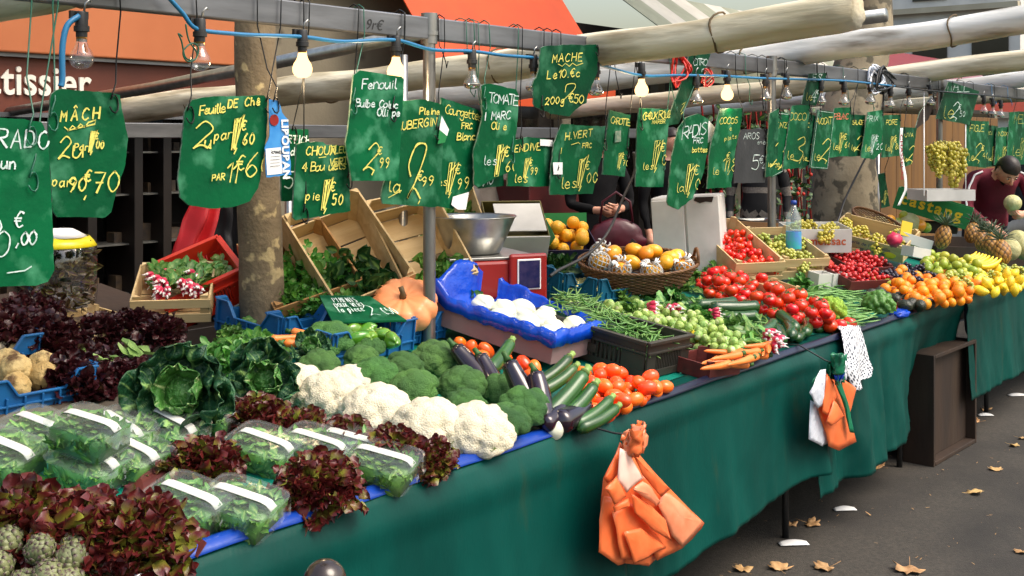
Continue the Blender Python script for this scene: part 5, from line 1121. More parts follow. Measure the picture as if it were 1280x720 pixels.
cable([(232, 30), (236, 50), (246, 66), (243, 75), (233, 76), (229, 64), (240, 54), (248, 60), (244, 74), (232, 72), (227, 52), (223, 42), (228, 46)], .0024, 'wire_green', 'wire_loop', 'coiled green wire loop hanging beside the second bulb', cat='wire', Y=2.72)
random.seed(8)
def tangle(px, py, w, h, n, r, m, label, Y=2.75):
    pts = []
    for i in range(n):
        a = i * 2.1 + R(-.4, .4); pts.append((px + w * cos(a) * R(.5, 1) + R(-2, 2), py + h * sin(a) * R(.6, 1), Y + R(-.03, .09)))
    return cable(pts, r, m, 'cable_tangle', label, cat='cable')
tangle(850, 86, 16, 26, 26, .0042, 'red_cable', 'red cable wound round the beam beside the twisted dark board'); tangle(884, 96, 10, 14, 10, .004, 'red_cable', 'loose end of red cable trailing past the twisted dark board')
tangle(1095, 100, 14, 22, 24, .006, 'white_bag', 'white cable knotted round the beam by the far canopy'); tangle(1105, 100, 18, 18, 26, .006, 'black', 'black cable knotted with the white cable on the beam')
cable([(1120, 108), (1160, 113), (1220, 118), (1285, 124)], .006, 'black', 'power_cable', 'black power cable sagging towards the far end of the beam', Y=2.7)
cable([(792, 190, 2.9), (793, 215, 2.9), (780, 245, 2.9), (760, 290, 2.85), (735, 318, 2.8), (700, 337, 2.75), (688, 345, 2.72)], .0065, 'black', 'power_cable', 'black cable drooping from the beam down to the teal crates', Y=2.8)
cable([(1105, 110, 2.8), (1100, 160, 2.8), (1078, 205, 2.85), (1056, 250, 2.9), (1045, 280, 2.9), (1020, 300, 2.9), (990, 306, 2.9)], .007, 'black', 'power_cable', 'black cable drooping from the cable knot to the moissac carton', Y=2.8)
# bare wires left on the beam
def loose(px, m, L, label):
    x = atY(px, 60, YB).x; mb = MB(); mb.tube([(x, YB + .03, ZTOP - .03), (x, YB + .028, ZTOP + .006), (x, YB, ZTOP + .014), (x + .003, YB - .028, ZTOP + .004), (x + .006, YB - .03, ZB - .06), (x + .002 + R(-.03, .03), YB - .05, ZB - L * .6), (x + R(-.02, .02), YB - .06, ZB - L), (x + .012, YB - .06, ZB - L - .02), (x + .02, YB - .06, ZB - L + .005)], .0021, 6)
    tag(mb.build('wire_hook', M[m]), label, 'wire hook', 'spare wire hooks left on the beam')
for px, m, L in ((590, 'wire_green', .3), (575, 'wire_green', .22), (540, 'wire_dark', .12), (760, 'wire_dark', .2), (787, 'wire_dark', .28), (830, 'wire_green', .25), (925, 'wire_green', .2), (940, 'wire_dark', .22), (1048, 'wire_green', .16), (1080, 'wire_green', .2), (1200, 'wire_dark', .14), (1235, 'blue_cable', .1), (1255, 'blue_cable', .1)): loose(px, m, L, 'spare bent wire hook hanging empty on the beam')
# chasselas ribbon
mb = MB(); e = [(1127, 160), (1127, 190), (1131, 220), (1131, 238), (1124, 257)]; P3 = [atY(a, b, 2.66) for a, b in e]
mb.grid(2, 24, lambda u, v: (lambda k, t: P3[k].lerp(P3[k + 1], t) + V(((u - .5) * .05, .006 * sin(v * 7), 0)))(min(int(v * 4), 3), v * 4 - min(int(v * 4), 3)))
rb = tag(mb.build('ribbon', M['paper'], solid=.001), 'white paper ribbon printed CHASSELAS hanging by the grapes', 'ribbon')
M['red_ink'] = mat('dark_red_ink', srgb(150, 26, 40), None, 5, .6)
a = atY(1125.5, 168, 2.64); text('CHASSELAS', (a.x, 2.64, a.z), .055, M['red_ink'], rb, rot=(pi / 2, radians(87), 0), ext=.0004, bold=.0012)
# ================================================================ containers and the display
def toward(loc, tilt, spin=0.0, s=1.0, az=0.0):
    """matrix that leans a thing's top towards the street side of the viewer"""
    return Matrix.Translation(V(loc)) @ Matrix.Rotation(az, 4, 'Z') @ Matrix.Rotation(tilt, 4, V((ST, -CT, 0))) @ Matrix.Rotation(spin, 4, 'Z') @ Matrix.Scale(s, 4)
def kid(o, par): o.parent = par; return o
def wall(mb, L, H, th, dip, cw, M, mat=0):
    t = MB()
    pl = [(-L / 2, 0), (L / 2, 0), (L / 2, H), (L / 2 - cw, H), (L / 2 - cw - dip * .7, H - dip), (-L / 2 + cw + dip * .7, H - dip), (-L / 2 + cw, H), (-L / 2, H)] if dip else [(-L / 2, 0), (L / 2, 0), (L / 2, H), (-L / 2, H)]
    t.prism(pl, -th / 2, th / 2); mb.add([M @ p for p in t.v], t.f, mat)
    if dip:   # rim lip following the dip
        top = pl[2:]
        for a, b in zip(top, top[1:]):
            p, q = V((a[0], -th * .9, a[1])), V((b[0], -th * .9, b[1])); k = MB(); k.bar(p, q, .006, .010, V((0, 1, 0))); mb.add([M @ x for x in k.v], k.f, mat)
def plastic_crate(name, label, m, Mx, L=.4, W=.3, H=.13, dip=.05, group=None, cat='crate', slots=False, ribs=True):
    r = empty(name, label=label, cat=cat, group=group); r.matrix_world = Mx
    for k, (ln, off, rz) in enumerate(((L, (0, -W / 2, 0), 0), (L, (0, W / 2, 0), pi), (W - .016, (-L / 2, 0, 0), -pi / 2), (W - .016, (L / 2, 0, 0), pi / 2))):
        mb = MB(); M_ = Matrix.Translation(V(off)) @ Matrix.Rotation(rz, 4, 'Z')
        if slots:
            n = 15; hb = H * .2; ht = H * .62
            for (a, b, c_, d) in ((-ln / 2, ln / 2, 0, hb), (-ln / 2, ln / 2, ht, H), (-ln / 2, -ln * .3, hb, ht), (ln * .3, ln / 2, hb, ht)): mb.box(((a + b) / 2, 0, (c_ + d) / 2), (b - a, .008, d - c_), M_)
            for i in range(n): mb.box((-ln * .3 + ln * .6 * (i + .5) / n, 0, (hb + ht) / 2), (ln * .6 / n * .5, .0075, ht - hb), M_)
            mb.box((0, -.010, H - .006), (ln + .02, .014, .012), M_); mb.box((0, -.008, H * .68), (ln + .01, .01, .008), M_)
            if k > 1: mb.box((0, -.008, H * .42), (.09, .008, .03), M_)
        else:
            wall(mb, ln, H, .008, dip, .06 if ln > .3 else .045, M_)
            if ribs:
                for i in range(7): x = -ln / 2 + .012 + (ln - .024) * i / 6; hh = H * .97 if (i in (0, 6)) else (H - dip) * .95; mb.box((x, -.008, hh / 2), (.006, .01, hh), M_)
                mb.box((0, -.0075, H * .3), (ln, .009, .006), M_)
        kid(mb.build('side_wall', m, smooth=False, bevel=.0015), r)
    mb = MB(); mb.box((0, 0, .006), (L - .012, W - .012, .008)); kid(mb.build('floor', m, smooth=False), r); return r
def wood_crate(label, Mx, L=.4, W=.3, H=.14, m='wood_pale', group=None, slats=2, name='wooden_crate', gap=.022, th=.006, ends=True, catg='crate'):
    r = empty(name, label=label, cat=catg, group=group); r.matrix_world = Mx; m = M[m]
    for s in (-1, 1):
        h = (H - gap * (slats - 1)) / slats
        for i in range(slats):
            mb = MB(); mb.box((0, s * (W / 2 - th / 2), i * (h + gap) + h / 2), (L, th, h)); kid(mb.build('slat', m, smooth=False, bevel=.001), r)
        mb = MB(); mb.box((s * (L / 2 - th / 2 - .001), 0, H / 2 + .003), (th * 1.3, W - 2 * th - .001, H * .98)); kid(mb.build('end_panel', m, smooth=False, bevel=.001), r)
        for q in (-1, 1):
            mb = MB(); mb.add([(s * (L / 2 - .009), q * (W / 2 - th - .001), .004), (s * (L / 2 - .036), q * (W / 2 - th - .001), .004), (s * (L / 2 - .009), q * (W / 2 - th - .027), .004), (s * (L / 2 - .009), q * (W / 2 - th - .001), H + .012), (s * (L / 2 - .036), q * (W / 2 - th - .001), H + .012), (s * (L / 2 - .009), q * (W / 2 - th - .027), H + .012)], [(0, 1, 2), (3, 4, 5), (0, 1, 4, 3), (1, 2, 5, 4), (2, 0, 3, 5)]); kid(mb.build('corner_post', m, smooth=False), r)
    for i in range(4):
        mb = MB(); w = (W - 2 * th) / 4; mb.box((0, -W / 2 + th + w * (i + .5), .002), (L - 2.5 * th, w - .008, .005)); kid(mb.build('bottom_slat', m, smooth=False), r)
    return r
def carton(name, label, m, Mx, L, W, H, cat='box', inner=None, flaps=(), group=None, th=.005):
    r = empty(name, label=label, cat=cat, group=group); r.matrix_world = Mx
    mb = MB()
    for s in (-1, 1): mb.box((0, s * (W / 2 - th / 2), H / 2), (L, th, H)); mb.box((s * (L / 2 - th / 2), 0, H / 2), (th, W - 2 * th, H - .001))
    mb.box((0, 0, th / 2 + .001), (L - 2 * th, W - 2 * th, th)); kid(mb.build('body', m, smooth=False, bevel=.001), r)
    for (side, w, ang, mm) in flaps:
        Mf = {'b': Matrix.Translation(V((0, W / 2, H))), 'f': Matrix.Translation(V((0, -W / 2, H))) @ Matrix.Rotation(pi, 4, 'Z'), 'l': Matrix.Translation(V((-L / 2, 0, H))) @ Matrix.Rotation(pi / 2, 4, 'Z'), 'r': Matrix.Translation(V((L / 2, 0, H))) @ Matrix.Rotation(-pi / 2, 4, 'Z')}[side] @ Matrix.Rotation(ang, 4, 'X')
        ln = L if side in 'bf' else W; mb = MB(); mb.box((0, .002, w / 2 + .002), (ln, .004, w), Mf); kid(mb.build('flap', M[mm], smooth=False), r)
    return r
def basket(label, Mx, a, b, H, handle=True):
    r = empty('wicker_basket', label=label, cat='basket'); r.matrix_world = Mx; mb = MB(); n = 60; rows = 13
    for k in range(rows):
        z = H * (k + .5) / rows; f = .74 + .26 * (z / H) ** .8; ph = k % 2
        mb.tube([(a * f * cos(t) * (1 + .022 * (1 if (i + ph) % 2 else -1)), b * f * sin(t) * (1 + .03 * (1 if (i + ph) % 2 else -1)), z) for i, t in [(i, 2 * pi * i / n) for i in range(n + 1)]], H / rows * .52, 5, False)
    kid(mb.build('woven_wall', M['wicker'], smooth=True), r)
    mb = MB()
    for j in range(3): mb.tube([(a * cos(t) * (1.01 + .012 * sin(t * 24 + j * 2.1)), b * sin(t) * (1.01 + .012 * sin(t * 24 + j * 2.1)), H + .006 + .005 * cos(t * 24 + j * 2.1)) for t in [2 * pi * i / 120 for i in range(121)]], .006, 5, False)
    kid(mb.build('rim', M['wicker']), r)
    mb = MB(); mb.lathe([(.001, .003), (.5, .004), (.74, .006)], 30); mb.v = [V((p.x * a, p.y * b, p.z)) for p in mb.v]; kid(mb.build('base', M['wicker']), r)
    if handle:
        mb = MB(); mb.tube([(a * .98, b * .22 * cos(t) * 1.2, H + .075 * sin(t)) for t in [pi * i / 14 for i in range(15)]], .009, 7); kid(mb.build('handle', M['wicker']), r)
    return r
M['wicker'] = mat('brown_wicker', srgb(136, 92, 50), srgb(108, 70, 36), 40, .55, .2, third=srgb(170, 124, 74), tscale=22)
def local_heap(protos, n, r, rect, Mx, label, cat, group, base=None, seed=1, tries=14, squash=1.0, flat=False, upright=False, sc=(.9, 1.1), rz=(0, 6.28), bias=0.0):
    x0, x1, y0, y1 = rect; rs = random.Random(seed); base = base or (lambda x, y: .012)
    for q in pack(n, r, [(x0, y0), (x1, y0), (x1, y1), (x0, y1)], base, tries, bias, seed, squash):
        rt = (rs.uniform(-.25, .25), rs.uniform(-.25, .25), rs.uniform(*rz)) if flat else (rs.uniform(-.4, .4), rs.uniform(-.4, .4), rs.uniform(0, 6.28)) if upright else tuple(rs.uniform(0, 6.28) for _ in range(3))
        put(protos[rs.randrange(len(protos))], None, M=Mx @ Matrix.Translation(q) @ rot3(*rt) @ Matrix.Scale(rs.uniform(*sc), 4), label=label, cat=cat, group=group)
SLOPE = Matrix.Rotation(math.atan(T), 4, 'X')
def flatM(px, py, rz=0.0, h=0.0, tilt=0.0): return Matrix.Translation(on(px, py, h)) @ SLOPE @ Matrix.Rotation(rz, 4, 'Z') @ Matrix.Rotation(tilt, 4, 'X')
def cornerM(px, py, L, W, rz=0.0, cx=1, cy=-1, h=.004, rx=0.0):
    """crate whose (cx,cy) bottom corner stands under that point of the picture"""
    return Matrix.Translation(on(px, py, h)) @ SLOPE @ Matrix.Rotation(rz, 4, 'Z') @ Matrix.Rotation(rx, 4, 'X') @ Matrix.Translation(V((-cx * L / 2, -cy * W / 2, 0)))
def sit(p, px, py, h=0.0, rz=0.0, s=1.0, tilt=0.0, **k): return put(p, None, M=toward(on(px, py, h), tilt, rz, s), **k)
random.seed(33)
# ---------------- lettuces
LB = [(28, 690, 0, 'bright centred red lettuce beside the artichokes at the picture corner'), (100, 700, 1, 'red lettuce right behind the artichoke heap'), (168, 702, 2, 'red lettuce whose dark leaf droops over the blue strip near the artichokes'),
      (258, 602, 0, 'red lettuce standing alone between the clear salad trays'), (398, 628, 1, 'round dark red lettuce overhanging the blue strip beside a single tray'), (318, 540, 2, 'red lettuce touching the savoy cabbages'), (372, 556, 0, 'red lettuce between the savoy cabbage and the cauliflowers'), (432, 568, 1, 'red lettuce at the foot of the middle cauliflower'), (488, 585, 2, 'red lettuce spilling over the blue strip below the cauliflowers'), (535, 588, 0, 'red lettuce touching the last cauliflower at the blue strip')]
for i, (x, y, k, lb) in enumerate(LB): sit(LET[k], x, y, .015 if i < 3 else .01, i * 1.3, (.98, 1.0, .98, .80, .86, .72, .72, .72, .76, .6)[i], .25, label=lb, cat='lettuce', group='red lettuces along the near edge')
for i, (x, y, lb) in enumerate([(20, 420, 'dark red lettuce above the white radishes'), (75, 450, 'dark red lettuce behind the celeriac crate'), (95, 478, 'lowest dark red lettuce beside the celeriac crate'), (38, 395, 'dark red lettuce under the lowest price board'), (128, 410, 'dark red lettuce in the low wooden crate under the wrapped bundle'), (165, 402, 'dark red lettuce in the low crate beside the radish crate'), (200, 410, 'dark red lettuce in the low crate against the savoy cabbage'), (140, 455, 'dark red lettuce lying before the low crate'), (165, 470, 'dark red lettuce lying by the purple artichoke stems'), (60, 425, 'dark red lettuce in the middle of the rear pile')]):
    sit(LETD[i % 2], x, y + 20, .05 if i in (0, 3, 9) else .03 if i in (4, 5, 6) else 0, i * 1.9, .95 if i < 4 or i == 9 else .74, .25, label=lb, cat='lettuce', group='dark lettuces at the rear')
wood_crate('low pale wooden crate of dark lettuces beside the savoy cabbage', cornerM(192, 432, .46, .3, radians(8)), .46, .3, .075, 'wood_pale')
# ---------------- wrapped salad trays
for x, y, h, rz, k, lb in [(112, 602, 0, -.6, 0, 'lower wrapped salad tray of the stack of two'), (112, 602, -1, -.55, 1, 'upper wrapped salad tray of the stack of two'), (8, 590, 0, -.6, 1, 'wrapped salad tray cut by the picture edge'), (215, 555, 0, -.75, 0, 'wrapped salad tray next to the purple artichokes'), (270, 535, 0, -.7, 1, 'wrapped salad tray behind the lone lettuce, under the savoy'), (330, 580, 0, -.6, 0, 'wrapped salad tray between the two lone lettuces'), (395, 580, 0, -.55, 1, 'wrapped salad tray behind the round dark lettuce'), (236, 652, 0, -.6, 1, 'wrapped salad tray in the pair by the blue strip, nearer the stack'), (302, 655, 0, -.55, 0, 'wrapped salad tray in the pair by the blue strip, at the very edge'), (478, 600, 0, -.5, 1, 'single wrapped salad tray touching the blue strip'), (165, 590, 0, -.7, 0, 'wrapped salad tray with a torn film flap beside the stack'), (50, 560, 0, -.6, 1, 'wrapped salad tray behind the stack of two, by the brown board'), (150, 560, 0, -.8, 0, 'wrapped salad tray wedged behind the stack, before the artichoke stems'), (438, 578, 0, -.5, 0, 'wrapped salad tray squeezed between red lettuces below the cauliflowers')]:
    put(CLAM[k], None, M=Matrix.Translation(on(x, y, .008) + V((0, 0, .078 if h < 0 else 0))) @ Matrix.Rotation(.14 if h < 0 else .2, 4, V((ST, -CT, 0))) @ SLOPE @ Matrix.Rotation(rz - .72, 4, 'Z'), label=lb, cat='salad tray', group='wrapped trays of salad leaves')
mb = MB(); q = [on(172, 596, .01), on(212, 603, .01), on(182, 618, .01), on(160, 606, .01)]; mb.add([p + V((0, 0, .03)) for p in q[:2]] + q[2:], [(0, 1, 2, 3)]); tag(mb.build('card_divider', M['wood_red'], smooth=False, solid=.003), 'red card divider between the salad trays', 'divider')
mb = MB(); q = [on(212, 655, .012), on(258, 690, .012), on(246, 696, .012), on(205, 675, .012)]; mb.add([q[0] + V((0, 0, .02)), q[1] + V((0, 0, .02)), q[2], q[3]], [(0, 1, 2, 3)]); tag(mb.build('card_divider', M['wood_red'], smooth=False, solid=.003), 'red brown card divider before the tray pair at the edge', 'divider')
# ---------------- artichokes
random.seed(9)
for i, (x, y, h) in enumerate([(25, 690, .05), (58, 690, .065), (100, 690, .05), (10, 715, .03), (62, 728, .03), (100, 712, .05), (128, 702, .03), (30, 735, .02), (85, 745, .01), (140, 722, .01), (0, 670, .05), (15, 745, .0)]):
    put(ART[i % 2], None, M=toward(on(x, y, h), R(.5, 1.2), R(0, 6), 1.0, R(-.8, .8)), label='olive green artichoke heaped at the near corner of the stall', cat='artichoke', group='green artichokes at the corner')
mb = MB(); c0 = on(160, 712, .03); mb.grid(12, 10, lambda u, v: c0 + V((.14 * (u - .5) + .03 * (v - .5), -.10 * (v - .3), .035 * sin(pi * u) * (1 - v * .6) + .014 * noise.noise(V((u * 5, v * 5, 2)))))); tag(mb.build('plastic_film', M['wrap'], solid=.0006), 'crumpled clear film lying over the artichokes at the strip', 'film')
for i, (x, y, h) in enumerate([(193, 494, .02), (210, 498, .025), (222, 488, .03), (214, 480, .05)]): put(ARTP[0], None, M=toward(on(x, y, h), 1.0, i * 1.1, 1.0, -.5), label='small purple artichoke on a long cut stem before the savoy', cat='artichoke', group='purple artichokes')
random.seed(12); mb = MB(); b0, b1 = on(204, 488, .04), on(150, 455, .06)
for i in range(5): o = V((R(-.03, .03), R(-.02, .02), R(-.015, .02))); mb.tube([b0 + o * .4, b0.lerp(b1, .5) + o, b1 + o * 2], .009, 7, True, 1)
for i in range(26): o = V((R(-.1, .1), R(-.08, .08), R(-.02, .03))); leaf(mb, b1 + o, (b1 - b0) + V((R(-.1, .1), R(-.1, .1), R(-.02, .07))), (0, 0, 1), R(.06, .11), R(.02, .04), 3, 5, R(-.4, .2), .2, .15, ph=R(0, 6))
tag(mb.build('leafy_trimmings', [M['leafl'], M['broc_stalk']]), 'cut artichoke stems with pale torn leaves', 'stems')
# ---------------- savoys, cauliflowers, broccoli
put(SAV[0], None, M=toward(on(238, 496, .09), 1.2, .4, .92), label='large open savoy cabbage with crinkled dark outer leaves', cat='cabbage')
put(SAV[1], None, M=toward(on(338, 478, .07), 1.25, 2.0, .9), label='smaller savoy cabbage half hidden by the nearest cauliflower', cat='cabbage')
put(SAV[1], None, M=toward(on(392, 447, .05), .7, 4.4, .55), label='small crinkled savoy leaf cluster between the broccoli heads', cat='cabbage')
for x, y, k, s, lb in [(372, 505, 0, .86, 'cauliflower nearest the savoy cabbages'), (415, 520, 1, 1.0, 'cauliflower in the middle of the row, behind the red lettuces'), (470, 540, 0, 1.0, 'cauliflower between the broccoli heads and the red lettuces'), (536, 560, 1, 1.05, 'cauliflower below the front broccoli heads'), (597, 565, 0, 1.0, 'last cauliflower, nearest the aubergines'), (440, 500, 1, .8, 'cauliflower tucked behind two others beside the broccoli')]:
    sit(CAUL[k], x, y - 4, .0, x, s, .35, label=lb, cat='cauliflower', group='row of cauliflowers')
for x, y, k, s, lb, tl in [(412, 450, 0, 1.0, 'bluish broccoli head touching the green peppers', .4), (452, 468, 1, .72, 'broccoli head above the middle cauliflower', .3), (400, 478, 2, .75, 'pale centred broccoli head beside the small savoy', .5), (470, 490, 0, .84, 'broccoli with a bright stalk between cauliflowers', .6), (462, 455, 1, .7, 'broccoli head under the peppers', .2), (544, 474, 2, .92, 'largest broccoli head right at the foot of the steel post', .35), (504, 482, 0, .8, 'broccoli head beside the largest one', .3), (518, 510, 1, .92, 'broad flat broccoli head above the cauliflower row', .4), (578, 505, 0, .88, 'broccoli head behind the last cauliflower', .4), (582, 528, 2, .7, 'broccoli head squeezed on top of the last cauliflower', .4), (628, 505, 1, .8, 'broccoli head showing a thick pale stalk beside the aubergines', .8), (655, 532, 2, .86, 'broccoli head leaning on the aubergines', .5), (632, 552, 0, .82, 'broccoli head nearest the blue strip', .4)]:
    sit(BROC[k], x, y - 4, .02, x * .7, s, tl, label=lb, cat='broccoli', group='broccoli heads')
# ---------------- aubergines and courgettes (long axis = local X)
def longput(p, px, py, h, az, el=0.0, s=1.0, roll=0.0, **k): return put(p, None, M=Matrix.Translation(on(px, py, h)) @ SLOPE @ Matrix.Rotation(az, 4, 'Z') @ Matrix.Rotation(-el, 4, 'Y') @ Matrix.Rotation(roll, 4, 'X') @ Matrix.Scale(s, 4), **k)
for x, y, h, az, el, k, s, lb in [(590, 460, .07, 1.6, .6, 0, .95, 'aubergine under the courgette by the blue lined box'), (611, 470, .06, 1.2, .6, 1, .95, 'aubergine between two others, its skin reddish'), (652, 486, .085, 1.5, .85, 0, .95, 'largest black aubergine standing before the tomatoes'), (674, 498, .075, .9, .75, 1, 1.0, 'slim aubergine with a pale calyx leaning on the courgettes'), (692, 519, .04, .2, .3, 1, .72, 'short aubergine behind the white one'), (716, 519, .03, .1, .12, 0, .92, 'glossy aubergine lying at the blue strip')]:
    longput(AUB[k], x, y, h + .015, az, el, s * 1.2, label=lb, cat='aubergine', group='aubergines')
longput(AUBW, 690, 530, .025, .7, .1, 1.0, label='white aubergine at the blue strip beside the broccoli', cat='aubergine'); longput(AUBW, 684, 512, .02, 2.4, .1, .6, label='small white aubergine tip poking from under the broccoli', cat='aubergine')
for x, y, h, az, el, k, s, lb in [(625, 447, .08, .3, .35, 0, 1.0, 'stubby courgette above the aubergines by the blue lined box'), (690, 466, .08, -.05, .38, 1, 1.05, 'courgette with a long stem pointing at the bean crate'), (697, 476, .075, -.1, .36, 1, .95, 'second long stemmed courgette beside the tomatoes'), (706, 496, .09, .02, .52, 0, 1.15, 'biggest dark courgette on top of the row'), (722, 506, .07, .05, .45, 0, 1.0, 'paler courgette beside the biggest one'), (742, 516, .05, -.05, .3, 1, .95, 'courgette touching the row of oval tomatoes'), (748, 524, .035, -.1, .22, 1, .95, 'light green courgette at the blue strip'), (714, 516, .04, .05, .3, 1, 1.0, 'courgette half hidden between the biggest one and the aubergines')]:
    longput(ZUC[k], x, y, h, az, el, s, label=lb, cat='courgette', group='courgettes')
# ---------------- oval tomatoes
heap(ROMA, 50, .0235, [(708, 484), (735, 470), (780, 476), (838, 486), (800, 502), (762, 518), (738, 520), (722, 500)], 'oval orange red tomato heaped at the foot of the bean crate', 'tomato', 'oval tomatoes by the bean crate', h=.03, seed=4, tries=16, flat=True, sc=(.88, 1.0))
for x, y in ((620, 455), (655, 455), (640, 462), (608, 438), (588, 436), (600, 446), (632, 450), (646, 466), (668, 462), (575, 430), (664, 470)): put(ROMA[0], on(x, y, .03), (R(0, 6), R(0, 6), R(0, 6)), 1.0, 'oval tomato lying under the blue lined box', 'tomato', 'oval tomatoes under the blue lined box')
# ---------------- bean crate
Mb = cornerM(806, 474, .25, .52, radians(-4), -1, -1, .006)
plastic_crate('bean_crate', 'low dark slotted plastic crate heaped with green beans', M['dark_crate'], Mb, .25, .52, .13, 0, slots=True)
mb = MB(); mb.grid(10, 14, lambda u, v: V((-.115 + .23 * u, -.24 + .48 * v, .05 + .075 * v + .02 * sin(pi * u)))); o = mb.build('sacking', M['leafd'], solid=.003); o.matrix_world = Mb; tag(o, 'green sacking lining the bean crate', 'liner')
random.seed(17)
for i in range(215):
    u, v = R(-.115, .115), R(-.24, .245); z = .055 + .085 * ((v + .24) / .48) ** .8 + .03 * (1 - (u / .13) ** 2) + R(0, .02)
    put(BEAN[i % 3], None, M=Mb @ Matrix.Translation(V((u * .9, v, z))) @ rot3(R(-.4, .4), R(-.35, .35), random.gauss(1.2, .8)) @ Matrix.Rotation(R(0, 6), 4, 'X') @ Matrix.Scale(R(.75, 1.0), 4), label='slender green bean heaped in the dark slotted crate', cat='green bean', group='green beans in the dark crate')
# ---------------- blue lined box of fennel, sloping to the front
A_, B_ = on(690, 447, .0), on(553, 408, .0)
dv = (B_ - A_); yaw = atan2(dv.y, dv.x) - pi / 2
Mf = Matrix.Translation(on(688, 456, .03)) @ Matrix.Rotation(yaw, 4, 'Z') @ Matrix.Rotation(.17, 4, 'X') @ Matrix.Translation(V((0.16, .27, 0)))
carton('lined_box', 'sloping pink sided carton lined with bright blue plastic, holding fennel', M['card_pink'], Mf, .32, .54, .105)
mb = MB()
def lin(u, v):
    x, y = -.172 + .344 * u, -.285 + .57 * v; e = max(abs(x) / .16, abs(y) / .27); z = .115 if e > .94 else .035 + .02 * noise.noise(V((x * 9, y * 9, 1)))
    z += .010 * noise.noise(V((x * 25, y * 25, 3))) * (1.0 if e > .9 else .8) + .005 * abs(noise.noise(V((x * 60, y * 45, 9)))) - (.05 if e > 1.04 else 0)
    if v > .86: z += .11 * (v - .86) / .14 * (.5 + .6 * sin(pi * min(1, u * 1.1)) + .2 * noise.noise(V((u * 4, 1, 7))))
    if u > .86: z += .05 * (u - .86) / .14 * (v ** 1.5) * (1 + .6 * noise.noise(V((v * 8, 3, 7))))
    return V((x, y, z))
mb.grid(48, 64, lin); o = mb.build('plastic_liner', M['blue_bag'], solid=.0012); o.matrix_world = Mf; tag(o, 'crumpled bright blue plastic bag lining the fennel box', 'plastic liner')
for i, (x, y) in enumerate([(-.02, -.17), (.07, -.20), (-.08, -.09), (.03, -.08), (.09, -.06), (-.03, .05), (-.09, .02), (.06, .04), (-.05, .13), (-.09, -.20)]): put(FEN[0], None, M=Mf @ Matrix.Translation(V((x, y, .078 + .008 * (i % 3)))) @ rot3(R(-.3, .3), R(-.5, .1), 1.2 + R(-.8, .8)) @ Matrix.Scale(R(.9, 1.1), 4), label='white fennel bulb lying in the blue lined box', cat='fennel', group='fennel bulbs in the blue lined box')
# ---------------- blue crates of the corner: parsnips and celeriac
Mc = cornerM(118, 500, .32, .40, 0, 1, -1, .006); plastic_crate('vegetable_crate', 'blue dipped side crate holding celeriac beside the brown board', M['blue_crate'], Mc, .32, .40, .10, .045)
for i, (x, y, z, s) in enumerate([(.06, -.11, .058, 1.0), (.10, -.02, .058, 1.0), (.0, -.06, .075, 1.05), (-.04, -.14, .055, .9), (.03, .05, .06, 1.0), (-.06, .02, .06, 1.0), (.10, .1, .06, 1.0), (-.11, -.1, .058, .9)]): put(CELERIAC[0], None, M=Mc @ Matrix.Translation(V((x, y, z))) @ rot3(R(0, 6), R(0, 6), R(0, 6)) @ Matrix.Scale(s * .92, 4), label='knobbly beige celeriac in the blue crate', cat='celeriac', group='celeriac in the blue crate')
Md = cornerM(50, 462, .32, .40, 0, 1, -1, .03); plastic_crate('vegetable_crate', 'blue dipped side crate of white radishes under the lowest price board', M['blue_crate'], Md, .32, .40, .11, .045)
for i in range(8): put(DAIKON[0], None, M=Md @ Matrix.Translation(V((-.1 + .032 * i, -.1 + .05 * (i % 3), .06 + .025 * (i % 2)))) @ rot3(0, R(-.2, .1), R(.1, .7)) @ Matrix.Scale(1.0, 4), label='long white radish in the blue crate', cat='radish', group='white radishes in the blue crate')
# ---------------- blue crates round the tree: peppers
Me = cornerM(516, 436, .40, .32, radians(2), 1, -1, .01); plastic_crate('vegetable_crate', 'blue dipped side crate of green peppers before the pumpkin', M['blue_crate'], Me, .40, .32, .11, .045)
for i, (x, y, z, a) in enumerate([(-.02, -.10, .10, .3), (.06, -.09, .09, 1.2), (.0, -.02, .12, -.3), (.08, -.01, .105, 2.3), (-.09, -.05, .10, .9), (.13, -.1, .08, 2.0), (-.03, .06, .13, 1.8), (.14, .02, .09, .4)]): put(PEP[i % 2], None, M=Matrix.Translation(on((448, 468, 457, 478, 440, 490, 462, 446)[i], (404, 402, 414, 420, 414, 426, 424, 424)[i], .09)) @ rot3(R(0, 3), R(-.5, .3), a - .9) @ Matrix.Scale(.85, 4), label='shiny green pepper piled in the blue crate', cat='pepper', group='green peppers')
Mg = cornerM(416, 424, .24, .34, radians(4), 1, -1, .02); plastic_crate('vegetable_crate', 'blue dipped side crate wedged against the slim plane tree', M['blue_crate'], Mg, .24, .34, .11, .05)
for x, y in ((378, 424), (365, 422), (390, 418), (384, 430)): longput(CAR[0], x, y, .09, R(0, 3), 0, .9, label='carrot lying in the blue crate by the tree', cat='carrot', group='carrots in the crate by the tree')
Mh = cornerM(560, 420, .34, .30, radians(2), 1, -1, .01); plastic_crate('vegetable_crate', 'blue dipped side crate behind the steel post and the pumpkin', M['blue_crate'], Mh, .30, .30, .10, .045)
put(PUMP, None, M=toward(on(506, 398, .08), .7, .6, .8), label='big ribbed orange pumpkin behind the green peppers', cat='pumpkin')
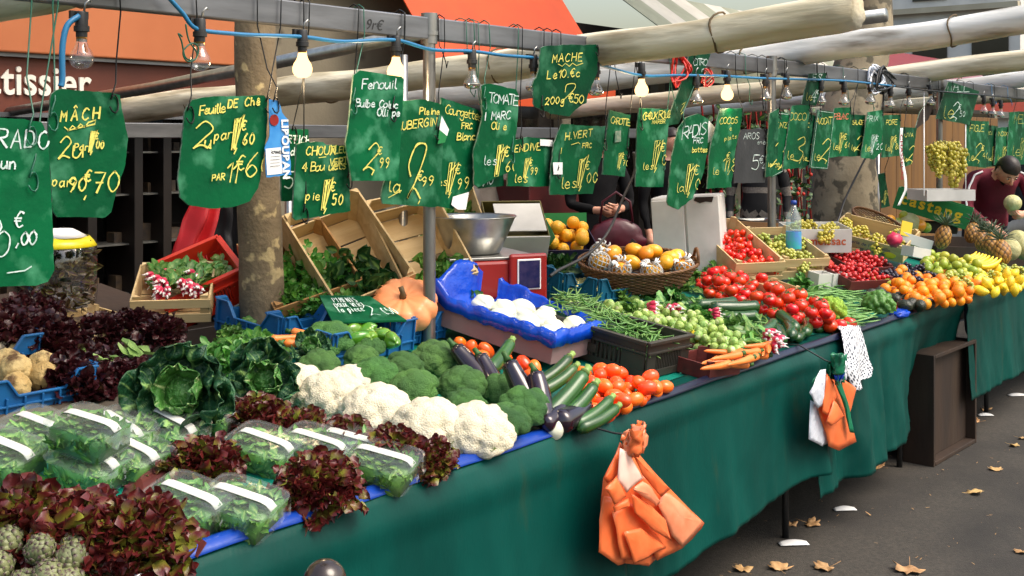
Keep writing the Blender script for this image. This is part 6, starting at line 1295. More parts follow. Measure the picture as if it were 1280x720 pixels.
# board lying on the peppers
c0 = [on(399, 371, .16), on(462, 372, .16), on(508, 402, .12), on(416, 405, .12)]; zc = sum(c0, V((0, 0, 0))) / 4
r = empty('price_board', zc, label='green board of white writing lying on the blue pepper crate', cat='price sign'); mb = MB()
mb.add([p for p in c0] + [p + V((0, 0, .006)) for p in c0], [(0, 1, 2, 3), (4, 5, 6, 7), (0, 1, 5, 4), (1, 2, 6, 5), (2, 3, 7, 6), (3, 0, 4, 7)]); o = mb.build('board', M['green_paint'], smooth=False); o.parent = r; o.matrix_parent_inverse = r.matrix_basis.inverted()
mb = MB(); k = 0
def lay(body, u0, v0, h, adv, wd=.0035):
    global k
    cx = 0
    for ch in body:
        for st in GL.get(ch, '').split(';'):
            if not st: continue
            pts = [tuple(float(q) for q in p.split(',')) for p in st.lstrip('~').split()]; pts = catmull(pts) if st[0] == '~' and len(pts) > 2 else pts
            k += 1; Q = []
            for a, b in pts: u = u0 + cx + a * adv * .7; v = v0 - b * h; Q.append(c0[0].lerp(c0[1], u).lerp(c0[3].lerp(c0[2], u), v) + V((0, 0, .0066 + .0001 * k)))
            for a, b in zip(Q, Q[1:]):
                d = (b - a); n_ = V((-d.y, d.x, 0)).normalized() * wd * .5; mb.add([a + n_, a - n_, b - n_, b + n_], [(0, 1, 2, 3)]); k += .2
        cx += adv
lay('PIMENTS', .2, .28, .17, .062); lay('DOUX VERT', .16, .5, .15, .055); lay('la piece', .15, .72, .2, .05); lay('2', .55, .9, .4, .2); lay('\u20ac50', .78, .88, .25, .07)
o = mb.build('chalk_writing', M['chalk_w'], smooth=False); o.parent = r; o.matrix_parent_inverse = r.matrix_basis.inverted()
# ---------------- herb crates standing tilted at the back
def tiltM(px, py, L, W, yaw, tilt, h=.0, az=0.0): return Matrix.Translation(on(px, py, h)) @ Matrix.Rotation(az, 4, V((CT, ST, 0))) @ Matrix.Rotation(yaw, 4, 'Z') @ Matrix.Rotation(tilt, 4, 'X') @ Matrix.Translation(V((0, W / 2, 0)))
VY = -(pi / 2 - TH)           # yaw of the picture's own left-right direction
M1 = tiltM(470, 398, .34, .48, VY * .45, .95, .05, -.36); wood_crate('pale wooden crate tilted steeply, spilling green leaves beside the pumpkin', M1, .32, .46, .17)
M2 = tiltM(545, 386, .34, .46, VY * .45, .95, .07, -.22); wood_crate('pale wooden crate tilted steeply behind the inner steel pole', M2, .30, .44, .17)
M3 = tiltM(402, 398, .34, .40, VY * .5, .7, .05, -.3); wood_crate('darker wooden crate of parsley behind the tree', M3, .34, .40, .12, 'wood_mid')
M4 = tiltM(566, 352, .34, .44, VY * .45, .9, .06); wood_crate('pale wooden crate of lettuce behind the steel scale', M4, .34, .40, .14)
random.seed(61)
def bunches(P_, Mx, pts, label, cat, grp, s=(.9, 1.1), tl=.9):
    for (x, y, z) in pts: put(P_[random.randrange(len(P_))], None, M=Mx @ Matrix.Translation(V((x, y, z))) @ rot3(R(.3, tl), R(-.3, .3), R(-.6, .6)) @ Matrix.Scale(R(*s), 4), label=label, cat=cat, group=grp)
bunches(CHARD, M1, [(-.07, -.1, .02), (.06, -.08, .02), (0, .0, .03), (.05, -.17, .05), (-.04, -.19, .05)], 'bunch of dark leaves in the tilted crate beside the pumpkin', 'greens', 'leaf bunches beside the pumpkin')
bunches(CELL, M2, [(-.06, -.1, .02), (.06, -.08, .02), (.03, -.18, .03)], 'leafy celery in the tilted crate behind the inner pole', 'celery', 'celery heads')
bunches(PARS, M3, [(-.1, -.12, .03), (.04, -.13, .03), (-.04, -.04, .02), (.1, -.06, .02), (.02, .04, .02), (-.08, .06, .02)], 'curly parsley bunch in the darker wooden crate', 'parsley', 'parsley bunches')
bunches(LEAFM, M4, [(-.1, -.1, .03), (.05, -.1, .03), (-.02, .02, .02), (.1, .06, .02)], 'pale lettuce bunch in the crate behind the scale', 'lettuce', 'lettuce bunches behind the scale')
for x, y, k in [(360, 392, 0), (385, 396, 1), (372, 378, 0), (412, 400, 1), (430, 402, 0), (356, 368, 1), (398, 380, 0), (420, 388, 1), (375, 360, 0), (440, 396, 0)]: sit(PARS[k], x, y, .06, x, 1.0, .5, label='loose parsley bunch between the tree and the tilted crate', cat='parsley', group='loose parsley bunches')
for x, y in [(455, 392), (478, 396), (462, 402)]: sit(CELL[0], x, y, .0, x, .7, 1.2, label='pale celery laid before the tilted crate', cat='celery', group='celery laid by the pumpkin')
# ---------------- red crate of turnips and radish crate
M5 = tiltM(268, 394, .3, .28, VY * .55, .55, .03, -.42); plastic_crate('red_crate', 'tall red lattice plastic crate of leafy turnips beside the tree', M['red_crate'], M5, .28, .27, .14, 0, slots=True)
for x, y, z in [(.02, .0, .06), (.07, -.06, .06), (-.04, -.07, .05), (.06, .04, .06), (.08, .0, .07), (.02, -.1, .06)]: put(TURNL[0], None, M=M5 @ Matrix.Translation(V((x, y, z))) @ rot3(R(.2, .9), R(-.4, .4), R(0, 6)) @ Matrix.Scale(.8, 4), label='pale leafed turnip bunch in the red crate', cat='turnip', group='turnip bunches in the red crate')
M6 = tiltM(214, 404, .28, .28, VY * .8, .36, .03); wood_crate('pale wooden crate of pink radishes before the red crate', M6, .27, .28, .09, 'wood_pale')
for x, y, z in [(-.07, .05, .05), (0, .06, .06), (.07, .03, .06), (-.04, -.03, .07), (.04, -.04, .07), (.08, -.08, .07), (-.02, -.09, .07)]: put(RAD[random.randrange(2)], None, M=M6 @ Matrix.Translation(V((x, y, z))) @ rot3(R(-.3, .3), R(-.3, .1), 1.2 + R(-.6, .6)) @ Matrix.Scale(.85, 4), label='pink radish bunch in the pale wooden crate', cat='radishes', group='radish bunches in the wooden crate')
for x, y in [(292, 420), (300, 405), (285, 432), (305, 430)]: sit(LEAFM[0], x, y, .0, x, .6, .8, label='yellow green leaf bunch between the savoy and the tree', cat='greens', group='leaf bunches by the tree')
# wrapped bundle
q = on(70, 400, .06); r = empty('wrapped_bundle', q, label='tall plastic wrapped bundle of dark stems with a yellow taped top', cat='bundle'); random.seed(4); mb = MB()
for i in range(260): a, z = R(0, 6.28), R(.01, .24); rr = R(.05, .115); p = V((rr * cos(a), rr * sin(a), z)); leaf(mb, p, dirv(a + R(-1, 1), R(-.6, .9)), (cos(a), sin(a), .2), R(.03, .05), R(.01, .02), 2, 3, 0, .2, .1)
kid(mb.build('stems', M['oak_dark']), r); mb = MB(); mb.lathe([(.12, .0), (.128, .1), (.132, .2), (.122, .25), (.10, .28)], 30, fn=lambda a, t: 1 + .05 * noise.noise(V((cos(a) * 3, sin(a) * 3, t * 6)))); kid(mb.build('film', M['wrap']), r)
mb = MB(); mb.lathe([(.129, .245), (.118, .262), (.104, .278)], 30, cap=False); kid(mb.build('yellow_tape', mat('yellow_tape', srgb(222, 206, 30), None, 5, .3), solid=.001), r); mb = MB(); mb.lathe([(.105, .277), (.06, .30), (.004, .302)], 24, fn=lambda a, t: 1 + .08 * sin(3 * a)); kid(mb.build('paper_cap', M['paper']), r)
# ---------------- scale
q = on(614, 372, .10); ys = VY * .55
Ms = Matrix.Translation(q) @ Matrix.Rotation(ys, 4, 'Z'); r = empty('weighing_scale', label='red weighing scale with a dented steel pan and a dark display', cat='scale'); r.matrix_world = Ms
mb = MB(); mb.box((0, .04, .085), (.36, .34, .15)); kid(mb.build('body', M['red_paint'], smooth=False, bevel=.012), r)
mb = MB(); mb.box((.10, -.137, .09), (.16, .022, .19)); kid(mb.build('head', M['red_paint'], smooth=False, bevel=.01), r)
mb = MB(); mb.box((.10, -.149, .105), (.10, .006, .12)); kid(mb.build('bezel', M['paper'], smooth=False, bevel=.002), r); mb = MB(); mb.box((.10, -.1525, .105), (.088, .004, .108)); kid(mb.build('display', M['screen'], smooth=False), r)
mb = MB(); mb.box((-.03, .06, .168), (.38, .36, .012)); kid(mb.build('platform', M['alu'], smooth=False, bevel=.003), r)
mb = MB(); mb.lathe([(.10, .176), (.105, .178), (.135, .25), (.165, .318), (.172, .322), (.170, .326), (.160, .318), (.13, .25), (.10, .184), (.001, .182)], 40, fn=lambda a, t: 1 + .012 * noise.noise(V((cos(a) * 3, sin(a) * 3, t * 5))), cap=False, M=Matrix.Translation(V((-.05, .06, 0)))); kid(mb.build('pan', M['alu']), r)
mb = MB(); mb.bar((-.16, -.14, .03), (-.12, -.14, .15), .03, .012); kid(mb.build('side_bracket', M['black'], smooth=False), r)
for z in (.006,):
    for a in (-1, 1):
        for b in (-1, 1): mb = MB(); mb.tube([(a * .15, .04 + b * .13, 0), (a * .15, .04 + b * .13, .012)], .014, 8); kid(mb.build('foot', M['black']), r)
mb = MB(); k0 = on(596, 340, .1); mb.tube([k0 + V((0, 0, -.06)), k0 + V((0, 0, .02)), k0 + V((.004, 0, .06))], [.008, .010, .011], 8); tag(mb.build('knife_handle', M['blue_crate']), 'blue knife handle sticking up before the red scale', 'knife')
mb = MB(); p = [on(568, 352, .05), on(578, 349, .05), on(586, 328, .05), on(576, 332, .05)]; mb.add([on(567, 352, .03), on(578, 350, .03), on(578, 350, .03) + V((.006, 0, .07)), on(567, 352, .03) + V((.006, 0, .06))], [(0, 1, 2, 3)]); tag(mb.build('price_ticket', M['slate'], smooth=False, solid=.003), 'small slate ticket standing before the red scale', 'ticket')
# ---------------- teal crates of wax beans
Mi = cornerM(702, 379, .30, .30, radians(-4), -1, -1, .015); plastic_crate('vegetable_crate', 'teal blue crate of wax beans beside the red scale', M['teal_crate'], Mi, .30, .30, .13, .055)
Mj = cornerM(745, 387, .28, .30, radians(-4), -1, -1, .015); plastic_crate('vegetable_crate', 'teal blue crate of wax beans below the wicker basket', M['teal_crate'], Mj, .28, .30, .13, .055)
for Mx, s in ((Mi, 3), (Mj, 5)): local_heap(BEANW, 60, .012, (-.12, .12, -.12, .12), Mx, 'yellow wax bean in the teal crate', 'bean', 'wax beans in the teal crates', base=lambda x, y: .055, seed=s, flat=True, squash=.6)
# ---------------- spinach, orange carton and white carton
for x, y in [(660, 346), (685, 350), (672, 336), (700, 345), (650, 352)]: sit(SPIN[0], x, y, .06, x, .9, .6, label='spinach bunch lying before the carton of oranges', cat='spinach', group='spinach bunches')
Mk = tiltM(714, 336, .26, .26, VY * .75, .42, .07); carton('fruit_carton', 'tilted purple carton with a green flap, full of golden oranges', M['card_purple'], Mk, .27, .25, .10, flaps=(('b', .06, -.5, 'card_green'), ('l', .08, .5, 'card_green')))
local_heap(ORY, 14, .034, (-.095, .095, -.085, .085), Mk, 'golden orange in the tilted purple carton', 'orange', 'golden oranges in the purple carton', base=lambda x, y: .04, seed=3, sc=(.85, .95))
Ml = tiltM(648, 330, .3, .36, VY * .8, .6, .14); carton('fruit_carton', 'white and olive carton standing behind the red scale', M['olive_card'], Ml, .28, .26, .12); 
mb = MB(); mb.box((0, -.1345, .06), (.28, .006, .12)); mb.box((0.02, .0, .124), (.22, .2, .005)); o = mb.build('lid_panel', M['card_white'], smooth=False); o.parent = bpy.data.objects[bpy.context.scene.objects[-1].name] if False else None; o.matrix_world = Ml; tag(o, 'white printed lid lying on the olive carton', 'lid')
# ---------------- wicker basket of netted mangoes and melons
Mn = Matrix.Translation(on(806, 366, .07)) @ Matrix.Scale(.82, 4) @ Matrix.Rotation(VY * .9, 4, 'Z') @ Matrix.Rotation(.3, 4, 'X'); basket('oval wicker basket heaped with netted yellow fruit before the white box', Mn @ Matrix.Translation(V((-.02, .12, 0))), .33, .19, .13)
random.seed(71)
for x, y, z, k in [(-.22, -.02, .16, 1), (-.13, .06, .18, 0), (-.05, -.05, .17, 0), (.05, .05, .18, 0), (.14, -.06, .17, 0), (.17, -.02, .18, 0), (.22, .05, .16, 0), (-.2, .08, .17, 1), (0, .12, .17, 0), (.1, .1, .17, 0), (-.12, -.1, .15, 1), (.05, -.12, .14, 1), (.24, -.05, .14, 1)]:
    Mz = Mn @ Matrix.Translation(V((x - .02, y + .12, z - .02)))
    put(MANGO[0], None, M=Mz @ rot3(R(0, 6), R(-.3, .3), R(0, 6)) @ Matrix.Scale(.95, 4), label='yellow mango in the oval wicker basket', cat='mango', group='mangoes in the wicker basket')
    if k:
        mb = MB()
        for i in range(44):
            sg = 1 if i % 2 else -1; mb.tube([((.003 + sqrt(max(.0006, .058 ** 2 - z0 ** 2))) * cos(i * pi / 11 + sg * z0 * 16), (.003 + sqrt(max(.0006, .058 ** 2 - z0 ** 2))) * .86 * sin(i * pi / 11 + sg * z0 * 16), z0) for z0 in [-.05 + .0125 * j for j in range(9)]], .0034, 4, False)
        for i in range(14): a = R(0, 6.28); mb.tube([(.02 * cos(a), .02 * sin(a), .048), (.04 * cos(a), .04 * sin(a), .06), (.055 * cos(a + .3), .055 * sin(a + .3), .06)], .005, 4)
        o = mb.build('foam_net', M['net_white']); o.matrix_world = Mz @ rot3(R(-.5, .5), R(-.5, .5), 0); tag(o, 'white foam net sleeve round a mango in the basket', 'foam net', 'foam nets in the wicker basket')
# black ticket on the basket
p = [atD(776, 322, 5.35), atD(790, 298, 5.35), atD(802, 308, 5.3), atD(788, 336, 5.3)]
r = empty('price_ticket', p[0], label='small black board with yellow writing stuck aslant in the wicker basket', cat='price sign'); mb = MB(); mb.add(p, [(0, 1, 2, 3)]); o = mb.build('board', M['slate'], smooth=False, solid=.005); o.parent = r; o.matrix_parent_inverse = r.matrix_basis.inverted(); mb = MB()
for i in range(4):
    for j in range(4):
        u0, v0 = .15 + .19 * i, .15 + .2 * j; P2 = lambda u, v: p[0].lerp(p[1], v).lerp(p[3].lerp(p[2], v), u) + (V((0, 0, EYE)) - p[0]).normalized() * .005
        a, b = P2(u0, v0), P2(u0 + .10, v0 + .14); mb.tube([a, P2(u0 + .09, v0 + .03), P2(u0 + .01, v0 + .1), b], .0018, 4)
o = mb.build('chalk_writing', M['chalk_y']); o.parent = r; o.matrix_parent_inverse = r.matrix_basis.inverted()
# ---------------- white box standing behind the big tomatoes
q = on(868, 340, .07); Mw = Matrix.Translation(q) @ Matrix.Rotation(radians(-68), 4, 'Z') @ Matrix.Rotation(-.06, 4, 'Y')
r = empty('white_box', label='tall chipped white painted box standing behind the big tomatoes', cat='box'); r.matrix_world = Mw
mb = MB(); mb.box((-.03, .15, .19), (.34, .3, .38)); kid(mb.build('body', M['card_white'], smooth=False, bevel=.01), r)
mb = MB(); mb.box((.06, -.006, .19), (.165, .014, .375)); mb.box((-.115, -.006, .185), (.165, .014, .36)); kid(mb.build('front_panel', M['card_white'], smooth=False, bevel=.004), r)
mb = MB(); mb.prism([(.02, .36), (.05, .345), (.08, .352), (.11, .347), (.12, .375), (.03, .376)], -.0165, -.0135); kid(mb.build('chipped_patch', M['wood_dark'], smooth=False), r)
# ---------------- sprouts and the carrots behind the bean crate
heap(SPR, 270, .0175, [(700, 396), (735, 390), (772, 390), (800, 392), (850, 398), (905, 420), (938, 440), (915, 450), (885, 438), (850, 430), (800, 414), (740, 404)], 'round green brussels sprout in the big heap behind the beans', 'brussels sprout', 'brussels sprouts', h=.05, seed=6, tries=12, sc=(.75, .95), base=lambda x, y: zplane(y) + .03)
sit(LEM[0], 871, 420, .075, .4, .95, 0, label='single yellow lemon lying on the brussels sprouts', cat='lemon')
for x0, y0, lb in [(890, 456, 'red stained wooden crate at the end of the sprout heap'), (886, 478, 'red stained wooden crate of carrots at the cloth edge')]: wood_crate(lb, cornerM(x0, y0, .2, .17, radians(-4), -1, -1, .004), .2, .17, .055, 'wood_red', slats=1)
random.seed(14)
for i, (x, y) in enumerate([(905, 452), (918, 446), (932, 440), (945, 436), (895, 458), (925, 452), (940, 444), (955, 440), (908, 446), (888, 452), (935, 450), (950, 432), (915, 456), (902, 440), (960, 436)]): longput(CAR[0], x, y, .06 + .014 * (i % 3), R(-.5, .5), R(-.1, .1), .95, label='carrot heaped at the cloth edge below the sprouts', cat='carrot', group='carrots at the cloth edge')
for i, (x, y) in enumerate([(660, 392), (668, 388), (675, 396), (652, 380), (664, 380), (684, 398), (690, 388), (676, 384), (658, 398)]): longput(CAR[0], x, y, .05 + .012 * (i % 3), R(-.9, .1), R(-.1, .1), 1.0, label='carrot bagged beside the teal crate', cat='carrot', group='carrots beside the teal crate')
mb = MB(); p = on(672, 387, .08); mb.add([p + V((0, 0, 0)), p + V((.03, -.02, 0)), p + V((.03, -.02, .05)), p + V((0, 0, .05))], [(0, 1, 2, 3)]); tag(mb.build('blue_ticket', M['blue_plastic'], smooth=False, solid=.004), 'small blue plastic ticket standing among the carrots', 'ticket')
mb = MB(); p = on(708, 392, .05); mb.add([p, p + V((.03, -.05, 0)), p + V((.055, -.06, .075)), p + V((.02, .0, .02))], [(0, 1, 2, 3)]); tag(mb.build('paper_slip', M['paper'], smooth=False, solid=.001), 'white paper slip standing beside the teal crate', 'paper slip')
# ---------------- radish bunches, leaves, beans and cucumbers
for x, y, k, rz, s, lb in [(806, 398, 0, 2.4, 1.0, 'pink and white radish bunch lying on the sprouts'), (838, 398, 1, 1.2, 1.0, 'radish bunch standing tips up beside the cucumbers'), (955, 432, 1, 1.4, 1.05, 'pink radish bunch beside the cucumbers at the cloth edge'), (966, 440, 0, 1.5, 1.0, 'radish bunch hanging over the cloth edge'), (888, 402, 0, 2.9, .8, 'radish bunch hidden by its leaves')]:
    put(RAD[k], None, M=Matrix.Translation(on(x, y, .06)) @ rot3(R(-.2, .2), -.2, rz) @ Matrix.Scale(s, 4), label=lb, cat='radishes', group='radish bunches among the sprouts')
random.seed(19)
for i, (x, y) in enumerate([(775, 380), (795, 376), (865, 400), (885, 408), (900, 405), (915, 418), (930, 425), (870, 395), (850, 388), (825, 378)]): sit(LEAFM[i % 2], x, y, .02, x, .62, .6, label='bunch of radish leaves spread over the sprouts', cat='greens', group='radish leaf bunches')
heap(BEAN, 84, .014, [(850, 385), (880, 365), (930, 375), (990, 405), (965, 415), (910, 395)], 'green bean in the heap behind the cucumbers', 'green bean', 'green beans behind the cucumbers', h=.06, seed=9, flat=True, squash=.5, rz=(-.6, .9), base=lambda x, y: zplane(y) + .03, sc=(1.1, 1.45))
for x, y, h, az, s, lb in [(895, 380, .08, -.35, 1.0, 'dark cucumber lying on the beans'), (918, 384, .085, -.55, 1.05, 'long cucumber on top of the bean heap'), (920, 396, .06, -.5, .95, 'cucumber below the long one'), (854, 376, .07, .9, .85, 'pale cucumber end under the wicker basket'), (817, 380, .05, 1.0, .7, 'cucumber tip beside the teal crate'), (985, 402, .06, .75, 1.0, 'cucumber pointing at the big tomatoes'), (988, 412, .05, .5, 1.0, 'cucumber at the navy strip'), (1000, 418, .03, .3, .8, 'short cucumber hanging at the strip by the bags'), (1012, 400, .03, -.2, .8, 'cucumber beside the blue crate corner'), (1030, 408, .02, .1, .8, 'cucumber end by the patterned cloth'), (975, 418, .04, .55, .9, 'cucumber half under two others at the radish bunch'), (1008, 410, .04, .4, .9, 'straight cucumber across the pile at the navy strip'), (960, 410, .05, .2, .9, 'cucumber pointing along the stall before the green beans')]: longput(CUKE[0], x, y, h, az, .05, s, label=lb, cat='cucumber', group='cucumbers')
# ---------------- big tomatoes
heap(TOM, 84, .0295, [(872, 352), (905, 352), (950, 366), (1000, 378), (1040, 398), (1030, 412), (990, 402), (935, 385), (880, 368)], 'big round red tomato heaped at the second steel post', 'tomato', 'big tomatoes at the second post', h=.05, seed=5, upright=True, base=lambda x, y: zplane(y) + .03, tries=14, sc=(.76, .95))
for i, (x, y) in enumerate([(892, 340), (902, 338), (912, 345), (922, 340), (898, 350), (985, 372), (1000, 368), (972, 362)]): put(TOM[i % 2], on(x, y, .12), (R(-.4, .4), R(-.4, .4), R(0, 6)), .95, 'vine tomato on top of the big tomato heap', 'tomato', 'vine tomatoes on the heap')
[sit(LEAFM[0], x, y, .03, x, .8, .6, label='green leaf bunch filling the counter behind the big tomatoes', cat='greens', group='leaf bunches behind the tomatoes') for x, y in ((862, 356), (880, 346), (850, 366), (1000, 366), (836, 378))]
for x, y in ((290, 470), (300, 455), (318, 448), (276, 462)): sit(PARS[0], x, y, .02, x, .9, .7, label='curly parsley bunch filling the gap beside the savoy cabbages', cat='parsley', group='parsley beside the savoys')
sit(LEAFM[0], 892, 350, .05, 1, .7, .3, label='bright lettuce leaves behind the vine tomatoes', cat='greens')
Mo = tiltM(945, 358, .3, .5, VY * .6, .38, .05); wood_crate('pale wooden crate of cherry tomatoes leaning before the white box', Mo, .28, .5, .13, 'wood_pale')
local_heap(CHERRY, 110, .0175, (-.125, .125, -.23, .16), Mo, 'cherry tomato in the leaning wooden crate', 'cherry tomato', 'cherry tomatoes in the wooden crate', base=lambda x, y: .045, seed=8, tries=10)
Mp = tiltM(1000, 345, .26, .34, VY * .6, .34, .08); wood_crate('pale wooden crate of green grapes beyond the second post', Mp, .28, .4, .11, 'wood_pale')
for i, (x, y) in enumerate([(-.06, -.1), (.05, -.12), (-.02, 0), (.08, .02), (-.09, .06), (.02, .1)]): put(GRG, None, M=Mp @ Matrix.Translation(V((x, y, .09))) @ rot3(1.3, R(-.4, .4), R(0, 6)) @ Matrix.Scale(.85, 4), label='green grape bunch in the pale wooden crate', cat='grapes', group='green grape bunches in the wooden crate')
wood_crate('narrow wooden tray end showing between the big tomatoes', cornerM(1002, 372, .16, .2, VY * .5, 1, -1, .07), .16, .2, .04, 'wood_pale', slats=1)
# ---------------- romanesco, flat beans, strawberries, tubs
sit(ROM, 1038, 398, .03, 0, .9, .3, label='yellow green romanesco beside the big tomatoes', cat='romanesco'); sit(romanesco(7, .08, 'leafg'), 1097, 392, .03, 1, .95, .3, label='darker green romanesco in its leaves beside the avocados', cat='romanesco')
heap(BEANF, 105, .02, [(1000, 376), (1012, 358), (1055, 356), (1082, 380), (1085, 402), (1060, 402), (1045, 385)], 'flat green bean heaped between the two romanescos', 'flat bean', 'flat beans', h=.05, seed=9, flat=True, squash=.5, rz=(-1.5, -.3), base=lambda x, y: zplane(y) + .03)
for i, (x, y) in enumerate([(1038, 408), (1050, 406), (1062, 404), (1030, 402), (1120, 378), (1112, 382), (1124, 384)]): put(TOM[i % 2], on(x, y, .035), (R(-.4, .4), R(-.4, .4), R(0, 6)), .9, 'red tomato at the strip below a romanesco', 'tomato', 'tomatoes below the romanescos')
mb = MB(); q = on(1072, 358, .04); mb.lathe([(.05, 0), (.075, .05), (.078, .052), (.072, .05), (.048, .004), (.001, .004)], 24, M=Matrix.Translation(q), cap=False); tag(mb.build('blue_bowl', M['blue_plastic']), 'blue plastic bowl among the flat beans', 'bowl')
random.seed(23)
for (x, y, lb) in [(1024, 362, 'white punnet box with a printed side beside the grapes'), (1042, 362, 'white punnet box beside the strawberry tray')]: r = carton('punnet', lb, M['card_white'], flatM(x, y, -.4, .03), .10, .08, .09)
mb = MB(); q = on(1020, 340, .07); mb.lathe([(.08, 0), (.09, .05), (.07, .07), (.002, .075)], 24, fn=lambda a, t: 1 + .06 * sin(5 * a), M=Matrix.Translation(q)); tag(mb.build('red_tub', M['red_crate']), 'round red tub behind the white punnets', 'tub')
for (x, y, lb) in [(1072, 336, 'upper tray of red strawberries before the tilted grape crate'), (1070, 352, 'lower tray of red strawberries beside the flat beans')]:
    Mt = flatM(x, y, -.3, .07, .2); wood_crate(lb, Mt, .34, .2, .05, 'wood_red', slats=1, catg='tray'); local_heap(BERRY, 95, .0135, (-.15, .15, -.085, .085), Mt, 'red strawberry in the low trays', 'strawberry', 'strawberries', base=lambda x, y: .02, seed=x, tries=8, sc=(.75, .95))
# ---------------- moissac carton, tilted grape crate, rear basket
Mq = Matrix.Translation(on(1026, 316, .15)) @ Matrix.Rotation(VY * .95, 4, 'Z') @ Matrix.Rotation(.1, 4, 'X'); r = carton('fruit_carton', 'white carton printed moissac in orange, full of grapes', M['card_white'], Mq @ Matrix.Translation(V((0, .12, 0))), .34, .24, .13)
M['orange_ink'] = mat('orange_ink', srgb(200, 92, 40), None, 5, .6); M['purple_ink'] = mat('purple_ink', srgb(84, 70, 116), None, 5, .6); M['yellow_ink'] = mat('yellow_print', srgb(232, 196, 40), None, 5, .6)
t = text('moissac', (0, 0, 0), .062, M['orange_ink'], None, ext=.0006, bold=.001, xs=1.0, align='CENTER'); t.parent = r; t.matrix_parent_inverse = Matrix(); t.location = (.035, -.1215, .045)
mb = MB(); mb.lathe([(.003, -.03), (.017, -.012), (.02, .004), (.012, .014)], 12, M=Matrix.Translation(V((-.135, -.1206, .07))) @ Matrix.Scale(.05, 4, V((0, 1, 0)))); kid(mb.build('fruit_emblem', M['orange_ink']), r)
for i, (x, y) in enumerate([(-.1, 0), (0, .03), (.1, 0), (-.05, -.05), (.06, -.05)]): put(GRY, None, M=Mq @ Matrix.Translation(V((x, y + .12, .11))) @ rot3(1.4, R(-.4, .4), R(0, 6)) @ Matrix.Scale(.75, 4), label='golden grape bunch in the moissac carton', cat='grapes', group='grape bunches in the moissac carton')
pa, pb = atD(1050, 318, 7.05), atD(1188, 352 - 14, 6.7)
pa, pb = atD(1046, 296, 7.2), atD(1194, 334, 6.75)
xd = (pb - pa).normalized(); yd = V((.25, .93, .28)); yd = (yd - xd * yd.dot(xd)).normalized(); zd = xd.cross(yd)
Mr = Matrix((xd, yd, zd)).transposed().to_4x4(); Mr.translation = (pa + pb) / 2 + V((0, 0, -.035)) + yd * .13; Lr = (pb - pa).length * .56
xs_ = atD(1040, 292, 7.2), atD(1124, 326, 6.85); Mr.translation = (xs_[0] + xs_[1]) / 2 + yd * .13 - zd * .045; Lr = (xs_[1] - xs_[0]).length
r = wood_crate('tilted pale wooden crate with a printed side, holding grapes', Mr, Lr, .27, .10, 'wood_pale', slats=1)
t = text('Perle de l\u2019Ombellin', (0, 0, 0), .032, M['purple_ink'], None, ext=.0006, align='CENTER', shear=.2); t.parent = r; t.location = (.03, -.1365, .055); t.name = 'printed_lettering'
t = text('et de Larme', (0, 0, 0), .032, M['purple_ink'], None, ext=.0006, align='CENTER', shear=.2); t.parent = r; t.location = (.05, -.1365, .02)
mb = MB(); mb.prism([(-.17, .05), (-.14, .09), (-.11, .05), (-.14, .015)], -.1362, -.1352); kid(mb.build('diamond_emblem', M['purple_ink'], smooth=False), r); mb = MB(); mb.blob(2, (.16, -.136, .035), (.04, .0012, .022), lambda q: 1 + .2 * noise.noise(q * 4)); kid(mb.build('printed_fruit', M['yellow_ink']), r)
for i in range(6): put(GRY, None, M=Mr @ Matrix.Translation(V((-Lr * .4 + Lr * .16 * i, R(-.05, .05), .08))) @ rot3(1.4, R(-.4, .4), R(0, 6)) @ Matrix.Scale(.72, 4), label='golden grape bunch in the tilted printed crate', cat='grapes', group='grape bunches in the tilted printed crate')
carton('support_box', 'dark box propping up the tilted printed crate', M['wood_dark'], Matrix.Translation(V((Mr.translation.x, Mr.translation.y + .12, zplane(2.9, -.02)))) @ Matrix.Rotation(atan2(xd.y, xd.x), 4, 'Z'), .3, .16, .07)
Mu = Matrix.Translation(atD(1092, 288, 7.6)) @ Matrix.Rotation(VY * .5, 4, 'Z') @ Matrix.Rotation(.25, 4, 'Y') @ Matrix.Rotation(.55, 4, 'X') ; basket('shallow wicker basket lined with straw, tilted behind the grape crate', Mu, .22, .14, .07, False)
random.seed(2); mb = MB()
for i in range(170): a, rr = R(0, 6.28), sqrt(R(0, 1)); mb.tube([(.18 * rr * cos(a), .11 * rr * sin(a), .03 + R(0, .02)), (.18 * rr * cos(a) + R(-.05, .05), .11 * rr * sin(a) + R(-.05, .05), .04 + R(0, .02))], .0013, 3, False)
o = mb.build('straw', mat('straw', srgb(206, 178, 120), srgb(180, 150, 92), 30, .8)); o.matrix_world = Mu; tag(o, 'pale straw lining the shallow wicker basket', 'straw', kind='stuff')
carton('support_box', 'dark box propping up the shallow wicker basket', M['wood_dark'], Matrix.Translation(V((Mu.translation.x, Mu.translation.y + .1, zplane(3.1)))) @ Matrix.Rotation(VY * .5, 4, 'Z'), .3, .2, .1)
# dragon fruit, ticket, small carton
mb = MB(); q = atD(1118, 300, 6.75)
mb.blob(3, q, (.05, .042, .042), lambda p: 1 + .5 * max(0, noise.noise(p * 4.2))); tag(mb.build('dragon_fruit', M['radish_p'] if 'radish_p' in M else mat('dragon_fruit_skin', srgb(206, 32, 78), srgb(180, 26, 64), 14, .4)), 'bright pink dragon fruit lying on the tilted printed crate', 'dragon fruit')
carton('small_carton', 'small white carton end beside the dragon fruit', M['card_white'], Matrix.Translation(atD(1144, 322, 6.6)) @ Matrix.Rotation(-.5, 4, 'Z') @ Matrix.Rotation(.2, 4, 'Y'), .13, .1, .06)
carton('small_carton', 'small white carton holding a yellow card by the pears', M['card_white'], Matrix.Translation(atD(1140, 306, 7.0)) @ Matrix.Rotation(-.9, 4, 'Z') @ Matrix.Rotation(.3, 4, 'Y'), .2, .12, .06)
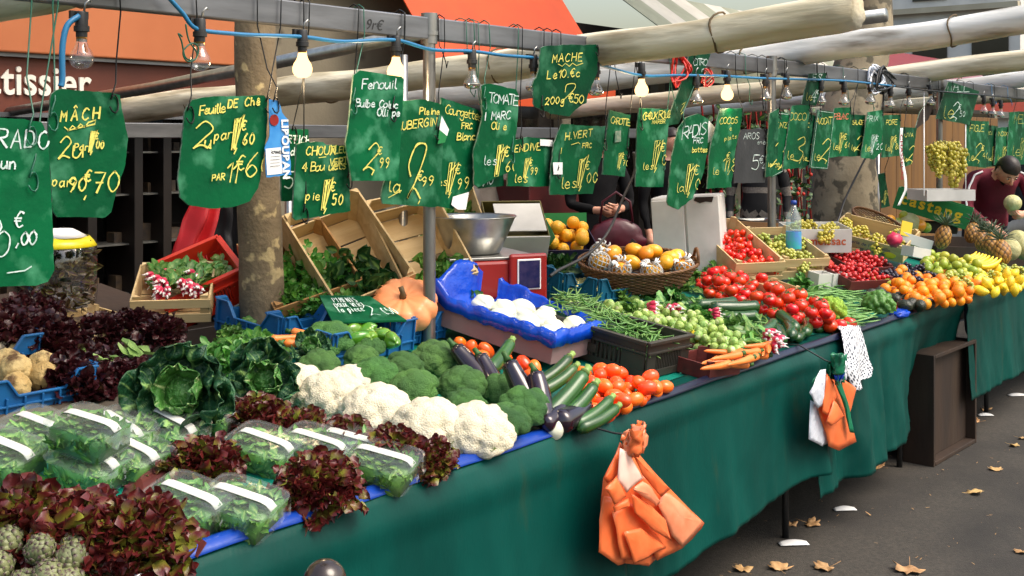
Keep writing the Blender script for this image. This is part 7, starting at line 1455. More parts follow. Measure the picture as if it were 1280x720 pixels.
mb = MB(); q = atD(1133, 286, 6.95); mb.box((0, 0, 0), (.07, .005, .09), Matrix.Translation(q) @ rot3(-.2, .25, -.8)); tag(mb.build('yellow_ticket', M['yellow_ink'], smooth=False), 'yellow price card standing by the dragon fruit', 'ticket')
# ---------------- dark grapes, oranges, avocados, lemons, bananas, pineapples
random.seed(29)
for i, (x, y) in enumerate([(1118, 346), (1130, 340), (1142, 348), (1152, 342), (1165, 350), (1124, 352), (1148, 355), (1174, 352), (1136, 338), (1160, 340), (1108, 350)]): sit(GRK, x, y, .09, x, .8, 1.5, label='black grape bunch in the heap above the oranges', cat='grapes', group='black grape bunches')
heap(CLEM + ORA, 100, .0265, [(1105, 366), (1125, 350), (1170, 356), (1212, 362), (1215, 376), (1170, 384), (1140, 380)], 'bright orange heaped before the black grapes', 'orange', 'oranges before the black grapes', h=.05, seed=5, base=lambda x, y: zplane(y) + .03, tries=16, sc=(.72, .88))
for x, y in [(1222, 356), (1192, 354), (1200, 345), (1178, 340), (1160, 330)]: put(ORA[0], on(x, y, .09), (R(0, 6), R(0, 6), 0), 1.0, 'large orange among the green grapes', 'orange', 'large oranges among the grapes')
for i, (x, y) in enumerate([(1090, 368), (1100, 366), (1108, 372), (1092, 376), (1118, 374), (1130, 382), (1140, 380), (1124, 372), (1150, 382), (1160, 380), (1096, 360), (1112, 362), (1136, 374)]): put(AVO[0], on(x, y, .05), (R(0, 6), R(-.2, .2), R(0, 6)), .95, 'dark green avocado at the strip before the oranges', 'avocado', 'avocados')
mb = MB(); q = on(1125, 392, .02); mb.blob(3, q, (.07, .04, .022), lambda p: 1 + .4 * noise.noise(p * 4)); tag(mb.build('plastic_bag', M['blue_bag']), 'crumpled blue plastic bag at the strip below the avocados', 'plastic bag')
for i, (x, y) in enumerate([(1092, 352), (1100, 350), (1108, 353), (1096, 345), (1088, 348)]): put(LIM[0], on(x, y, .08), (R(0, 6), R(0, 6), 0), .9, 'yellow green pear beside the strawberry trays', 'pear', 'pears beside the strawberries')
heap(LIM, 44, .027, [(1150, 330), (1170, 318), (1200, 330), (1230, 335), (1215, 345), (1170, 342)], 'yellow green pear in the heap under the pineapples', 'pear', 'pears under the pineapples', h=.12, seed=6, base=lambda x, y: zplane(y) + .09, tries=14, sc=(.76, .9))
heap(LEM, 64, .026, [(1195, 352), (1215, 335), (1262, 342), (1290, 350), (1265, 362), (1225, 362)], 'bright lemon heaped at the far cloth edge', 'lemon', 'lemons at the far edge', h=.09, seed=7, base=lambda x, y: zplane(y) + .05, tries=14, sc=(.76, .92))
for i, (x, y) in enumerate([(1190, 352), (1205, 350), (1228, 352), (1245, 348), (1262, 342), (1275, 340), (1210, 358), (1255, 338)]): sit(GRG, x, y, .10, x, .8, 1.5, label='pale green grape bunch among the lemons', cat='grapes', group='green grape bunches among the lemons')
for x, y, rz, lb in [(1205, 322, -.6, 'banana bunch below the pineapples'), (1222, 326, -.4, 'banana bunch beside the burgundy seller\'s hand')]: put(BAN, None, M=Matrix.Translation(on(x, y, .16)) @ rot3(0, .2, rz) @ Matrix.Scale(.95, 4), label=lb, cat='bananas', group='banana bunches')
for x, y, s, lb in [(1176, 310, 1.0, 'pineapple standing beside the hanging grape pole'), (1212, 302, .95, 'pineapple behind the bananas'), (1240, 318, 1.0, 'pineapple leaning before the melon seller'), (1226, 312, .9, 'pineapple between the bananas and the seller'), (1256, 328, 1.0, 'nearest pineapple at the lemons')]:
    put(PINE, None, M=toward(on(x, y, .14), -.5 if x != 1176 else -.2, x, s * .9, x * .02), label=lb, cat='pineapple', group='pineapples at the far end')
for x, y in [(1272, 300), (1262, 312), (1282, 312), (1290, 300)]: put(MELON[0], on(x, y, .16), (R(0, 6), R(0, 6), 0), 1.0, 'netted melon before the seller in burgundy', 'melon', 'melons before the seller')
carton('support_box', 'dark tray raising the pineapples at the far end', M['wood_dark'], flatM(1222, 325, -.5, 0), 1.1, .4, .12)
for i, (x, y) in enumerate([(1100, 284), (1112, 280), (1124, 278), (1136, 280), (1148, 282), (1158, 285), (1120, 288), (1142, 290), (1130, 270)]): put(MELON[0] if i % 3 == 0 else MANGO[0] if i % 3 == 1 else LIM[0], atD(x, y, 7.95), (R(0, 6), R(0, 6), 0), 1.15, 'ripening melon or mango under the castang crate', 'fruit', 'fruit under the castang crate')
pc = [atD(1119, 248, 8.2), atD(1212, 276, 8.0)]
xd = (pc[1] - pc[0]).normalized(); zd = V((0, 0, 1)); yd = zd.cross(xd).normalized(); zd = xd.cross(yd); Mx = Matrix((xd, yd, zd)).transposed().to_4x4(); Mx.translation = (pc[0] + pc[1]) / 2 - zd * .07 + yd * .1
r = carton('fruit_carton', 'bright green carton printed castang in yellow letters', M['card_green'], Mx, (pc[1] - pc[0]).length, .2, .155)
t = text('castang', (0, 0, 0), .115, M['yellow_ink'], None, ext=.0006, bold=.003, align='CENTER', sp=1.25); t.parent = r; t.location = (-.01, -.1015, .05)
carton('support_box', 'tall dark box carrying the green castang carton', M['wood_dark'], Matrix.Translation(V((Mx.translation.x, Mx.translation.y + .12, zplane(3.4)))) @ Matrix.Rotation(atan2(xd.y, xd.x), 4, 'Z'), .6, .2, max(.05, Mx.translation.z - zplane(3.4) - .03))
# hanging grapes over a white carton on the third post
q = atY(1180, 190, 2.70); r = carton('fruit_carton', 'white carton hung on the third post under the golden grapes', M['card_white'], Matrix.Translation(atY(1176, 250, 2.62)) @ Matrix.Rotation(VY * .8, 4, 'Z'), .36, .26, .075)
for i, (x, y, s, Yv, lb) in enumerate([(1168, 182, 1.0, 2.66, 'golden grape bunch hung high at the third post'), (1182, 180, 1.1, 2.62, 'middle golden grape bunch hung at the third post'), (1196, 186, 1.25, 2.6, 'longest golden grape bunch hanging past the white carton'), (1175, 178, 1.0, 2.72, 'golden grape bunch hidden behind the hung ones'), (1190, 178, .95, 2.7, 'golden grape bunch beside the third post top')]):
    put(GRY, atY(x, y, Yv), (R(-.2, .2), R(-.2, .2), R(0, 6)), s, lb, 'grapes', 'golden grapes hung at the third post'); 
mb = MB()
for x in (1155, 1207): a, b = atY(x, 245, 2.6), atY(x, 110, YB); mb.tube([a, a.lerp(b, .5), b], .004, 5)
tag(mb.build('hanging_cord', M['paper']), 'white cords holding the carton of golden grapes', 'cord')
# bottles and bits at the back by the moissac carton
q = on(992, 320, .16); r = empty('water_bottle', q, label='clear water bottle with a blue green label beyond the second post', cat='bottle'); mb = MB(); mb.lathe([(.036, 0), (.04, .01), (.04, .1), (.037, .12), (.04, .14), (.04, .2), (.016, .25), (.014, .27)], 20); kid(mb.build('bottle_body', clear('bottle_plastic', (.75, .95, 1, 1), .12, .05, .12)), r); mb = MB(); mb.lathe([(.0405, .04), (.0408, .06), (.0408, .12), (.0405, .13)], 20, cap=False); kid(mb.build('label_wrap', mat('bottle_label', srgb(60, 190, 190), srgb(90, 140, 220), 20, .4)), r); mb = MB(); mb.lathe([(.016, .268), (.016, .29), (.003, .292)], 14); kid(mb.build('bottle_cap', M['blue_plastic']), r)
q = atD(956, 306, 7.9); r = empty('weighing_scale', q, (0, 0, VY * .7), label='small red scale with a steel tray behind the cherry tomatoes', cat='scale'); mb = MB(); mb.box((0, .1, .02), (.34, .28, .14)); kid(mb.build('body', M['red_paint'], smooth=False, bevel=.012), r); mb = MB(); mb.lathe([(.12, .10), (.16, .17), (.165, .172), (.155, .168), (.115, .106), (.001, .104)], 4, M=Matrix.Translation(V((0, .1, 0))) @ Matrix.Rotation(pi / 4, 4, 'Z'), cap=False); kid(mb.build('tray', M['alu'], smooth=False), r)
carton('support_box', 'brown carton under the small red scale', M['card'], flatM(962, 322, VY * .7, 0), .34, .3, .19); carton('support_box', 'brown carton holding up the moissac carton', M['card'], flatM(1024, 318, VY * .95, 0), .4, .3, .08)
# ================================================================ bags, cloth, bollard, litter
def bag_bundle(label, knot, Y, panels, org, seed, kc, kr):
    """flat folded carrier bags: every film panel keeps its own traced outline, depth, bulge and thickness"""
    random.seed(seed); px = lambda a, b: (org[0] + a / 4, org[1] + b / 4); kp = px(*knot); K = atY(kp[0], kp[1], Y - .03); r = empty('bag_bundle', K, label=label, cat='bag bundle')
    for i, (m, dy, poly) in enumerate(panels):
        P2 = [atY(*px(a, b), Y - dy) for a, b in poly]; Q = []
        for a, b in zip(P2, P2[1:] + P2[:1]): Q += [a, a.lerp(b, .33), a.lerp(b, .67)]
        c = sum(Q, V((0, 0, 0))) / len(Q); mb = MB(); vs = []; n = len(Q); rings = (1, .82, .6, .35, .12)
        for k, s_ in enumerate(rings):
            for p in Q: q = c.lerp(p, s_); q.y += -.007 * (1 - s_ ** 3) + .008 * noise.noise(V((q.x * 14 + i, q.z * 9, seed))) + .003 * noise.noise(V((q.x * 50, q.z * 30, i))); vs.append(q)
        fs = [(k * n + j, k * n + (j + 1) % n, (k + 1) * n + (j + 1) % n, (k + 1) * n + j) for k in range(len(rings) - 1) for j in range(n)] + [tuple(range((len(rings) - 1) * n, len(rings) * n))]
        mb.add(vs, fs); o = mb.build('folded_bag', M[m], solid=.0014, smooth=True, auto=22); o.parent = r; o.matrix_parent_inverse = r.matrix_basis.inverted()
    mb = MB()
    for i in range(9):
        a = R(0, 6.28); c = K + V((R(-.5, .5) * kr, R(-.03, .0), R(-.5, .5) * kr)); mb.grid(6, 8, lambda u, v, a=a, c=c, i=i: c + V(((u - .5) * kr * 1.3 + .02 * noise.noise(V((u * 4, v * 4, i))), .03 * sin(pi * u) * cos(a) - .012, (v - .5) * kr * 1.5 + .02 * noise.noise(V((u * 4, v * 4, i + 9))))), mat=i % len(kc))
    o = mb.build('knot', [M[k] for k in kc], solid=.0015); o.parent = r; o.matrix_parent_inverse = r.matrix_basis.inverted()
    mb = MB(); A_ = K + V((0, 0, .02)); B_ = V((K.x - .02, Y0 - .06, ZT + .012)); mb.tube([A_, A_.lerp(B_, .35) + V((0, -.006, -.006)), A_.lerp(B_, .7) + V((0, -.006, -.004)), B_, V((K.x - .022, Y0 - .02, ZT + .03)), V((K.x - .024, Y0 + .04, ZT + .022))], .003, 6); o = mb.build('cord', M['black']); o.parent = r; o.matrix_parent_inverse = r.matrix_basis.inverted()
OB, OP, OW, OG = 'orange_bag', 'orange_pale', 'white_bag', 'green_bag'
bag_bundle('large fan of orange plastic carrier bags tied to the stall edge below the tomatoes', (575, 45), 1.82, [
 (OB, -.02, [(455, 230), (560, 60), (620, 100), (900, 400), (950, 460), (840, 580), (680, 640), (530, 655), (430, 600)]), (OB, .0, [(440, 440), (460, 320), (545, 330), (600, 560), (560, 655), (525, 665), (428, 598)]), (OB, -.012, [(540, 600), (700, 590), (760, 600), (680, 668), (560, 655)]), (OB, .008, [(650, 200), (700, 220), (900, 400), (960, 455), (905, 535), (850, 582), (720, 642), (640, 400)]),
 (OB, .02, [(497, 402), (575, 345), (650, 400), (765, 580), (700, 610), (612, 640), (545, 632)]), (OP, .03, [(750, 300), (790, 310), (900, 405), (960, 455), (850, 575), (800, 520), (730, 370)]), (OB, .034, [(560, 500), (640, 480), (770, 575), (680, 625), (610, 660), (590, 600)]),
 (OB, .044, [(590, 305), (690, 365), (765, 440), (800, 545), (700, 490), (610, 400)]), (OB, .03, [(455, 230), (540, 50), (570, 90), (530, 200), (475, 255)]), (OP, .05, [(600, 285), (650, 245), (700, 280), (745, 350), (725, 372), (660, 330)]), (OB, .045, [(605, 110), (640, 150), (700, 190), (785, 285), (745, 325), (655, 215)]),  # first pale panel here is a highlight painted as paler film
 ('orange_glare', .055, [(540, 80), (590, 110), (652, 232), (570, 302), (525, 240)]), (OB, .06, [(462, 280), (525, 225), (572, 322), (510, 362)]), (OB, .05, [(505, 375), (575, 330), (582, 365), (515, 400)])], (640, 540), 3, (OB, OB, OP), .045)
bag_bundle('smaller bundle of orange white and green carrier bags beside the patterned cloth', (320, 400), 1.85, [
 (OW, .0, [(210, 560), (255, 590), (300, 700), (302, 772), (270, 792), (200, 755)]), (OB, .012, [(290, 420), (330, 440), (400, 600), (440, 768), (350, 812), (300, 790), (250, 605), (285, 560)]), (OB, .0, [(370, 450), (440, 500), (415, 610), (385, 700), (370, 560)]), (OW, .03, [(262, 410), (285, 405), (292, 570), (250, 602), (205, 522)]),
 (OB, .035, [(290, 430), (320, 470), (345, 545), (300, 640), (270, 620)]), (OB, .045, [(298, 668), (330, 560), (382, 640), (312, 688)]), (OG, .04, [(330, 460), (352, 445), (405, 580), (428, 725), (410, 722), (385, 600)]), (OG, .02, [(225, 455), (270, 420), (280, 440), (220, 480)])], (960, 360), 8, (OG, OG, 'blue_bag', OW), .05)
# patterned cloth
M['pattern'] = mat('cloth_white', srgb(226, 228, 230), srgb(212, 214, 218), 8, .8)
def pattern_mat():
    m = M['pattern']; nt = m.node_tree; N = nt.nodes; L = nt.links; b = N['Principled BSDF']
    uv = N.new('ShaderNodeAttribute'); uv.attribute_name = 'pat'; mp = N.new('ShaderNodeMapping'); mp.inputs['Scale'].default_value = (26, 15, 1); mp.inputs['Rotation'].default_value = (0, 0, .5); L.new(uv.outputs['Vector'], mp.inputs[0])
    vo = N.new('ShaderNodeTexVoronoi'); vo.inputs['Scale'].default_value = 1.0; vo.inputs['Randomness'].default_value = .35; L.new(mp.outputs[0], vo.inputs['Vector'])
    r = N.new('ShaderNodeValToRGB'); r.color_ramp.interpolation = 'LINEAR'; r.color_ramp.elements[0].position = .33; r.color_ramp.elements[0].color = srgb(58, 66, 86); r.color_ramp.elements[1].position = .44; r.color_ramp.elements[1].color = srgb(226, 228, 232); L.new(vo.outputs['Distance'], r.inputs[0]); L.new(r.outputs[0], b.inputs['Base Color'])
pattern_mat()
e = [(on(1040, 406, .02), on(1062, 399, .02)), (atY(1052, 412, 1.93), atY(1076, 406, 1.94)), (atY(1058, 440, 1.885), atY(1084, 440, 1.89)), (atY(1058, 462, 1.87), atY(1089, 462, 1.88)), (atY(1070, 490, 1.86), atY(1084, 470, 1.88))]
mb = MB(); pat = []
def cf(u, v):
    k = min(int(v * 4), 3); t = v * 4 - k; a = e[k][0].lerp(e[k + 1][0], t); b = e[k][1].lerp(e[k + 1][1], t); pat.append((u * .62, v * 1.35, 0)); return a.lerp(b, u) + V((0, .016 * sin(u * 8 + v * 3) * v, .004 * sin(v * 19)))
mb.grid(18, 40, cf); o = mb.build('patterned_cloth', M['pattern'], solid=.0015); at = o.data.attributes.new('pat', 'FLOAT_VECTOR', 'POINT'); at.data.foreach_set('vector', [c for p in pat for c in p]); tag(o, 'white cloth with a dark leaf pattern draped over the stall edge', 'cloth')
# bollard with a ball head
q = atD(406, 727, 1.92); r = empty('bollard', (q.x, q.y, 0), label='brown street bollard with a shiny ball head before the green cloth', cat='bollard'); M['bol'] = mat('brown_enamel', srgb(58, 44, 36), srgb(70, 54, 44), 20, .22, .05, 60, coat=.4, third=srgb(96, 84, 70), tscale=26, tlo=.66, thi=.8)
mb = MB(); mb.tube([(0, 0, 0), (0, 0, q.z - .045)], .03, 20); mb.lathe([(.05, 0), (.05, .04), (.032, .06)], 20); kid(mb.build('shaft', M['bol'], auto=40), r); mb = MB(); mb.blob(4, (0, 0, q.z), (.037, .037, .037)); mb.lathe([(.026, q.z - .05), (.034, q.z - .045), (.034, q.z - .038), (.026, q.z - .03)], 20); kid(mb.build('ball_head', M['bol']), r)
# fallen plane leaves and litter
M['dry_leaf'] = mat('dry_plane_leaf', srgb(212, 172, 116), srgb(190, 148, 96), 14, .7, .2, rnd=.18, huer=.012, transl=.1)
def pleaf(seed):
    random.seed(seed); mb = MB(); tips = [(0, 1.0), (.62, .72), (.95, .12), (.45, -.35), (0, -.25), (-.45, -.35), (-.95, .12), (-.62, .72)]; ring = []
    n = len(tips)
    for i in range(n):
        a, b = V(tips[i]), V(tips[(i + 1) % n]); ring += [a * R(.8, .98), a.lerp(b, .25) * R(.78, .9), a.lerp(b, .5) * R(.66, .78), a.lerp(b, .75) * R(.78, .9)]
    c = [V((0, .1, 0))]; mid = [V((p.x * .5, p.y * .5 + .05)) for p in ring]
    z = lambda p: .26 * p.x * p.x + .1 * p.y + .22 * noise.noise(V((p.x * 2, p.y * 2, seed)))
    sc = .09; vs = [V((p.x, p.y, z(p))) * sc for p in [V((0, .1))] + mid + ring]; m_ = len(ring)
    fs = [(0, 1 + i, 1 + (i + 1) % m_) for i in range(m_)] + [(1 + i, 1 + m_ + i, 1 + m_ + (i + 1) % m_, 1 + (i + 1) % m_) for i in range(m_)]
    mb.add([v + V((0, 0, .006)) for v in vs], fs); mb.tube([(0, -.02, .006), (.004, -.06, .012), (.01, -.095, .02)], .0016, 5); return single(mb, 'fallen_leaf', M['dry_leaf'], solid=.0012)
PL = [pleaf(1), pleaf(2), pleaf(5)]
for i, (x, y, s, w) in enumerate([(1012, 655, 1.1, 'curled brown leaf beside a table leg'), (990, 657, .7, 'small brown leaf at the foot of a table leg'), (975, 712, 1.1, 'pair of dry leaves at the lower frame edge'), (1034, 710, 1.2, 'dry leaf with a curled tip between two others'), (1136, 712, 1.4, 'large pale dry leaf nearest the viewer'), (1216, 617, 1.1, 'pale dry leaf alone on the open asphalt'), (1244, 588, .9, 'small tan leaf beyond the lone pale leaf'), (1266, 557, .8, 'tan leaf farther along the asphalt'), (1100, 584, .9, 'tan leaf in the shade beside the dark box'), (1092, 586, .7, 'leaf scrap in the shade beside the dark box'), (1232, 512, .9, 'leaf beyond the dark box'), (1222, 527, .8, 'brown leaf scrap beyond the dark box'), (1278, 690, .8, 'leaf cut by the picture edge'), (930, 714, .9, 'brown leaf in the shade below the orange bags'), (1276, 548, .7, 'pale leaf farthest along the asphalt')]): put(PL[i % 3], atZ(x, y, .002), (R(-.12, .12), R(-.12, .12), R(0, 6)), s * .58, w, 'leaf', 'fallen plane leaves')
for x, y, sx, lb in [(992, 681, .12, 'white paper strip lying by the table leg'), (1056, 638, .10, 'thin white straw paper on the asphalt'), (1232, 520, .09, 'white crumpled paper beyond the dark box'), (1272, 495, .12, 'white paper scrap far along the stall')]:
    mb = MB(); mb.grid(8, 4, lambda u, v: V(((u - .5) * sx, (v - .5) * sx * .35, .006 + .01 * sin(u * 3) * v))); o = mb.build('paper_litter', M['paper'], solid=.001); o.location = atZ(x, y, 0); o.rotation_euler = (0, 0, VY * .9); tag(o, lb, 'litter')
random.seed(44); mb = MB()
for i in range(700):
    x, y = R(.6, 11), R(-1.5, 2.2) if i % 3 else R(1.3, 2.4); s = R(.003, .012) * (1 + (i % 17 == 0)); leaf(mb, (x, y, .003), dirv(R(0, 6.3), .1), (0, 0, 1), s * 1.6, s, 1, 1, .1, .1)
tag(mb.build('ground_litter', M['dry_leaf']), kind='stuff', label='crumbs of leaf and dirt scattered on the asphalt', cat='litter')
# ================================================================ things behind the stall
mb = MB(); A, B, C_, D_ = atY(566, 185, 5.6), atY(692, 190, 5.6), atY(662, 300, 5.5), atY(556, 280, 5.5)
mb.grid(20, 16, lambda u, v: A.lerp(B, u).lerp(D_.lerp(C_, u), v) + V((0, .05 * noise.noise(V((u * 4, v * 3, 1))) + .02 * noise.noise(V((u * 11, v * 8, 2))), 0))); tag(mb.build('tarpaulin', M['grey_tarp'], solid=.003), 'creased grey tarpaulin hung behind the scale and white carton', 'tarpaulin')
mb = MB(); mb.grid(14, 20, lambda u, v: atY(226 + (48 + 10 * v) * 0 + 34 * u - 10 * v + 28 * (1 - v), 215 + 118 * v, 5.6) + V((0, .05 * sin(u * 9 + v * 2) + .02 * noise.noise(V((u * 4, v * 5, 1))), 0))); tag(mb.build('red_cloth', mat('bright_red_cloth', srgb(206, 16, 26), srgb(186, 12, 22), 6, .6), solid=.004), 'bright red cloth hanging before the dark pastry shop window', 'cloth')
mb = MB(); mb.grid(14, 20, lambda u, v: atY(262 + 42 * u + 4 * v, 220 + 120 * v, 5.7) + V((0, .06 * sin(u * 11 + v) + .02 * noise.noise(V((u * 4, v * 5, 3))), 0))); tag(mb.build('black_coat', mat('black_leather', C(.012, .012, .014), C(.02, .02, .022), 6, .3, .2), solid=.01), 'black leather coat hanging beside the red cloth', 'coat')
r = empty('hand_cart', atD(700, 330, 8), label='dark red hand cart parked behind the stall', cat='cart'); a, b = atY(655, 225, 5.3), atY(722, 305, 5.3); mb = MB(); mb.box(((a.x + b.x) / 2, 5.5, (a.z + b.z) / 2 + .1), (b.x - a.x, .5, a.z - b.z - .2)); o = mb.build('box_body', mat('dull_dark_red', srgb(98, 28, 28), srgb(84, 24, 24), 5, .5), smooth=False, bevel=.01); o.parent = r; o.matrix_parent_inverse = r.matrix_basis.inverted()
mb = MB(); mb.bar((a.x - .05, 5.24, b.z + .12), (b.x + .3, 5.24, b.z + .12), .04, .04); mb.bar((a.x, 5.24, b.z + .1), (b.x - .1, 5.24, .25), .03, .03); mb.bar((b.x - .1, 5.24, b.z + .1), (a.x + .1, 5.24, .25), .03, .03); o = mb.build('frame', M['red_paint'], smooth=False); o.parent = r; o.matrix_parent_inverse = r.matrix_basis.inverted()
for x in (a.x + .15, b.x - .15): mb = MB(); mb.tube([(x, 5.22, .2), (x, 5.27, .2)], .2, 24); o = mb.build('wheel', M['black']); o.parent = r; o.matrix_parent_inverse = r.matrix_basis.inverted()
# trellis plants beyond
random.seed(51); r = empty('trellis_plant', atY(900, 300, 5.6), label='dark leafy climber with red flowers on a trellis behind the black slate', cat='plant'); mb = MB(); a, b = atY(885, 250, 5.6), atY(1020, 130, 5.6)
for i in range(520): q = V((R(a.x, b.x), 5.6 + R(-.12, .12), R(.6, 2.0))); leaf(mb, q, dirv(R(0, 6.3), R(-.8, .4)), (R(-.5, .5), -1, R(0, .6)), R(.06, .1), R(.04, .07), 2, 3, -.2, .1)
o = mb.build('foliage', M['leafd']); o.parent = r; o.matrix_parent_inverse = r.matrix_basis.inverted(); mb = MB()
for i in range(12): x = a.x + (b.x - a.x) * i / 11; mb.bar((x, 5.66, .3), (x + .35, 5.66, 2.0), .012, .02); mb.bar((x, 5.675, 2.0), (x + .35, 5.675, .3), .012, .02)
o = mb.build('trellis', M['red_paint'], smooth=False); o.parent = r; o.matrix_parent_inverse = r.matrix_basis.inverted(); mb = MB()
for i in range(34): mb.blob(1, (R(a.x, b.x), 5.46 + R(-.04, .04), R(.7, 1.9)), (.025, .02, .025))
o = mb.build('flowers', M['red_crate']); o.parent = r; o.matrix_parent_inverse = r.matrix_basis.inverted()
# ================================================================ people
def person(label, loc, yaw, J, RD, mats, zones, head=None, scale=1.0, hair=None, extra=None):
    """J: joints (name -> (x,y,z)), one skinned surface; x = right hand side, -y = facing"""
    E = [('pel', 'spi'), ('spi', 'che'), ('che', 'nek'), ('nek', 'hea'), ('hea', 'top'), ('pel', 'hiL'), ('pel', 'hiR')] + [(a + s, b + s) for s in 'LR' for a, b in (('hi', 'kn'), ('kn', 'an'), ('an', 'to'), ('sh', 'el'), ('el', 'wr'), ('wr', 'pa'))] + [('che', 'shL'), ('che', 'shR')]
    names = list(J); me = bpy.data.meshes.new('person'); me.from_pydata([J[n] for n in names], [(names.index(a), names.index(b)) for a, b in E], []); o = bpy.data.objects.new('person', me); COL.objects.link(o)
    o.modifiers.new('k', 'SKIN'); sk = me.skin_vertices[0].data
    for i, n in enumerate(names): rr = RD[n] if n in RD else RD[n[:-1]]; sk[i].radius = rr if isinstance(rr, tuple) else (rr, rr); sk[i].use_root = (n == 'pel')
    sm = o.modifiers.new('u', 'SUBSURF'); sm.levels = 2; sm.render_levels = 2
    bpy.context.view_layer.update(); dg = bpy.context.evaluated_depsgraph_get(); nm = bpy.data.meshes.new_from_object(o.evaluated_get(dg)); o.modifiers.clear(); o.data = nm
    nm.materials.clear(); [nm.materials.append(M[k]) for k in mats]
    cloth_v = set()
    for p in nm.polygons: p.material_index = zones(p.center); p.use_smooth = True
    for v in nm.vertices:
        c = v.co; 
        if zones(c) in (0,): k = .010 * noise.noise(c * 9) + .006 * noise.noise(c * 21); v.co += v.normal * k
    o.location = loc; o.rotation_euler = (0, 0, yaw); o.scale = (scale,) * 3; tag(o, label, 'person')
    # face, hair and fingers
    h = V(J['hea']); ti = J.get('tilt', 0) if isinstance(J.get('tilt', 0), float) else 0
    return o
RD = dict(pel=(.15, .115), spi=(.145, .105), che=(.165, .115), nek=.055, hea=(.078, .092), top=(.06, .07), hi=.085, kn=.058, an=.042, to=.036, sh=.062, el=.046, wr=.029, pa=.033)
def stand(**k):
    J = dict(pel=(0, 0, .95), spi=(0, 0, 1.12), che=(0, 0, 1.34), nek=(0, -.01, 1.5), hea=(0, -.03, 1.6), top=(0, -.02, 1.69), hiL=(-.1, 0, .9), hiR=(.1, 0, .9), knL=(-.11, -.01, .5), knR=(.11, -.01, .5), anL=(-.11, .02, .09), anR=(.11, .02, .09), toL=(-.12, -.13, .04), toR=(.12, -.13, .04), shL=(-.19, 0, 1.42), shR=(.19, 0, 1.42), elL=(-.25, .02, 1.13), elR=(.25, .02, 1.13), wrL=(-.25, -.08, .9), wrR=(.25, -.08, .9), paL=(-.25, -.11, .83), paR=(.25, -.11, .83)); J.update(k); return J
M['burg'] = mat('burgundy_knit', srgb(132, 18, 46), srgb(112, 14, 38), 7, .8, .15, 120); M['jeans'] = mat('dark_trousers', srgb(36, 38, 50), None, 9, .8); M['black_cloth'] = mat('black_wool', C(.006, .006, .007), C(.01, .01, .011), 9, .9, .1, spec=.15); M['bagred'] = mat('burgundy_leather', srgb(96, 22, 40), srgb(80, 18, 34), 8, .4, .1); M['stripe'] = mat('grey_black_knit', srgb(24, 24, 28), srgb(30, 30, 34), 9, .8); M['eye'] = mat('eye_white', srgb(230, 226, 220), None, 5, .2); M['iris'] = mat('iris', srgb(40, 28, 20), None, 5, .2); M['lip'] = mat('lip', srgb(170, 96, 86), None, 9, .45)
def face(par, h, pitch, hairm, long=False, rad=(.078, .095, .112)):
    """nose, eyes, brows, mouth, ears and hair round head centre h, pitched down"""
    Mx = Matrix.Translation(h) @ Matrix.Rotation(pitch, 4, 'X')
    def ad(mb, n, m, **k): o = mb.build(n, M[m], **k); o.parent = par; return o
    mb = MB(); mb.blob(4, (0, 0, 0), rad, lambda q: 1 - .14 * max(0, -q.z) * (1 - .5 * max(0, -q.y)), M=Mx)
    mb.tube([(0, -rad[1] * .93, .022), (0, -rad[1] * 1.08, -.008), (0, -rad[1] * 1.16, -.022), (0, -rad[1] * 1.02, -.032)], [.008, .010, .0125, .009], 8, M=Mx)
    for s in (-1, 1): mb.blob(2, (s * rad[0] * 1.0, .005, -.008), (.010, .018, .03), M=Mx)
    ad(mb, 'head', 'skin')
    for s in (-1, 1):
        mb = MB(); mb.blob(2, (s * .030, -rad[1] * .88, .010), (.010, .007, .004), M=Mx); ad(mb, 'eye', 'eye'); mb = MB(); mb.blob(2, (s * .030, -rad[1] * .965, .011), (.0065, .004, .0055), M=Mx); ad(mb, 'iris', 'iris')
        mb = MB(); mb.tube([(s * .014, -rad[1] * .97, .030), (s * .03, -rad[1] * .955, .035), (s * .046, -rad[1] * .86, .031)], [.003, .0042, .002], 6, M=Mx); ad(mb, 'eyebrow', hairm)
    mb = MB(); mb.tube([(-.023, -rad[1] * .88, -.053), (0, -rad[1] * .955, -.051), (.023, -rad[1] * .88, -.053)], [.003, .0065, .003], 6, M=Mx); ad(mb, 'mouth', 'lip')
    mb = MB(); vs, fs = ico(4)
    keep = [V((q.x * rad[0] * 1.1, q.y * rad[1] * 1.08 + .006, q.z * rad[2] * 1.08 + .006)) * (1 + .03 * noise.noise(q * 9)) for q in vs]
    ff = [f for f in fs if all((vs[i].z > .30 or (vs[i].y > .12 and vs[i].z > (-.9 if long else -.45))) for i in f)]
    mb.add(keep, ff, M=Mx); ad(mb, 'hair', hairm, solid=.006)
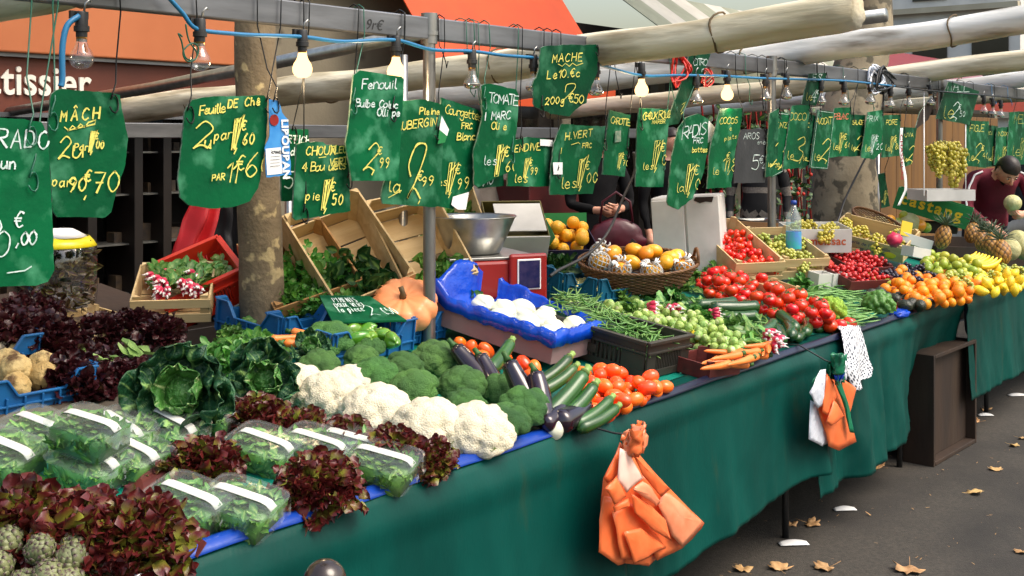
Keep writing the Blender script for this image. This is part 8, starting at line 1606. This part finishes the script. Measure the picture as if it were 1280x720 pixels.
def hand(par, w, d, n, curl, m='skin', s=1.0, flip=1):
    """palm and five fingers from the wrist w, pointing along d, palm normal n, fingers curling towards n"""
    d = V(d).normalized(); n = V(n).normalized(); t = d.cross(n).normalized() * flip; w = V(w); mb = MB()
    mb.blob(2, w + d * .045 * s, (1, 1, 1), M=None) if False else None
    mb.tube([w - d * .01 * s, w + d * .02 * s, w + d * .055 * s, w + d * .088 * s], [.024 * s, .029 * s, .036 * s, .033 * s], 10)
    for i, (o, L) in enumerate(((-.030, .062), (-.010, .075), (.011, .080), (.031, .072))):
        p = w + d * .078 * s + t * o * s; pts = [p]; a = 0; q = p
        for k, f in enumerate((.45, .33, .25)):
            a += curl * (.6, .9, .7)[k]; q = q + (d * cos(a) + n * sin(a)) * L * f * s; pts.append(q)
        mb.tube(pts, [.0098 * s, .009 * s, .008 * s, .0062 * s], 8)
    p = w + d * .025 * s + t * .028 * s; mb.tube([p, p + (t * .7 + d * .5 + n * .3) * .034 * s, p + (t * .5 + d * .9 + n * .7) * .06 * s, p + (t * .25 + d * 1.0 + n * 1.0) * .078 * s], [.0125 * s, .0115 * s, .010 * s, .007 * s], 8)
    o = mb.build('hand', M[m]); o.parent = par; return o
# the man in burgundy, leaning over the fruit, melon in one hand
pm = atD(1246, 230, 9.0); base = V((pm.x, pm.y, 0)); yaw = VY + radians(4)
J = stand(pel=(.02, .26, .93), spi=(.01, .16, 1.09), che=(0, .02, 1.25), nek=(-.01, -.10, 1.35), hea=(-.02, -.17, 1.385), top=(-.02, -.19, 1.44), shL=(-.2, -.0, 1.325), shR=(.2, -.0, 1.325), elL=(-.29, -.10, 1.08), wrL=(-.20, -.31, .95), paL=(-.19, -.35, .945), elR=(.25, -.14, 1.04), wrR=(.03, -.33, 1.05), paR=(-.01, -.355, 1.052), hiL=(-.1, .22, .88), hiR=(.12, .22, .88), knL=(-.11, .2, .5), knR=(.12, .2, .5), anL=(-.11, .22, .09), anR=(.12, .22, .09), toL=(-.12, .08, .04), toR=(.13, .08, .04))
def z1(c):
    if c.z < .93: return 1
    if c.y < -.29 and c.z < 1.2 and abs(c.x) < .3: return 2
    if c.z > 1.30 and abs(c.x) < .085 and c.y < -.08: return 2
    return 0
man = person('seller in a burgundy pullover with white piping, leaning over the fruit holding a melon', base, yaw, J, RD, ('burg', 'jeans', 'skin'), z1, scale=1.02)
face(man, V((-.02, -.205, 1.37)), .85, 'hair_dark')
hand(man, (-.20, -.305, .953), (.2, -.9, -.25), (.1, -.2, -.9), .35, flip=-1); hand(man, (.03, -.335, 1.05), (-.9, -.45, -.02), (-.2, -.1, 1), .6)
bpy.context.view_layer.update()
for s, a, b, c_ in ((-1, (-.10, -.06, 1.345), (-.21, -.055, 1.30), (-.315, -.13, 1.09)), (1, (.10, -.06, 1.345), (.215, -.055, 1.30), (.285, -.15, 1.05))):
    a, b, c_ = V(a), V(b), V(c_); pp = [a.lerp(b, i / 7) for i in range(7)] + [b.lerp(c_, i / 10) for i in range(11)]; pp = [(lambda h: h[1] + h[2] * .003)(man.closest_point_on_mesh(p + V((s * .05, -.05, .05 if i < 7 else 0)))) for i, p in enumerate(pp)]; mb = MB(); mb.tube(pp, .008, 6); o = mb.build('sleeve_piping', M['paper']); o.parent = man
mb = MB(); mb.tube([(-.075, -.07, 1.36), (-.02, -.14, 1.27), (.04, -.07, 1.36)], .014, 8); o = mb.build('collar', M['black_cloth']); o.parent = man
mm = man.matrix_basis @ V((-.075, -.385, 1.138)); put(MELON[0], mm, (.3, .2, .4), .95, 'netted yellow melon held in the hand of the seller', 'melon')
# woman with a dark coat and a burgundy bag, behind the stall
pw = atD(748, 250, 8.6); J = stand(elL=(-.24, -.02, 1.15), elR=(.24, -.03, 1.15), wrL=(-.09, -.25, 1.12), wrR=(.06, -.26, 1.13), paL=(-.04, -.29, 1.13), paR=(.02, -.30, 1.13))
zc = lambda c: 1 if (c.z > 1.49 and abs(c.x) < .1) or (c.y < -.225 and c.z > 1.0) else 0
wom = person('shopper in a black coat with joined hands behind the basket of mangoes', V((pw.x, pw.y, 0)), VY + .3, J, RD, ('black_cloth', 'skin'), zc); face(wom, V((0, -.04, 1.615)), .1, 'hair_dark', True)
hand(wom, (-.085, -.255, 1.12), (.7, -.6, .05), (.3, .3, .2), .5, flip=-1); hand(wom, (.055, -.262, 1.13), (-.7, -.6, .05), (-.3, .3, .2), .5)
pb = atD(770, 300, 8.3); r = empty('handbag', pb - V((0, 0, .12)), (0, 0, VY), label='burgundy leather handbag hanging beside the shopper in black', cat='handbag'); mb = MB(); mb.blob(4, (0, 0, .13), (.2, .07, .15), lambda q: 1 + .12 * abs(q.x) * (q.z < 0) + .05 * noise.noise(q * 4)); kid(mb.build('body', M['bagred']), r); mb = MB(); mb.tube([(-.12, -.02, .25), (-.1, -.02, .40), (0, -.02, .47), (.1, -.02, .40), (.12, -.02, .25)], .009, 8); kid(mb.build('strap', M['bagred']), r)
ps = atD(836, 180, 9.2); wm2 = person('shopper in dark clothes whose face shows between the CHOUX ROUGE and RADIS boards', V((ps.x, ps.y, 0)), VY + .5, stand(), RD, ('black_cloth', 'skin'), lambda c: 1 if (c.z > 1.49 and abs(c.x) < .1) or c.z < .93 and abs(c.x) > .2 else 0); face(wm2, V((0, -.04, 1.615)), .05, 'hair_dark'); [hand(wm2, (s * .25, -.085, .895), (0, -.3, -.9), (-s, 0, 0), .3, flip=s) for s in (-1, 1)]
ps = atD(948, 235, 10.2); wm3 = person('person in a dark striped jumper behind the black slate board', V((ps.x, ps.y, 0)), VY - .2, stand(), RD, ('stripe', 'skin', 'hair_grey'), lambda c: 1 if (c.z > 1.49 and abs(c.x) < .1) or c.z < .93 and abs(c.x) > .2 else (2 if int((c.z + 10) * 14) % 3 == 0 and c.z > .95 else 0)); face(wm3, V((0, -.04, 1.615)), .1, 'hair_dark'); [hand(wm3, (s * .25, -.085, .895), (0, -.3, -.9), (-s, 0, 0), .3, flip=s) for s in (-1, 1)]
ps = atD(1278, 220, 12.5); wm4 = person('grey haired person in navy behind the melon seller', V((ps.x, ps.y, 0)), VY + 2.6, stand(), RD, ('jeans', 'skin'), lambda c: 1 if (c.z > 1.49 and abs(c.x) < .1) or c.z < .93 and abs(c.x) > .2 else 0); face(wm4, V((0, -.04, 1.615)), .1, 'hair_grey'); [hand(wm4, (s * .25, -.085, .895), (0, -.3, -.9), (-s, 0, 0), .3, flip=s) for s in (-1, 1)]
# ================================================================ camera, light
cam = bpy.data.cameras.new('camera'); co = bpy.data.objects.new('camera', cam); COL.objects.link(co); co.location = (0, 0, EYE); co.rotation_euler = (pi / 2, 0, VY)
cam.sensor_width = 36; cam.lens = 36 * F / 1280; cam.shift_y = -(360 - HOR) / 1280; cam.clip_start = .05; cam.clip_end = 500; SC.camera = co
w = bpy.data.worlds.new('World'); SC.world = w; w.use_nodes = True; N = w.node_tree.nodes; L = w.node_tree.links
sky = N.new('ShaderNodeTexSky'); sky.sky_type = 'NISHITA'; sky.sun_disc = False; SUN_EL, SUN_AZ = radians(56), radians(-72)
sky.sun_elevation = SUN_EL; sky.altitude = 100; sky.air_density = 1.6; sky.dust_density = 6.0; sky.ozone_density = 1.0
sd = V((cos(SUN_EL) * cos(SUN_AZ), cos(SUN_EL) * sin(SUN_AZ), sin(SUN_EL)))
sky.sun_rotation = pi / 2 - SUN_AZ
L.new(sky.outputs[0], N['Background'].inputs[0]); N['Background'].inputs[1].default_value = .15
s = bpy.data.lights.new('sun', 'SUN'); s.energy = 1.4; s.angle = radians(36); s.color = (1, .95, .88); so = bpy.data.objects.new('sun', s); COL.objects.link(so); so.rotation_euler = sd.to_track_quat('Z', 'Y').to_euler()
SC.view_settings.view_transform = 'Standard'; SC.view_settings.look = 'None'; SC.view_settings.gamma = 1; SC.view_settings.use_curve_mapping = False; SC.view_settings.exposure = .82
SC.render.engine = 'CYCLES'; SC.cycles.use_denoising = True; SC.cycles.max_bounces = 8; SC.cycles.transparent_max_bounces = 12; SC.cycles.sample_clamp_indirect = 8
# sources of copies are never linked; drop the spare objects
for o in PROTO:
    try: bpy.data.objects.remove(o)
    except Exception: pass
